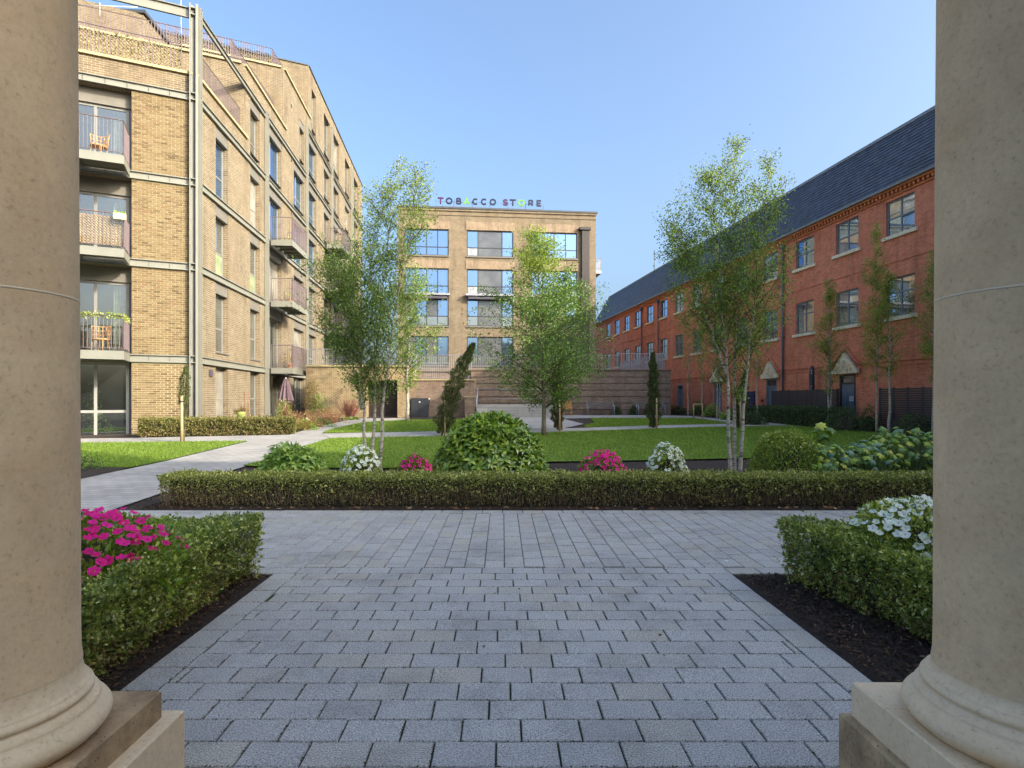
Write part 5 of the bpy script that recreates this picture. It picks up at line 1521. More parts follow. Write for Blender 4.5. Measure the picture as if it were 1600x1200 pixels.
def hedge_runs(t, runs, dens, leaf, mat, dead=None, deadfrac=0.3, corem=None, taper=0.0, rough=0.03, twigs=300, seed=1.0, sparse=0.0, sprigs=70):
    """runs: (Frame, u0, u1, w0, w1, z0, z1) with w1 the outer face towards the viewer"""
    Ps, Ds = [], []; core = MB(); tw = MB()
    for (fr, u0, u1, w0, w1, z0, z1) in runs:
        L, W, Hh = u1 - u0, w1 - w0, z1 - z0
        faces = [('f', L * Hh), ('b', L * Hh), ('t', L * W), ('l', W * Hh), ('r', W * Hh)]
        for nme, ar in faces:
            n = int(ar * dens * (0.35 if nme == 'b' else 1.0))
            a = rg.uniform(0, 1, n); c = rg.uniform(0, 1, n)
            if nme in 'fb':
                u = u0 + a * L; z = z0 + c * Hh; w = np.full(n, w1 if nme == 'f' else w0); nd = (0, 1 if nme == 'f' else -1, 0)
            elif nme == 't':
                u = u0 + a * L; w = w0 + c * W; z = np.full(n, z1); nd = (0, 0, 1)
            else:
                w = w0 + a * W; z = z0 + c * Hh; u = np.full(n, u0 if nme == 'l' else u1); nd = (-1 if nme == 'l' else 1, 0, 0)
            depth = -np.abs(rg.normal(size=n)) * 0.03
            q = np.stack([u, w, z], 1)
            k = rough * wob(q, 9, seed) + rough * 0.6 * wob(q, 23, seed + 2) + depth + (rg.uniform(0, 1, n) > 0.985) * rg.uniform(0, 0.05, n)
            low = 1 - (z - z0) / Hh
            tp = taper * low
            u = u + nd[0] * k; w = w + nd[1] * (k - tp); z = z + nd[2] * k
            if nme in 'lr': u = u - nd[0] * tp
            # round the top edges a little
            thin = (wob(q, 5.5, seed + 7) < -0.42) * 0.62
            keep = (rg.uniform(0, 1, n) > thin) & (rg.uniform(0, 1, n) > sparse * (low ** 1.5) * (0 if nme == 't' else 1))
            rd = 0.085 if Hh < 1 else 0.2
            if nme in 'fb':
                t_ = np.clip((z - (z1 - rd)) / rd, 0, 1); w = w - nd[1] * rd * (1 - np.sqrt(1 - t_ ** 2 * .96))
                t2 = np.clip((np.abs(u - (u0 + u1) / 2) - (L / 2 - rd)) / rd, 0, 1); w = w - nd[1] * rd * (1 - np.sqrt(1 - t2 ** 2 * .96))
            elif nme == 't':
                t_ = np.clip((np.abs(w - (w0 + w1) / 2) - (W / 2 - rd)) / rd, 0, 1); z = z - rd * (1 - np.sqrt(1 - t_ ** 2 * .96))
            x = fr.o[0] + fr.u[0] * u + fr.n[0] * w; y = fr.o[1] + fr.u[1] * u + fr.n[1] * w
            Ps.append(np.stack([x, y, z, low if nme != 't' else low * 0], 1)[keep])
            dn = np.array([fr.u[0] * nd[0] + fr.n[0] * nd[1], fr.u[1] * nd[0] + fr.n[1] * nd[1], nd[2]])
            Ds.append((dn * 0.6 + rg.normal(size=(n, 3)) * 0.75 + np.array([0, 0, 0.35]))[keep])
        i_ = 0.075
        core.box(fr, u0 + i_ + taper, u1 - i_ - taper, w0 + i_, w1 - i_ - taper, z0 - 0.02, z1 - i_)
        for _ in range(int(twigs * L)):
            u = rnd.uniform(u0 + 0.05, u1 - 0.05); zb = z0 + rnd.uniform(-0.01, 0.05); zt = z0 + rnd.uniform(0.3, 0.85) * Hh
            w = w1 - taper - rnd.uniform(0.0, 0.08)
            du = rnd.uniform(-0.08, 0.08)
            p0 = fr.p(u, w - 0.03, zb); p1 = fr.p(u + du * .5, w, (zb + zt) / 2); p2 = fr.p(u + du, w + rnd.uniform(-.02, .02) + taper * .5, zt)
            tw.tube([p0, p1, p2], [0.004, 0.003, 0.0015], 3, cap=False)
    for (fr, u0, u1, w0, w1, z0, z1) in runs:      # new sprigs standing proud of the clipped faces
        ns = int((u1 - u0) * sprigs)
        for _ in range(ns):
            u = rnd.uniform(u0, u1)
            if rnd.random() < .6: w = rnd.uniform(w0, w1); z = z1 - .02; d = np.array([rnd.gauss(0, .3), rnd.gauss(0, .3), 1.0])
            else: w = w1 - .02; z = rnd.uniform(z0 + .3 * (z1 - z0), z1 - .04); d = np.array([fr.n[0], fr.n[1], .7]) + np.array([rnd.gauss(0, .3), rnd.gauss(0, .3), 0])
            d = d / np.linalg.norm(d); l_ = rnd.uniform(.02, .075) * leaf / .021 * .8; k = 7
            s_ = np.linspace(0, 1, k)[:, None] * l_
            b0 = np.array([fr.p(u, w, z)])
            Ps.append(np.column_stack([b0 + d[None, :] * s_, np.zeros(k)])); Ds.append(d[None, :] * .5 + rg.normal(size=(k, 3)) * .8)
    P = np.concatenate(Ps); D = np.concatenate(Ds); S = leaf * np.clip(rg.lognormal(-0.08, 0.34, len(P)), .45, 2.0)
    core.build('shaded_core', corem or M['core'], t)
    if twigs: tw.build('twigs', M['pale_twig'], t, kind='stuff')
    if dead is not None:
        pr = rg.uniform(0, 1, len(P)) < deadfrac * np.clip(P[:, 3] * 1.7 - 0.45 + 0.35 * wob(P[:, :3], 3, seed), 0, 1)
        leaves('foliage', P[~pr, :3], D[~pr], S[~pr], mat, t, wid=0.62)
        leaves('dry_foliage', P[pr, :3], D[pr], S[pr], dead, t, wid=0.5)
    else: leaves('foliage', P[:, :3], D, S, mat, t, wid=0.62)

# ------------------------------------------------------------------ box hedges
t = thing('box_hedge', 'low box hedge in the left foreground turning a corner round the magenta petunias', 'hedge', (-2.5, 4.3, 0))
hedge_runs(t, [(Frame(-2.66, 0, 0, 1, 1, 0), 2.75, 5.62, 0, 0.40, 0.0, 0.595), (Frame(-6.4, 5.24, 1, 0, 0, 1), 0, 3.72, 0, 0.38, 0.0, 0.555)], 9500, 0.025, M['box_leaf'], M['hedge_dead'], 0.40, taper=0.12, rough=0.055, twigs=60, seed=1.3)
t = thing('box_hedge', 'low box hedge in the right foreground beside the white petunias', 'hedge', (2.8, 4.3, 0))
frr = Frame(2.48, 5.42, 0.20, -1, -1, -0.2)
hedge_runs(t, [(frr, 0, 2.55, -0.40, -0.02, 0.0, 0.59), (Frame(2.75, 4.98, 1, 0, 0, 1), 0, 3.4, 0, 0.36, 0, 0.57)], 9500, 0.025, M['box_leaf'], M['hedge_dead'], 0.30, taper=0.13, rough=0.055, twigs=60, seed=4.1)
t = thing('clipped_hedge', 'long low clipped hedge across the middle beyond the paving', 'hedge', (1.5, 9.3, 0))
hedge_runs(t, [(Frame(-5.32, 9.6, 1, 0, 0, -1), 0, 14.9, 0, 0.46, 0.02, 0.505)], 6200, 0.028, M['hedge_leaf'], M['hedge_dead'], 0.9, taper=0.05, rough=0.04, twigs=110, seed=2.2, sparse=0.8)
a = gp(203, 683.5); b_ = gp(450, 678)
fr = Frame(a[0], a[1] + 0.9, b_[0] - a[0], b_[1] - a[1], (b_[1] - a[1]), -(b_[0] - a[0]))
g = ground(a[1])
t = thing('bronze_hedge', 'bronze green clipped hedge in sun along the foot of the left building', 'hedge', (a[0], a[1], g))
hedge_runs(t, [(fr, 0, math.dist(a, b_), 0, 0.9, g + 0.02, g + 0.64)], 2300, 0.055, M['bronze_leaf'], M['hedge_dead'], 0.4, taper=0.05, rough=0.05, twigs=10, seed=0.4)
# dark hedges by the red building
def low_hedge(px0, px1, y, pt, dep, label, mat, leaf=0.05, dens=1500, cat='hedge', name='dark_hedge', group=None):
    g = ground(y); x0, x1 = xat(px0, y), xat(px1, y)
    t = thing(name, label, cat, ((x0 + x1) / 2, y, g), group)
    hedge_runs(t, [(Frame(x0, y + dep, 1, 0, 0, -1), 0, x1 - x0, 0, dep, g, zat(pt, y))], dens, leaf, mat, taper=0.0, rough=0.12, twigs=0, seed=px0 * .1)
u0_, u1_ = ru(1306, 2.0), ru(1166, 2.0); fh = FR.moved(u0_, 1.3); hl = u1_ - u0_
t = thing('dark_hedge', 'dark low hedge at the foot of the long slatted screen', 'hedge', fh.p(hl / 2, 0.4, 0.5))
hedge_runs(t, [(fh, 0, hl, 0, 0.8, 0.40, 1.28)], 1500, 0.05, M['yew_leaf'], taper=0.0, rough=0.12, twigs=0, seed=11)
for px, w, pt, yy, lab in ((1322, 29, 636, 25.0, 'dark rounded shrub in front of the near gabled door'), (1358, 16, 640, 24.3, 'small dark shrub with red tips left of the louvred screen'), (1428, 26, 648, 22.2, 'dark low shrub in front of the louvred screen')):
    r = w * yy / FP; shrub('dark_shrub', lab, 'shrub', (xat(px, yy), yy), r, r, ground(yy), zat(pt, yy), 2200, 0.06, M['yew_leaf'], rough=0.25)
for px, w, pt, yy, lab, mt in ((1058, 16, 634, 40.5, 'low dark shrubs at the end of the retaining wall', 'yew_leaf'), (1112, 14, 635, 37, 'bright green shrub before the red facade behind the supported sapling', 'lime_leaf'), (1092, 12, 630, 39.5, 'green shrub between the slim saplings near the red facade', 'tree_leaf'),
                               (964, 6, 636, 38.5, 'small dark ball shrub right of the first bench', 'yew_leaf'), (990, 7, 636, 38.6, 'small dark ball shrub left of the second bench', 'yew_leaf'), (1013, 6, 641, 38.7, 'dark ball shrub under the slim cypress by the second bench', 'yew_leaf'),
                               (1140, 14, 641, 33, 'pale leaved low shrub behind the right birch stems', 'lime_leaf'), (1175, 20, 643, 29, 'low dark bed shrubs behind the right birch with white flowers', 'yew_leaf')):
    r = w * yy / FP; shrub('bed_shrub', lab, 'shrub', (xat(px, yy), yy), r, r * .8, ground(yy) - 0.02, zat(pt, yy), 1300, 0.085, M[mt], rough=0.3)
y = 13.2; shrub('twiggy_shrub', 'small dark twiggy shrub in the soil at the near corner of the left lawn', 'shrub', (xat(138, y), y), 0.28, 0.25, ground(y), zat(711, y), 420, 0.05, M['yew_leaf'], core=False, shell=.3, rough=.3)
# white bedding flowers under the dark hedge
t = thing('bedding_flowers', 'row of small white bedding flowers below the dark low hedge', 'flowers', (xat(1185, 31.0), 31.0, ground(31.0)))
n = 260; P = np.stack([rg.uniform(xat(1162, 31), xat(1205, 31), n), rg.uniform(30.6, 31.2, n), ground(31.0) + rg.uniform(0.02, 0.24, n)], 1)
leaves('petals', P, rg.normal(size=(n, 3)), np.full(n, 0.07), M['petal_white'], t, wid=1.0)

# shrubs along the left building
for px, w, pt, yy, lab, mt, lf in ((470, 30, 641, 25.5, 'brown twiggy shrub with thin foliage beside the bronze hedge', 'hedge_dead', .06), (512, 30, 637, 29.5, 'rusty bare stemmed shrub below the sunny wall', 'hedge_dead', .06), (492, 26, 652, 27, 'low green shrub under the rusty stems', 'tree_leaf', .07),
                                   (470, 22, 655, 25, 'low bright green ground shrub at the hedge end', 'bush_leaf', .07), (440, 16, 626, 25.8, 'yellow green shrub below the closed parasol', 'lime_leaf', .07), (548, 12, 652, 33, 'small green shrub before the red stems', 'bush_leaf', .07)):
    r = w * yy / FP; g = ground(yy)
    t = shrub('border_shrub', lab, 'shrub', (xat(px, yy), yy + r * .6), r, r * .7, g, zat(pt, yy), 900, lf, M[mt], rough=0.3, shell=0.5, core=False)
    mb = MB()
    for _ in range(90):
        a0 = rnd.uniform(0, 6.28); q = rnd.uniform(0.2, 1.0)
        p0 = (xat(px, yy) + math.cos(a0) * r * .2, yy + r * .6 + math.sin(a0) * r * .2, g); p1 = (xat(px, yy) + math.cos(a0) * r * q, yy + r * .6 + math.sin(a0) * r * .7 * q, g + (zat(pt, yy) - g) * rnd.uniform(.6, 1.1))
        mb.tube([p0, p1], [0.01, 0.004], 3, cap=False)
    mb.build('stems', M['red_twig'], t, kind='stuff')
yy = 34.6; g = ground(yy); xc = xat(546, yy)
t = thing('dogwood', 'red stemmed dogwood against the sunny terrace wall', 'shrub', (xc, yy, g))
mb = MB()
for _ in range(170):
    a0 = rnd.uniform(0, 6.28); q = rnd.uniform(0.2, 1.0) * 0.95
    mb.tube([(xc + math.cos(a0) * .15, yy + math.sin(a0) * .1, g), (xc + math.cos(a0) * q, yy + math.sin(a0) * q * .4, g + rnd.uniform(.7, 1.15))], [0.012, 0.005], 3, cap=False)
mb.build('stems', plain('red_stems', (0.26, 0.10, 0.07), 0.7, 0.2, 10), t)
shrub('wall_climber', 'orange brown climber on the sunny wall beside the left building', 'climber', (xat(486, 35.2), 35.25), 0.45, 0.25, 1.2, zat(588, 35.2), 900, 0.09, M['hedge_dead'], core=False, shell=.3)
shrub('wall_climber', 'pale green climber lower on the sunny wall', 'climber', (xat(497, 35.2), 35.3), 0.6, 0.2, 0.9, zat(610, 35.2), 500, 0.10, M['lime_leaf'], core=False, shell=.2)

# ------------------------------------------------------------------ petunias
def petunia_mesh(name, pet, eye, R0=1.0):
    n = 20; V = [(0, 0, -0.28)]
    for k in range(n):
        a = 2 * math.pi * k / n; V.append((0.16 * math.cos(a), 0.16 * math.sin(a), -0.12))
    for k in range(n):
        a = 2 * math.pi * k / n; V.append((0.62 * math.cos(a), 0.62 * math.sin(a), 0.04 + 0.05 * math.sin(5 * a)))
    for k in range(n):
        a = 2 * math.pi * k / n; rr = 1.0 + 0.10 * math.cos(5 * a); V.append((rr * math.cos(a), rr * math.sin(a), 0.02 + 0.11 * math.sin(5 * a + 1) + 0.05 * math.sin(11 * a)))
    F = []; mi = []
    for k in range(n):
        k2 = (k + 1) % n
        F.append((0, 1 + k, 1 + k2)); mi.append(1)
        F.append((1 + k, 1 + n + k, 1 + n + k2, 1 + k2)); mi.append(0)
        F.append((1 + n + k, 1 + 2 * n + k, 1 + 2 * n + k2, 1 + n + k2)); mi.append(0)
    me = bpy.data.meshes.new(name); me.from_pydata(V, [], F); me.materials.append(pet); me.materials.append(eye)
    me.polygons.foreach_set('material_index', mi); me.polygons.foreach_set('use_smooth', [True] * len(F)); me.update(); return me
PM = {'pink': petunia_mesh('flower', M['petal_pink'], M['petal_pink_eye']), 'white': petunia_mesh('flower', M['petal_white'], M['petal_white_eye'])}
def petunias(label, c, rx, ry, z0, z1, nfl, fr_, col, nleaf, leaf, bias=(0, -1, 0.7), xin=None):
    t = shrub('petunia_plant', label, 'flowers', c, rx, ry, z0, z1, nleaf, leaf, M['bush_leaf'] if col == 'pink' else M['box_leaf'], shell=0.7, rough=0.10, wid=0.5)
    h = z1 - z0; placed = 0; tries = 0; pts = []
    bv = Vector(bias).normalized()
    while placed < nfl and tries < nfl * 30:
        tries += 1
        d = Vector((rnd.gauss(0, 1), rnd.gauss(0, 1), abs(rnd.gauss(0, 1)))).normalized()
        if d.dot(bv) < rnd.uniform(-0.1, 0.45): continue
        q = rnd.uniform(0.98, 1.08)
        p = Vector((d.x * rx * q, d.y * ry * q, d.z * h * q))
        if xin is not None and not xin(Vector((p.x + c[0], p.y + c[1], p.z + z0))): continue
        if any((p - o2).length < fr_ * 0.95 for o2 in pts): continue
        pts.append(p); placed += 1
        nrm = (Vector((d.x / rx, d.y / ry, d.z / h)).normalized() + Vector((0, -0.35, 0.35)) + Vector((rnd.gauss(0, .25), rnd.gauss(0, .25), rnd.gauss(0, .25)))).normalized()
        o = link('flower', PM[col], t, p)
        qd = nrm.to_track_quat('Z', 'Y'); e = qd.to_euler(); o.rotation_euler = e
        o.rotation_euler.rotate_axis('Z', rnd.uniform(0, 6))
        s = fr_ * rnd.uniform(0.75, 1.1); o.scale = (s, s * rnd.uniform(.85, 1), s * rnd.uniform(.8, 1.6))
    return t
petunias('magenta petunias inside the left foreground box hedge', (-2.92, 4.08), 0.66, 0.86, 0.36, 0.86, 230, 0.037, 'pink', 5200, 0.055, xin=lambda p: p.x < -2.5 or p.z > .60)
petunias('white petunias behind the right foreground box hedge', (3.28, 4.60), 0.57, 0.58, 0.42, 0.88, 220, 0.036, 'white', 5200, 0.05, xin=lambda p: p.x > 2.95 or p.z > .66)
def midflower(px0, px1, pt, y, col, n, label):
    rx = (px1 - px0) / 2 * y / FP
    petunias(label, (xat((px0 + px1) / 2, y), y), rx * .95, rx * 0.7, 0.10, zat(pt, y) - 0.02, int(n * 2.2), 0.035, col, 1500, 0.06)
midflower(526, 602, 698, 10.6, 'white', 62, 'white petunias round the stems of the left birch')
midflower(616, 680, 711, 10.5, 'pink', 46, 'magenta petunias between the left birch and the big round bush')
midflower(898, 984, 704, 10.6, 'pink', 66, 'magenta petunias just right of the big round bush')
midflower(1006, 1077, 693, 10.7, 'white', 66, 'tall mound of white petunias left of the right birch')

# big bush of glossy whorls
def whorl_mesh(mat, n=8, L=1.0, name='leaf_whorl'):
    V = []; F = []
    for k in range(n):
        a = 2 * math.pi * k / n + rnd.uniform(-.2, .2); el = rnd.uniform(0.1, 0.75) if k % 2 else rnd.uniform(-0.25, 0.3); l = L * rnd.uniform(.75, 1.05)
        d = Vector((math.cos(a) * math.cos(el), math.sin(a) * math.cos(el), math.sin(el))); s = Vector((-math.sin(a), math.cos(a), 0)); u = s.cross(d) * -1
        w = 0.20 * L
        b0 = len(V)
        c1 = d * l * .35 + Vector((0, 0, .02)); c2 = d * l * .7; c3 = d * l - Vector((0, 0, .16 * l)); 
        V += [tuple(Vector((0, 0, 0))), tuple(c1 + s * w + Vector((0, 0, .05))), tuple(c1), tuple(c1 - s * w + Vector((0, 0, .05))), tuple(c2 + s * w * .8 + Vector((0, 0, .02))), tuple(c2 - Vector((0, 0, .03))), tuple(c2 - s * w * .8 + Vector((0, 0, .02))), tuple(c3)]
        F += [(b0, b0 + 2, b0 + 1), (b0, b0 + 3, b0 + 2), (b0 + 1, b0 + 2, b0 + 5, b0 + 4), (b0 + 2, b0 + 3, b0 + 6, b0 + 5), (b0 + 4, b0 + 5, b0 + 7), (b0 + 5, b0 + 6, b0 + 7)]
    me = bpy.data.meshes.new(name); me.from_pydata(V, [], F); me.materials.append(mat); me.polygons.foreach_set('use_smooth', [True] * len(F)); me.update(); return me
def whorl_bush(name, label, c, rx, ry, z0, z1, n, size, mats, lobes=0.1, coresz=.8):
    t = thing(name, label, 'shrub', (c[0], c[1], z0))
    ms = [whorl_mesh(m) for m in mats for _ in range(3)]
    h = z1 - z0; gold = math.pi * (3 - math.sqrt(5))
    for i in range(n):
        zz = 1 - (i + .5) / n * 1.02; rr = math.sqrt(max(0, 1 - zz * zz)); a = i * gold
        d = np.array([[math.cos(a) * rr, math.sin(a) * rr, max(zz, -.02)]])
        q = (1 + lobes * float(wob(d, 3.4, c[0])[0]) + lobes * float(wob(d, 8, 1.0)[0])) * rnd.uniform(.93, 1.04)
        p = Vector((d[0, 0] * rx * q, d[0, 1] * ry * q, d[0, 2] * h * q))
        o = link('leaf_whorl', ms[rnd.randrange(len(ms))], t, p)
        nrm = Vector((d[0, 0], d[0, 1], d[0, 2] + 0.45)).normalized(); o.rotation_euler = nrm.to_track_quat('Z', 'Y').to_euler(); o.rotation_euler.rotate_axis('Z', rnd.uniform(0, 6))
        s = size * rnd.uniform(.8, 1.2); o.scale = (s, s, s)
    # inner foliage closes the gaps
    m_ = 6500; d = unit(rg.normal(size=(m_, 3))); d[:, 2] = np.abs(d[:, 2]); q = rg.uniform(.74, .99, m_)
    P = np.stack([c[0] + d[:, 0] * rx * q, c[1] + d[:, 1] * ry * q, z0 + d[:, 2] * h * q], 1)
    leaves('inner_foliage', P, d + rg.normal(size=d.shape) * .8, size * rg.uniform(.8, 1.2, m_), mats[0], t, wid=.4)
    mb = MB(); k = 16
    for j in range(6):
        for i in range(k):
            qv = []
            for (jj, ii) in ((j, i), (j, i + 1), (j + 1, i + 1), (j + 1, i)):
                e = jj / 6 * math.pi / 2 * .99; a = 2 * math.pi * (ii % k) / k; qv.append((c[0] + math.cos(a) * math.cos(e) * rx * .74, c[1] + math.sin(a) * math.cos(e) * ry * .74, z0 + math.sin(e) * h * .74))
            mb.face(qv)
    mb.build('shaded_core', M['core'], t)
    return t
whorl_bush('round_bush', 'large round glossy green bush in the middle bed', (xat(767, 11.2), 11.2), 1.08, 0.95, 0.03, 1.40, 296, 0.145, [M['bush_leaf']], lobes=0.055)
whorl_bush('leafy_shrub', 'yellow green leafy shrub at the left end of the middle bed', (xat(458, 10.7), 10.7), 0.62, 0.5, 0.05, 0.80, 120, 0.14, [M['lime_leaf']], lobes=0.15)
shrub('grey_green_shrub', 'dense grey green shrub right of the right birch stems', 'shrub', (xat(1233, 10.9), 10.9), 0.72, 0.6, 0.03, zat(674, 10.9), 11000, 0.06, M['box_leaf'], shell=.8, rough=.13, wid=.45, extra=(0.22, M['birch_pale']))
t = thing('dry_grass_clump', 'brown dry grass clump at the foot of the right birch', 'grass', (xat(1110, 10.7), 10.7, 0.04))
n = 1500; a0 = rg.uniform(0, 6.28, n); q = rg.uniform(0, 1, n) ** .6
P = np.stack([xat(1110, 10.7) + np.cos(a0) * q * .42, 10.7 + np.sin(a0) * q * .3, np.full(n, .04)], 1)
D = np.stack([np.cos(a0) * .9, np.sin(a0) * .7, rg.uniform(.3, 1.2, n)], 1) + rg.normal(size=(n, 3)) * .3
leaves('blades', P, D, rg.uniform(.15, .38, n), M['straw'], t, wid=0.035)

# large leaved perennials
def bigleaf_mesh(mat, lobes=7):
    n = 28; V = [(0, 0, 0)]; F = []
    rings = (0.35, 0.7, 1.0)
    for ri, r in enumerate(rings):
        for k in range(n):
            a = 2 * math.pi * k / n
            lob = 1 - (0.36 * (0.5 + 0.5 * math.cos(lobes * a)) + (0.65 if abs(((a - math.pi) + math.pi) % (2 * math.pi) - math.pi) < 0.12 and ri == 2 else 0)) * (ri / 2)
            z = -0.34 * r * r + 0.055 * math.cos(lobes * a) * r + rnd.uniform(-.02, .02)
            V.append((math.cos(a) * r * lob, math.sin(a) * r * lob * .92, z))
    for k in range(n):
        k2 = (k + 1) % n; F.append((0, 1 + k, 1 + k2))
        for j in range(2): F.append((1 + j * n + k, 1 + (j + 1) * n + k, 1 + (j + 1) * n + k2, 1 + j * n + k2))
    me = bpy.data.meshes.new('leaf'); me.from_pydata(V, [], F); me.materials.append(mat); me.polygons.foreach_set('use_smooth', [True] * len(F)); me.update(); return me
BL = [bigleaf_mesh(M['big_leaf']), bigleaf_mesh(M['big_leaf']), bigleaf_mesh(M['blue_leaf'])]
def bigplant(label, px, y, rx, ry, pt, n, s0, s1, pblue=0.25):
    x = xat(px, y); g = ground(y); h = zat(pt, y) - g
    t = thing('large_leaved_plant', label, 'plant', (x, y, g))
    st = MB()
    for i in range(n):
        a = rnd.uniform(0, 6.28); q = math.sqrt(rnd.uniform(0.02, 1)); zz = h * (0.35 + 0.65 * math.sqrt(max(0, 1 - q * q)) * rnd.uniform(.6, 1.0)) if rnd.random() < .75 else h * rnd.uniform(.2, .6)
        p = Vector((math.cos(a) * rx * q, math.sin(a) * ry * q, zz))
        o = link('leaf', BL[2] if rnd.random() < pblue else BL[rnd.randrange(2)], t, p)
        tl = Vector((math.cos(a) * q * .8, math.sin(a) * q * .8 - .25, 1.0)) + Vector((rnd.gauss(0, .45), rnd.gauss(0, .45), 0))
        o.rotation_euler = tl.normalized().to_track_quat('Z', 'Y').to_euler(); o.rotation_euler.rotate_axis('Z', rnd.uniform(0, 6))
        s = rnd.uniform(s0, s1); o.scale = (s, s * rnd.uniform(.8, 1), s)
        p0 = (x + p.x * .25, y + p.y * .25, g); p1 = (x + p.x * .7, y + p.y * .7, g + p.z * .6); p2 = (x + p.x, y + p.y, g + p.z)
        st.tube([p0, p1, p2], [0.009, 0.007, 0.005], 4, cap=False)
    st.build('stalks', M['stalk'], t, kind='stuff')
M['stalk'] = plain('pale_green_stalk', (0.20, 0.26, 0.08), 0.6, 0.2, 6)
bigplant('tall clump of large soft leaves nearest the right stone column', 1415, 11.9, 0.85, 0.6, 662, 230, .055, .12, .15)
bigplant('broad blue green leaved clump behind the right end of the middle hedge', 1350, 10.8, 0.62, 0.45, 684, 160, .05, .11, .25)
bigplant('yellow green large leaved clump right of the grey green shrub', 1292, 10.6, 0.5, 0.4, 692, 130, .05, .10, .05)
bigplant('upright bright leaved plant behind the grey green shrub', 1285, 13.2, 0.38, 0.3, 658, 18, .12, .20, 0)
bigplant('large leaved clump mostly hidden behind the right stone column', 1520, 11.4, 0.8, 0.6, 665, 50, .10, .19, .3)

# ------------------------------------------------------------------ trees
def P3d(px, py, y, dy=0.0): return [xat(px, y + dy), y + dy, zat(py, y + dy)]
def prof_px(y, table):
    """crown half width in photo px at photo heights -> radius(z)"""
    zs = [zat(p, y) for p, w in table]; ws = [w * y / FP for p, w in table]
    o = np.argsort(zs); zs = np.array(zs)[o]; ws = np.array(ws)[o]
    return lambda z: float(np.interp(z, zs, ws, left=0, right=0))
YB = 10.8
tree('birch_tree', 'tall multi stemmed birch left of the big round bush', (xat(586, YB), YB),
     [([P3d(576, 770, YB), P3d(572, 700, YB), P3d(567, 640, YB), P3d(565, 560, YB), P3d(575, 440, YB, .1), P3d(598, 300, YB, .1)], .038),
      ([P3d(584, 770, YB), P3d(585, 660, YB), P3d(584, 560, YB), P3d(600, 420, YB, .3), P3d(625, 240, YB, .3)], .036),
      ([P3d(592, 770, YB), P3d(595, 690, YB), P3d(600, 600, YB), P3d(612, 520, YB), P3d(636, 400, YB, -.2), P3d(652, 270, YB, -.2)], .038),
      ([P3d(566, 640, YB), P3d(556, 590, YB), P3d(540, 520, YB, -.2), P3d(528, 430, YB, -.3)], .026)],
     prof_px(YB, [(228, 12), (300, 34), (400, 56), (500, 80), (565, 78), (600, 35), (620, 0)]), 78, 31000, 0.036, M['birch_leaf'], M['birch_bark'], 'birches in the middle bed', up=1.5, twigs=5, pale_top=(zat(330, YB), M['birch_pale']))
tree('birch_tree', 'tall three stemmed birch on the right of the middle bed', (xat(1150, YB), YB),
     [([P3d(1141, 770, YB), P3d(1139, 660, YB), P3d(1134, 560, YB), P3d(1128, 470, YB), P3d(1122, 360, YB, .1), P3d(1110, 270, YB, .1)], .038),
      ([P3d(1148, 770, YB), P3d(1146, 660, YB, .1), P3d(1148, 540, YB, .2), P3d(1146, 400, YB, .2), P3d(1150, 215, YB, .2)], .040),
      ([P3d(1153, 770, YB), P3d(1158, 690, YB), P3d(1166, 590, YB), P3d(1175, 500, YB), P3d(1188, 390, YB, -.2), P3d(1204, 250, YB, -.2)], .040),
      ([P3d(1136, 590, YB), P3d(1118, 530, YB), P3d(1085, 440, YB, .3), P3d(1052, 360, YB, .4)], .024)],
     prof_px(YB, [(205, 10), (280, 36), (360, 56), (450, 74), (530, 80), (570, 60), (600, 25), (620, 0)]), 78, 33000, 0.036, M['birch_leaf'], M['birch_bark'], 'birches in the middle bed', up=1.5, twigs=5, pale_top=(zat(300, YB), M['birch_pale']))
y = 22.4
tree('broadleaf_tree', 'bushy single trunk tree on the lawn edge behind the big round bush', (xat(850, y), y),
     [([P3d(850, 684, y), P3d(849, 620, y), P3d(848, 540, y), P3d(842, 450, y), P3d(834, 365, y)], .085)],
     prof_px(y, [(352, 12), (400, 34), (470, 64), (540, 98), (590, 100), (630, 70), (660, 0)]), 170, 26000, 0.072, M['tree_leaf'], M['bark'], up=0.75, twigs=5, droop=0.35, jit=0.12, pale_top=(zat(440, y), M['birch_pale']))
y = 25.2
tree('broadleaf_tree', 'second bushy tree with a wrapped brown trunk, just right of the first', (xat(874, y), y),
     [([P3d(875, 676, y), P3d(874, 600, y), P3d(878, 520, y), P3d(884, 430, y)], .09)],
     prof_px(y, [(415, 15), (480, 45), (550, 60), (600, 62), (625, 0)]), 100, 10500, 0.085, M['tree_leaf'], M['bark'], up=0.7, twigs=4, droop=0.35, jit=0.14)
y = 31.5
tree('slim_birch', 'slim birch standing by the corner of the sunny and shaded brick walls', (xat(637, y), y),
     [([P3d(637, 662, y), P3d(636, 600, y), P3d(640, 520, y), P3d(648, 420, y)], .10)],
     prof_px(y, [(400, 10), (470, 45), (540, 50), (580, 48), (610, 0)]), 70, 6500, 0.10, M['birch_leaf'], M['birch_bark'], up=0.9, twigs=4, jit=.14)
def slim(px, pb, pt, y, tab, n, label, stems=1, rr=.045, mat='birch_pale', lean=0, leaf=.065):
    st = []
    for s in range(stems):
        o = (s - (stems - 1) / 2) * 4.5
        st.append(([P3d(px + o, pb, y), P3d(px + o * .8, (pb * 2 + pt) / 3, y), P3d(px + o * .5 + lean, (pb + pt * 2) / 3, y), P3d(px + o + lean * 1.5, pt, y)], rr))
    tree('slim_birch', label, (xat(px, y), y), st, prof_px(y, tab), 80, int(n * 1.5), leaf * .72, M[mat], M['birch_bark'], up=1.2, twigs=4, jit=.08)
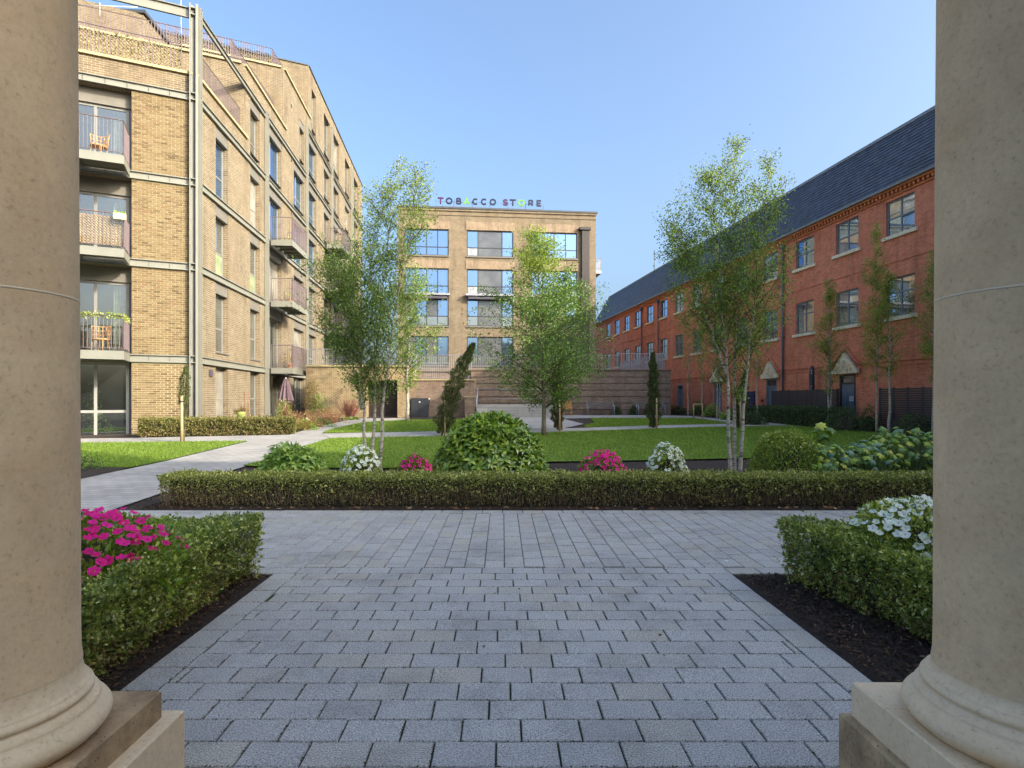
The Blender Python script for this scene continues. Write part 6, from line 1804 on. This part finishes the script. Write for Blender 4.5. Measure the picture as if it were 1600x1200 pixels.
slim(1296, 672, 438, 26.0, [(430, 5), (470, 14), (520, 24), (565, 36), (595, 20), (610, 0)], 5200, 'slim double stemmed birch in front of the dark slatted screen', 2)
slim(1370, 680, 352, 23.8, [(350, 8), (400, 16), (470, 26), (540, 34), (570, 22), (590, 0)], 7000, 'tallest slim birch, left one of the pair before the louvred screen', 1)
slim(1390, 680, 430, 23.2, [(425, 6), (480, 20), (540, 34), (570, 20), (590, 0)], 3200, 'white stemmed slim birch, right one of the pair before the louvred screen', 1, rr=.055)
slim(1458, 690, 392, 21.5, [(388, 8), (450, 24), (520, 34), (560, 24), (590, 0)], 5500, 'slim birch half hidden behind the right stone column', 1)
slim(1183, 657, 470, 31.5, [(465, 6), (510, 22), (560, 28), (590, 0)], 1500, 'thin pale birch between the right birch stems and the far gabled door', 1, leaf=.09)
slim(1122.5, 656, 505, 34.0, [(500, 5), (530, 18), (570, 22), (600, 0)], 900, 'pair of close white stems before the arched red facade', 2, leaf=.09)
slim(1097, 656, 505, 34.6, [(500, 5), (530, 16), (570, 18), (600, 0)], 700, 'thin sapling held in a low timber frame', 1, leaf=.09, rr=.035)
slim(1075, 650, 500, 37.0, [(495, 5), (530, 14), (570, 16), (600, 0)], 600, 'thin pale sapling nearest the end of the retaining wall', 1, leaf=.09, rr=.04)
# timber tree frame
y = 34.0; g = ground(y)
t = thing('tree_guard', 'low timber support frame round the thin sapling', 'tree guard', (xat(1090, y), y, g))
for px in (1084, 1097.5):
    mb = MB(); x = xat(px, y); mb.tube([(x, y, g), (x, y, zat(631, y))], 0.035, 7); mb.build('post', M['stake'], t)
mb = MB(); mb.box(WF, xat(1083, y), xat(1098.5, y), y - .04, y - .015, zat(632.5, y), zat(630.5, y)); mb.build('rail', M['stake'], t)

def cypress(label, pts, w, n, mat, brown=0.0, leaf=0.13, sparse=1.0):
    """pts: world path from the ground up; w radius list"""
    pts = np.array(pts); t = thing('slim_cypress', label, 'tree', tuple(pts[0]))
    mb = MB(); mb.tube([tuple(p) for p in pts], [.04, .035, .03, .015][:len(pts)] if len(pts) <= 4 else .02, 6); mb.build('trunk', M['bark'], t)
    n = int(n * 1.8); leaf *= .72
    s = rg.uniform(0.03, 1, n); C = sample_path(pts, s); r = np.interp(s, np.linspace(0, 1, len(w)), w)
    a = rg.uniform(0, 2 * math.pi, n); q = rg.uniform(0.25, 1.0, n) ** .5 * (1 + .28 * np.sin(a * 3 + s * 21) + .2 * np.sin(s * 47))
    P = C.copy(); P[:, 0] += np.cos(a) * r * q; P[:, 1] += np.sin(a) * r * q
    ax = pts[-1] - pts[0]; ax = ax / np.linalg.norm(ax)
    D = ax[None, :] * 1.1 + np.stack([np.cos(a), np.sin(a), np.zeros(n)], 1) * .45 + rg.normal(size=(n, 3)) * .25
    S = leaf * rg.uniform(.6, 1.3, n); br_ = (rg.uniform(0, 1, n) < brown * (1.25 - s))
    leaves('foliage', P[~br_], D[~br_], S[~br_], mat, t, wid=.28)
    if brown > 0: leaves('brown_foliage', P[br_], D[br_], S[br_], M['cypress_brown'], t, wid=.28)
    return t
y = 22.5
cypress('leaning slim cypress left of the big round bush', [P3d(690, 682, y), P3d(700, 635, y), P3d(714, 590, y), P3d(739, 538, y)], [.16, .36, .30, .34, .26, .05], 5200, M['cypress_leaf'], .35)
y = 26.6; gx = ground(y)
cypress('upright slim cypress with a stake in front of the retaining wall', [P3d(1021, 672, y), P3d(1021, 630, y), P3d(1021, 590, y), P3d(1020, 552, y)], [.10, .30, .22, .20, .16, .04], 4200, M['cypress_leaf'], .2)
y = 24.6
cypress('brown leaved slim cypress wrapping the stake beside the second bushy tree', [P3d(871, 672, y), P3d(871, 640, y), P3d(871, 600, y), P3d(871, 560, y)], [.08, .24, .24, .22, .20, .1], 3000, M['cypress_leaf'], .8)
y = 26.5
cypress('dark slim cypress behind the right birch stems', [P3d(1154, 672, y), P3d(1156, 640, y), P3d(1160, 610, y), P3d(1168, 578, y)], [.14, .26, .24, .16, .03], 3200, M['cypress_leaf'], .1)
y = 19.9
cypress('small thin cypress sapling above its stake on the left lawn', [P3d(287, 692, y), P3d(287, 640, y), P3d(287, 610, y), P3d(291, 574, y)], [.0, .02, .12, .16, .15, .03], 1500, M['cypress_leaf'], .4, leaf=.11)
def stake(px, pt, y, label, r=.035):
    g = ground(y); x = xat(px, y); t = thing('tree_stake', label, 'stake', (x, y, g), 'wooden tree stakes')
    mb = MB(); mb.tube([(x, y, g - .05), (x, y, zat(pt, y))], [r, r * .92], 10); mb.build('post', M['stake'], t)
    mb = MB(); z = zat(pt, y) - .25; mb.tube([(x, y, z), (x, y, z + .05)], r * 1.15, 10); mb.build('tie', M['frame_dark'], t)
stake(284, 617, 19.8, 'wooden stake holding the small sapling on the left lawn', .05)
stake(874.5, 628, 24.3, 'wooden stake before the brown cypress near the second bushy tree')
stake(1026, 622, 26.2, 'wooden stake at the right of the upright slim cypress')
stake(1157, 617, 26.2, 'wooden stake in front of the dark slim cypress', .04)
stake(695, 625, 22.3, 'wooden stake at the foot of the leaning cypress', .03)

# plants, pots and furniture by the left building
yy = 22.6; x = xat(378, yy); g = 0.9
t = thing('garden_ledge', 'low dark terrace ledge under the ground floor windows', 'wall', (x, yy, 0.3))
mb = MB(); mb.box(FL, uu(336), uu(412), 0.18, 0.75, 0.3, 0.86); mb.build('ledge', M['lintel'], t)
t = thing('hanging_planter', 'round green planter with grasses between the ground floor windows', 'planter', (xat(377, yy), yy, 1.0))
mb = MB(); mb.lathe(xat(377, yy), yy, [(0.08, 0.98), (0.15, 1.05), (0.18, 1.2), (0.17, 1.22)], 16); mb.build('pot', M['lime_leaf'], t)
n = 260; P = np.tile([[xat(377, yy), yy, 1.2]], (n, 1)) + rg.normal(size=(n, 3)) * [.08, .08, .02]
leaves('foliage', P, rg.normal(size=(n, 3)) * .6 + [0, 0, .5], rg.uniform(.1, .3, n), M['straw'], t, wid=.1)
mb = MB(); mb.tube([(xat(382, yy), yy, 1.0), (xat(382, yy), yy, 2.0)], .012, 5); mb.tube([(xat(386, yy), yy + .1, 1.0), (xat(386, yy), yy + .1, 1.95)], .012, 5); mb.build('cane', M['red_twig'], t)
yy = 28.0; x = xat(446.5, yy)
t = thing('closed_parasol', 'closed purple grey parasol below the first balcony', 'parasol', (x, yy, 0.4))
mb = MB(); mb.tube([(x, yy, .4), (x, yy, zat(590, yy))], .022, 8); mb.build('pole', M['white'], t)
mb = MB(); zt, zb = zat(591, yy), zat(629, yy); k = 20; n_ = 9; pr = [(.02, 1), (.09, .9), (.16, .7), (.22, .45), (.27, .22), (.30, .1), (.2, 0.03), (.26, 0), (.02, .02)]
base = len(mb.v)
for r_, f_ in pr:
    for i in range(k): 
        a = 2 * math.pi * i / k; q = 1 + .22 * (1 if i % 2 else -1); mb.v.append((x + math.cos(a) * r_ * q, yy + math.sin(a) * r_ * q, zb + (zt - zb) * f_))
for j in range(len(pr) - 1):
    for i in range(k): i2 = (i + 1) % k; mb.f.append((base + j * k + i, base + j * k + i2, base + (j + 1) * k + i2, base + (j + 1) * k + i)); mb.uv.append([(0, 0)] * 4); mb.sm.append(False); mb.mi.append(0)
mb.build('folded_canopy', plain('purple_grey_canvas', (0.14, 0.09, 0.105), .9, .2, 6), t)
yy = 29.7; x = xat(1268.5, yy)
t = thing('closed_parasol', 'dark closed garden parasol hung with white bulbs behind the slatted screen', 'parasol', (x, yy, 0.45))
mb = MB()
mb.lathe(x, yy, [(.03, .4), (.03, 1.6), (.10, 1.7), (.12, 2.2), (.14, 2.9), (.11, zat(575, yy)), (.03, zat(571, yy))], 12); mb.build('folded_canopy', M['frame_dark'], t)
mb = MB()
for k in range(12):
    a = rnd.uniform(3.3, 6.1); z = 1.7 + k * .13; mb.lathe(x + .15 * math.cos(a), yy + .15 * math.sin(a), [(.001, z - .03), (.03, z), (.001, z + .03)], 6)
mb.build('bulbs', M['white'], t, kind='stuff')
# furniture and planting on the balconies of the front
def pot_plant(fr, u, w, z, r, h, label, mat='bush_leaf', leaf=.07, n=160, name='potted_plant'):
    p = fr.p(u, w, z); t = thing(name, label, 'plant', p)
    mb = MB(); mb.lathe(p[0], p[1], [(r * .35, z), (r * .5, z + r * .9), (r * .45, z + r * .9)], 12); mb.build('pot', M['pot'], t)
    P = np.array([p]) + np.abs(rg.normal(size=(n, 3))) * [0, 0, h * .4] + rg.normal(size=(n, 3)) * [r * .5, r * .5, 0] + [0, 0, r]
    leaves('foliage', P, rg.normal(size=(n, 3)) + [0, 0, .6], leaf * rg.uniform(.6, 1.3, n), M[mat], t)
M['pot'] = plain('terracotta_pot', (0.42, 0.20, 0.10), .8, .15, 6)
pot_plant(FF, uW + 1.25, -1.2, 0.36, .25, 1.4, 'tall leafy pot plant behind the ground floor glass', n=320, leaf=.11)
pot_plant(FF, uW + 0.8, -1.0, 0.36, .18, .4, 'small pot plant behind the ground floor glass, nearer the brick pier', n=120)
pot_plant(FF, uW + 2.1, -0.9, 0.36, .2, .6, 'low pot plant with red tips behind the ground floor glass', n=160)
def wicker_chair(fr, u, w, z, label, rot=1):
    p = fr.p(u, w, z); t = thing('wicker_chair', label, 'chair', p, 'chairs on the balconies')
    mb = MB()
    for k in range(9):
        a = math.pi * k / 8; mb.tube([(p[0] + .24 * math.cos(a), p[1] + .24 * math.sin(a), z + .4), (p[0] + .28 * math.cos(a), p[1] + .28 * math.sin(a), z + .82)], .012, 4)
    for zz, rr in ((.55, .25), (.68, .265), (.82, .28)): mb.tube([(p[0] + rr * math.cos(a), p[1] + rr * math.sin(a), z + zz) for a in np.linspace(0, math.pi, 9)], .014, 4)
    mb.build('backrest', M['wicker'], t)
    mb = MB(); mb.lathe(p[0], p[1], [(.01, z + .42), (.24, z + .42), (.24, z + .37), (.01, z + .37)], 14); mb.build('seat', M['wicker'], t)
    for sx in (-.18, .18):
        for sy in (-.16, .16): mb = MB(); mb.tube([(p[0] + sx, p[1] + sy, z), (p[0] + sx * .9, p[1] + sy * .9, z + .38)], .014, 5); mb.build('leg', M['wicker'], t)
M['wicker'] = plain('orange_wicker', (0.55, 0.30, 0.12), .7, .2, 20)
wicker_chair(FF, uW + 0.75, 0.75, BE[0], 'orange wicker chair on the lowest front balcony')
wicker_chair(FF, uW + 0.8, 0.7, BE[2], 'orange wicker chair on the top front balcony, nearer the brick pier')
wicker_chair(FF, uW + 1.9, 0.7, BE[2], 'round wicker chair on the top front balcony, nearer the column')
p = FF.p(uW + 1.75, 0.9, BE[0]); t = thing('wooden_planter', 'orange wooden planter box on the lowest front balcony', 'planter', p)
mb = MB(); mb.box(FF, uW + 1.55, uW + 1.95, .7, 1.1, BE[0] + .25, BE[0] + .85)
for du in (1.57, 1.93): mb.box(FF, uW + du - .02, uW + du + .02, .72, .76, BE[0], BE[0] + .248)
mb.build('box', M['orange_wood'], t)
t = thing('balcony_garland', 'leafy garland along the rail of the lowest front balcony', 'plant', FF.p(uW + 1, 1.35, BE[0] + 1.1))
n = 1100; u_ = rg.uniform(uW + .05, uG, n); P = np.array([FF.p(a, 1.36 + rnd.gauss(0, .05), BE[0] + 1.1 + rnd.gauss(0, .05)) for a in u_]); n2 = 260
P2 = np.array([FF.p(uW + .05, w_, BE[0] + 1.08 + rnd.gauss(0, .05)) for w_ in rg.uniform(.2, 1.36, n2)]); P = np.concatenate([P, P2])
leaves('foliage', P, rg.normal(size=P.shape), rg.uniform(.04, .09, len(P)), M['box_leaf'], t)
# willow screening behind the middle balcony railing and terrace
def screen_mat():
    mb = MB()
    return mb
t = thing('woven_screen', 'woven willow screen behind the railing of the middle front balcony', 'screen', FF.p(uW + 1, 1.3, BE[1]))
mb = MB()
def lattice(mb, fr, u0, u1, w, z0, z1, s=.10, r=.012):
    H2 = z1 - z0; u = u0 - H2
    while u < u1:
        for sg2 in (1, -1):
            pts = []
            a0, a1 = (u, u + H2) if sg2 > 0 else (u + H2, u)
            za, zb2 = z0, z1
            # clip to the panel
            def clipu(a, z, b2, z2):
                if a < u0: z = z + (u0 - a) * (z2 - z) / (b2 - a); a = u0
                if a > u1: z = z + (u1 - a) * (z2 - z) / (b2 - a); a = u1
                return a, z
            if max(a0, a1) < u0 or min(a0, a1) > u1: continue
            p_, q_ = clipu(a0, za, a1, zb2), clipu(a1, zb2, a0, za)
            mb.tube([fr.p(p_[0], w, p_[1]), fr.p(q_[0], w + .01 * sg2, q_[1])], r, 3, cap=False)
        u += s
lattice(mb, FF, uW + .08, uG - .2, 1.28, BE[1] + .08, BE[1] + 1.0, .085, .013); mb.build('lattice', M['wicker_pale'] if 'wicker_pale' in M else M['stake'], t)
t = thing('terrace_trellis', 'trellis with ivy behind the railing of the left roof terrace', 'trellis', FF.p(2, -.3, ROOFZ[0]))
mb = MB(); lattice(mb, FF, .6, 9, -.32, ROOFZ[0] + .1, ROOFZ[0] + 1.0, .12, .012); mb.build('lattice', M['stake'], t)
n = 3600; P = np.array([FF.p(a, -.33, z) for a, z in zip(rg.uniform(.5, 9, n), rg.uniform(ROOFZ[0] + .1, ROOFZ[0] + 1.05, n))]) + rg.normal(size=(n, 3)) * .03
leaves('ivy', P, rg.normal(size=P.shape), rg.uniform(.05, .10, n), M['hedge_leaf'], t)
t = thing('terrace_trellis', 'trellis panels on the highest front terrace of the stepped block', 'trellis', P3(FFk[1], 3, -.7, ROOFZ[2]))
mb = MB(); lattice(mb, FFk[1], .6, 6, -.7, ROOFZ[2] + .1, ROOFZ[2] + 1.0, .14, .016); mb.build('lattice', M['twig'], t)
n = 500; P = np.array([FFk[1].p(a, -.6, z) for a, z in zip(rg.uniform(.5, 5, n), rg.uniform(ROOFZ[2] + .1, ROOFZ[2] + .9, n))])
leaves('ivy', P, rg.normal(size=P.shape), rg.uniform(.08, .14, n), M['yew_leaf'], t)
for i, (dz, w_) in enumerate(((BE[1] + 1.0, 1.40), (BE[1] + 1.0, 1.40))):
    u_ = uW + (1.9 if i == 0 else .12); p = FF.p(u_, w_, dz); t = thing('rail_planter', ('cream rail planter hung in the middle of the middle front balcony', 'cream rail planter at the brick pier end of the middle front balcony')[i], 'planter', p)
    mb = MB(); mb.box(FF, u_ - .16, u_ + .16, w_, w_ + .16, dz - .12, dz + .06); mb.build('box', M['render_white'], t)
    n = 60; leaves('foliage', np.array([FF.p(u_ + rnd.uniform(-.15, .15), w_ + .08, dz + .06) for _ in range(n)]), rg.normal(size=(n, 3)) + [0, 0, 1], rg.uniform(.06, .12, n), M['lime_leaf'], t)
for k in range(3):
    z = BE[k]; u_ = u0b + 1.5
    p = FL.p(u_, .7, z); t = thing('balcony_pot', ('potted plant with bare stems on the lowest side balcony', 'small terracotta pot on the middle side balcony', 'dark pot plant on the top side balcony')[k], 'pot', p)
    mb = MB(); mb.lathe(p[0], p[1], [(.10, z), (.15, z + .3), (.14, z + .3)], 12); mb.build('pot', M['pot'], t)
    n = 150 if k == 0 else 40
    leaves('foliage', np.array([p]) + rg.normal(size=(n, 3)) * [.25, .25, .12] + [0, 0, .55], rg.normal(size=(n, 3)), rg.uniform(.05, .1, n), M['hedge_dead' if k == 0 else 'box_leaf'], t)

# ------------------------------------------------------------------ lawn blades, mulch, litter
def inpoly(P, poly_):
    x, y = P[:, 0], P[:, 1]; ins = np.zeros(len(P), bool); n = len(poly_)
    for i in range(n):
        (x1, y1), (x2, y2) = poly_[i], poly_[(i + 1) % n]
        c = ((y1 > y) != (y2 > y)) & (x < (x2 - x1) * (y - y1) / (y2 - y1 + 1e-12) + x1); ins ^= c
    return ins
def blades(polyp, n, ylim, hgt=.045, xr=None):
    pp = np.array(polyp); x0, y0_ = pp.min(0); x1, y1 = pp.max(0); y1 = min(y1, ylim)
    if xr: x0, x1 = max(x0, xr[0]), min(x1, xr[1])
    P = np.stack([rg.uniform(x0, x1, n), y0_ + (y1 - y0_) * rg.uniform(0, 1, n) ** 1.4], 1); P = P[inpoly(P, polyp)]
    z = np.clip(.0235 * (P[:, 1] - 9), 0, .7) + .012; n = len(P); a = rg.uniform(0, 6.28, n); h = hgt * rg.uniform(.5, 1.3, n); w = .006 * (P[:, 1] / 12)
    B = np.stack([P[:, 0], P[:, 1], z], 1); s = np.stack([np.cos(a) * w, np.sin(a) * w, 0 * w], 1)
    tip = B + np.stack([rg.normal(size=n) * h * .5, rg.normal(size=n) * h * .5, h], 1)
    V = np.stack([B - s, B + s, tip], 1).reshape(-1, 3); return V
M['blade'] = leaf_mat('grass_blade', [(0, (0.09, 0.145, 0.017)), (0.5, (0.18, 0.28, 0.033)), (0.9, (0.28, 0.38, 0.055)), (1, (0.32, 0.34, 0.12))], .35, .5, .3)
V = np.concatenate([blades(lawn_main, 230000, 27), blades(lawn_left, 60000, 22, xr=(-16, 0)), blades(lawn2, 30000, 36, .05), blades(lawn3, 30000, 38, .05)])
o = np_mesh('grass', V, np.arange(len(V)).reshape(-1, 3), M['blade'], None, kind='stuff'); props(o, 'short mown grass blades covering the lawns', 'grass')

def soil_bed(name, x0, x1, y0_, y1, hgt, n=(60, 90), edge=.12):
    xs = np.linspace(x0, x1, n[0]); ys_ = np.linspace(y0_, y1, n[1]); X, Y = np.meshgrid(xs, ys_)
    e = np.minimum(np.minimum(X - x0, x1 - X), np.minimum(Y - y0_, y1 - Y)) / edge; e = np.clip(e, 0, 1)
    P0 = np.stack([X.ravel(), Y.ravel(), 0 * X.ravel()], 1)
    Z = (hgt * (.6 + .4 * wob(P0, 5, 1.0)) + .012 * wob(P0, 31, 2.0) + .008 * rg.normal(size=len(P0))) * e.ravel() - .012 + .004
    V = P0.copy(); V[:, 2] = Z
    nx, ny = n; idx = np.arange(nx * ny).reshape(ny, nx)
    F = np.stack([idx[:-1, :-1].ravel(), idx[:-1, 1:].ravel(), idx[1:, 1:].ravel(), idx[1:, :-1].ravel()], 1)
    o = np_mesh(name, V, F, M['soil'], None, kind='structure', smooth=True)
soil_bed('soil_bed', 2.205, 3.4, 2.3, 5.60, .05); soil_bed('soil_bed', -3.4, -2.205, 2.3, 5.60, .035)
soil_bed('soil_bed', -5.6, 10, 8.985, 9.25, .03, (260, 10), .05)
M['chip'] = leaf_mat('bark_chip', [(0, (0.018, 0.011, 0.008)), (0.5, (0.05, 0.03, 0.02)), (0.85, (0.11, 0.06, 0.035)), (1, (0.20, 0.13, 0.08))], 0, .9, .2)
def chips(n, x0, x1, y0_, y1, z, s0, s1):
    P = np.stack([rg.uniform(x0, x1, n), rg.uniform(y0_, y1, n), z + rg.uniform(0, .02, n)], 1)
    D = rg.normal(size=(n, 3)) * [1, 1, .35]; return leaf_arrays(P, D, rg.uniform(s0, s1, n), wid=.35, fold=.2, Nrm=rg.normal(size=(n, 3)) * [.4, .4, 0] + [0, 0, 1])
parts = [chips(5200, 2.23, 2.95, 2.5, 5.56, .025, .012, .05), chips(4200, -2.75, -2.23, 2.5, 5.56, .018, .012, .05), chips(3500, -5.6, 8.5, 9.0, 9.16, .01, .02, .05), chips(900, -5.55, -5.0, 9.05, 9.6, .0, .02, .05)]
P = np.stack([rg.uniform(-6, 9, 9000), rg.uniform(9.65, 13.4, 9000)], 1); P = P[~inpoly(P, lawn_main) & ~inpoly(P, path_left)]; P = np.column_stack([P, .0235 * (P[:, 1] - 9) - .02 + rg.uniform(0, .02, len(P))])
parts.append(leaf_arrays(P, rg.normal(size=P.shape) * [1, 1, .35], rg.uniform(.03, .07, len(P)), wid=.35, fold=.2, Nrm=rg.normal(size=P.shape) * [.4, .4, 0] + [0, 0, 1]))
Vs = []; Fs = []; k = 0
for v, f in parts: Vs.append(v); Fs.append(f + k); k += len(v)
o = np_mesh('bark_mulch', np.concatenate(Vs), np.concatenate(Fs), M['chip'], None, kind='stuff'); props(o, 'dark bark chips scattered over the planting beds', 'mulch')
# fallen leaves below the middle hedge
n = 90; P = np.stack([rg.uniform(-5, 8, n), rg.uniform(8.99, 9.12, n), np.full(n, .02)], 1)
P = np.concatenate([P, np.stack([rg.uniform(-2.2, 2.6, 16), rg.uniform(3.0, 8.6, 16), np.full(16, .006)], 1)]); n = len(P)
V, F = leaf_arrays(P, rg.normal(size=(n, 3)) * [1, 1, .05], np.where(P[:, 1] < 8.9, .03, rg.uniform(.05, .10, n)), wid=.7, Nrm=rg.normal(size=(n, 3)) * .4 + [0, -.5, 1])
o = np_mesh('fallen_leaves', V, F, leaf_mat('fallen_leaf', [(0, (.12, .05, .03)), (.6, (.22, .12, .06)), (1, (.32, .25, .15))], 0, .8, .2), None, kind='stuff'); props(o, 'brown fallen leaves under the middle hedge and a few on the paving', 'leaves')
def litter(px, py, s, label, tint):
    x, y = gp(px, py); t = MB(); k = 7; ring = []
    for i in range(k):
        a = 2 * math.pi * i / k; ring.append((x + math.cos(a) * s * rnd.uniform(.7, 1.2), y + math.sin(a) * s * rnd.uniform(.5, .9), .004))
    top = (x, y, s * .5)
    for i in range(k):
        m_ = tuple((ring[i][j] + top[j]) / 2 + (0.25 * s * rnd.random() if j == 2 else 0) for j in range(3)); m2 = tuple((ring[(i + 1) % k][j] + top[j]) / 2 for j in range(3))
        t.face([ring[i], ring[(i + 1) % k], m2]); t.face([ring[i], m2, m_]); t.face([m_, m2, top])
    o = t.build('paper_scrap', plain('pale_scrap', tint, .7, .05, 20)); props(o, label, 'litter')
litter(1136, 877, .028, 'crumpled pale scrap on the paving right of centre', (.75, .80, .85))
litter(1157, 786, .035, 'pale blue white scrap under the middle hedge', (.6, .75, .78))
litter(226, 733, .06, 'small white scrap on the left path', (.75, .75, .75))

# ------------------------------------------------------------------ the left block and what stands on it are enlarged about the camera
S_ = 1.17
base0 = Vector(apt.location); base1 = Vector((xat(306, CZ * S_), CZ * S_, 0.03))  # block base pushed back along the camera's line of sight by the same factor
on_block = ['wicker_chair', 'wooden_planter', 'balcony_garland', 'woven_screen', 'terrace_trellis', 'rail_planter', 'balcony_pot', 'potted_plant', 'garden_ledge', 'hanging_planter', 'apartment_building']
for o in list(COL.objects):
    if o.parent is None and o.name.split('.')[0] in on_block:
        o.location = base1 + (Vector(o.location) - base0) * S_
        o.scale = (S_, S_, S_)
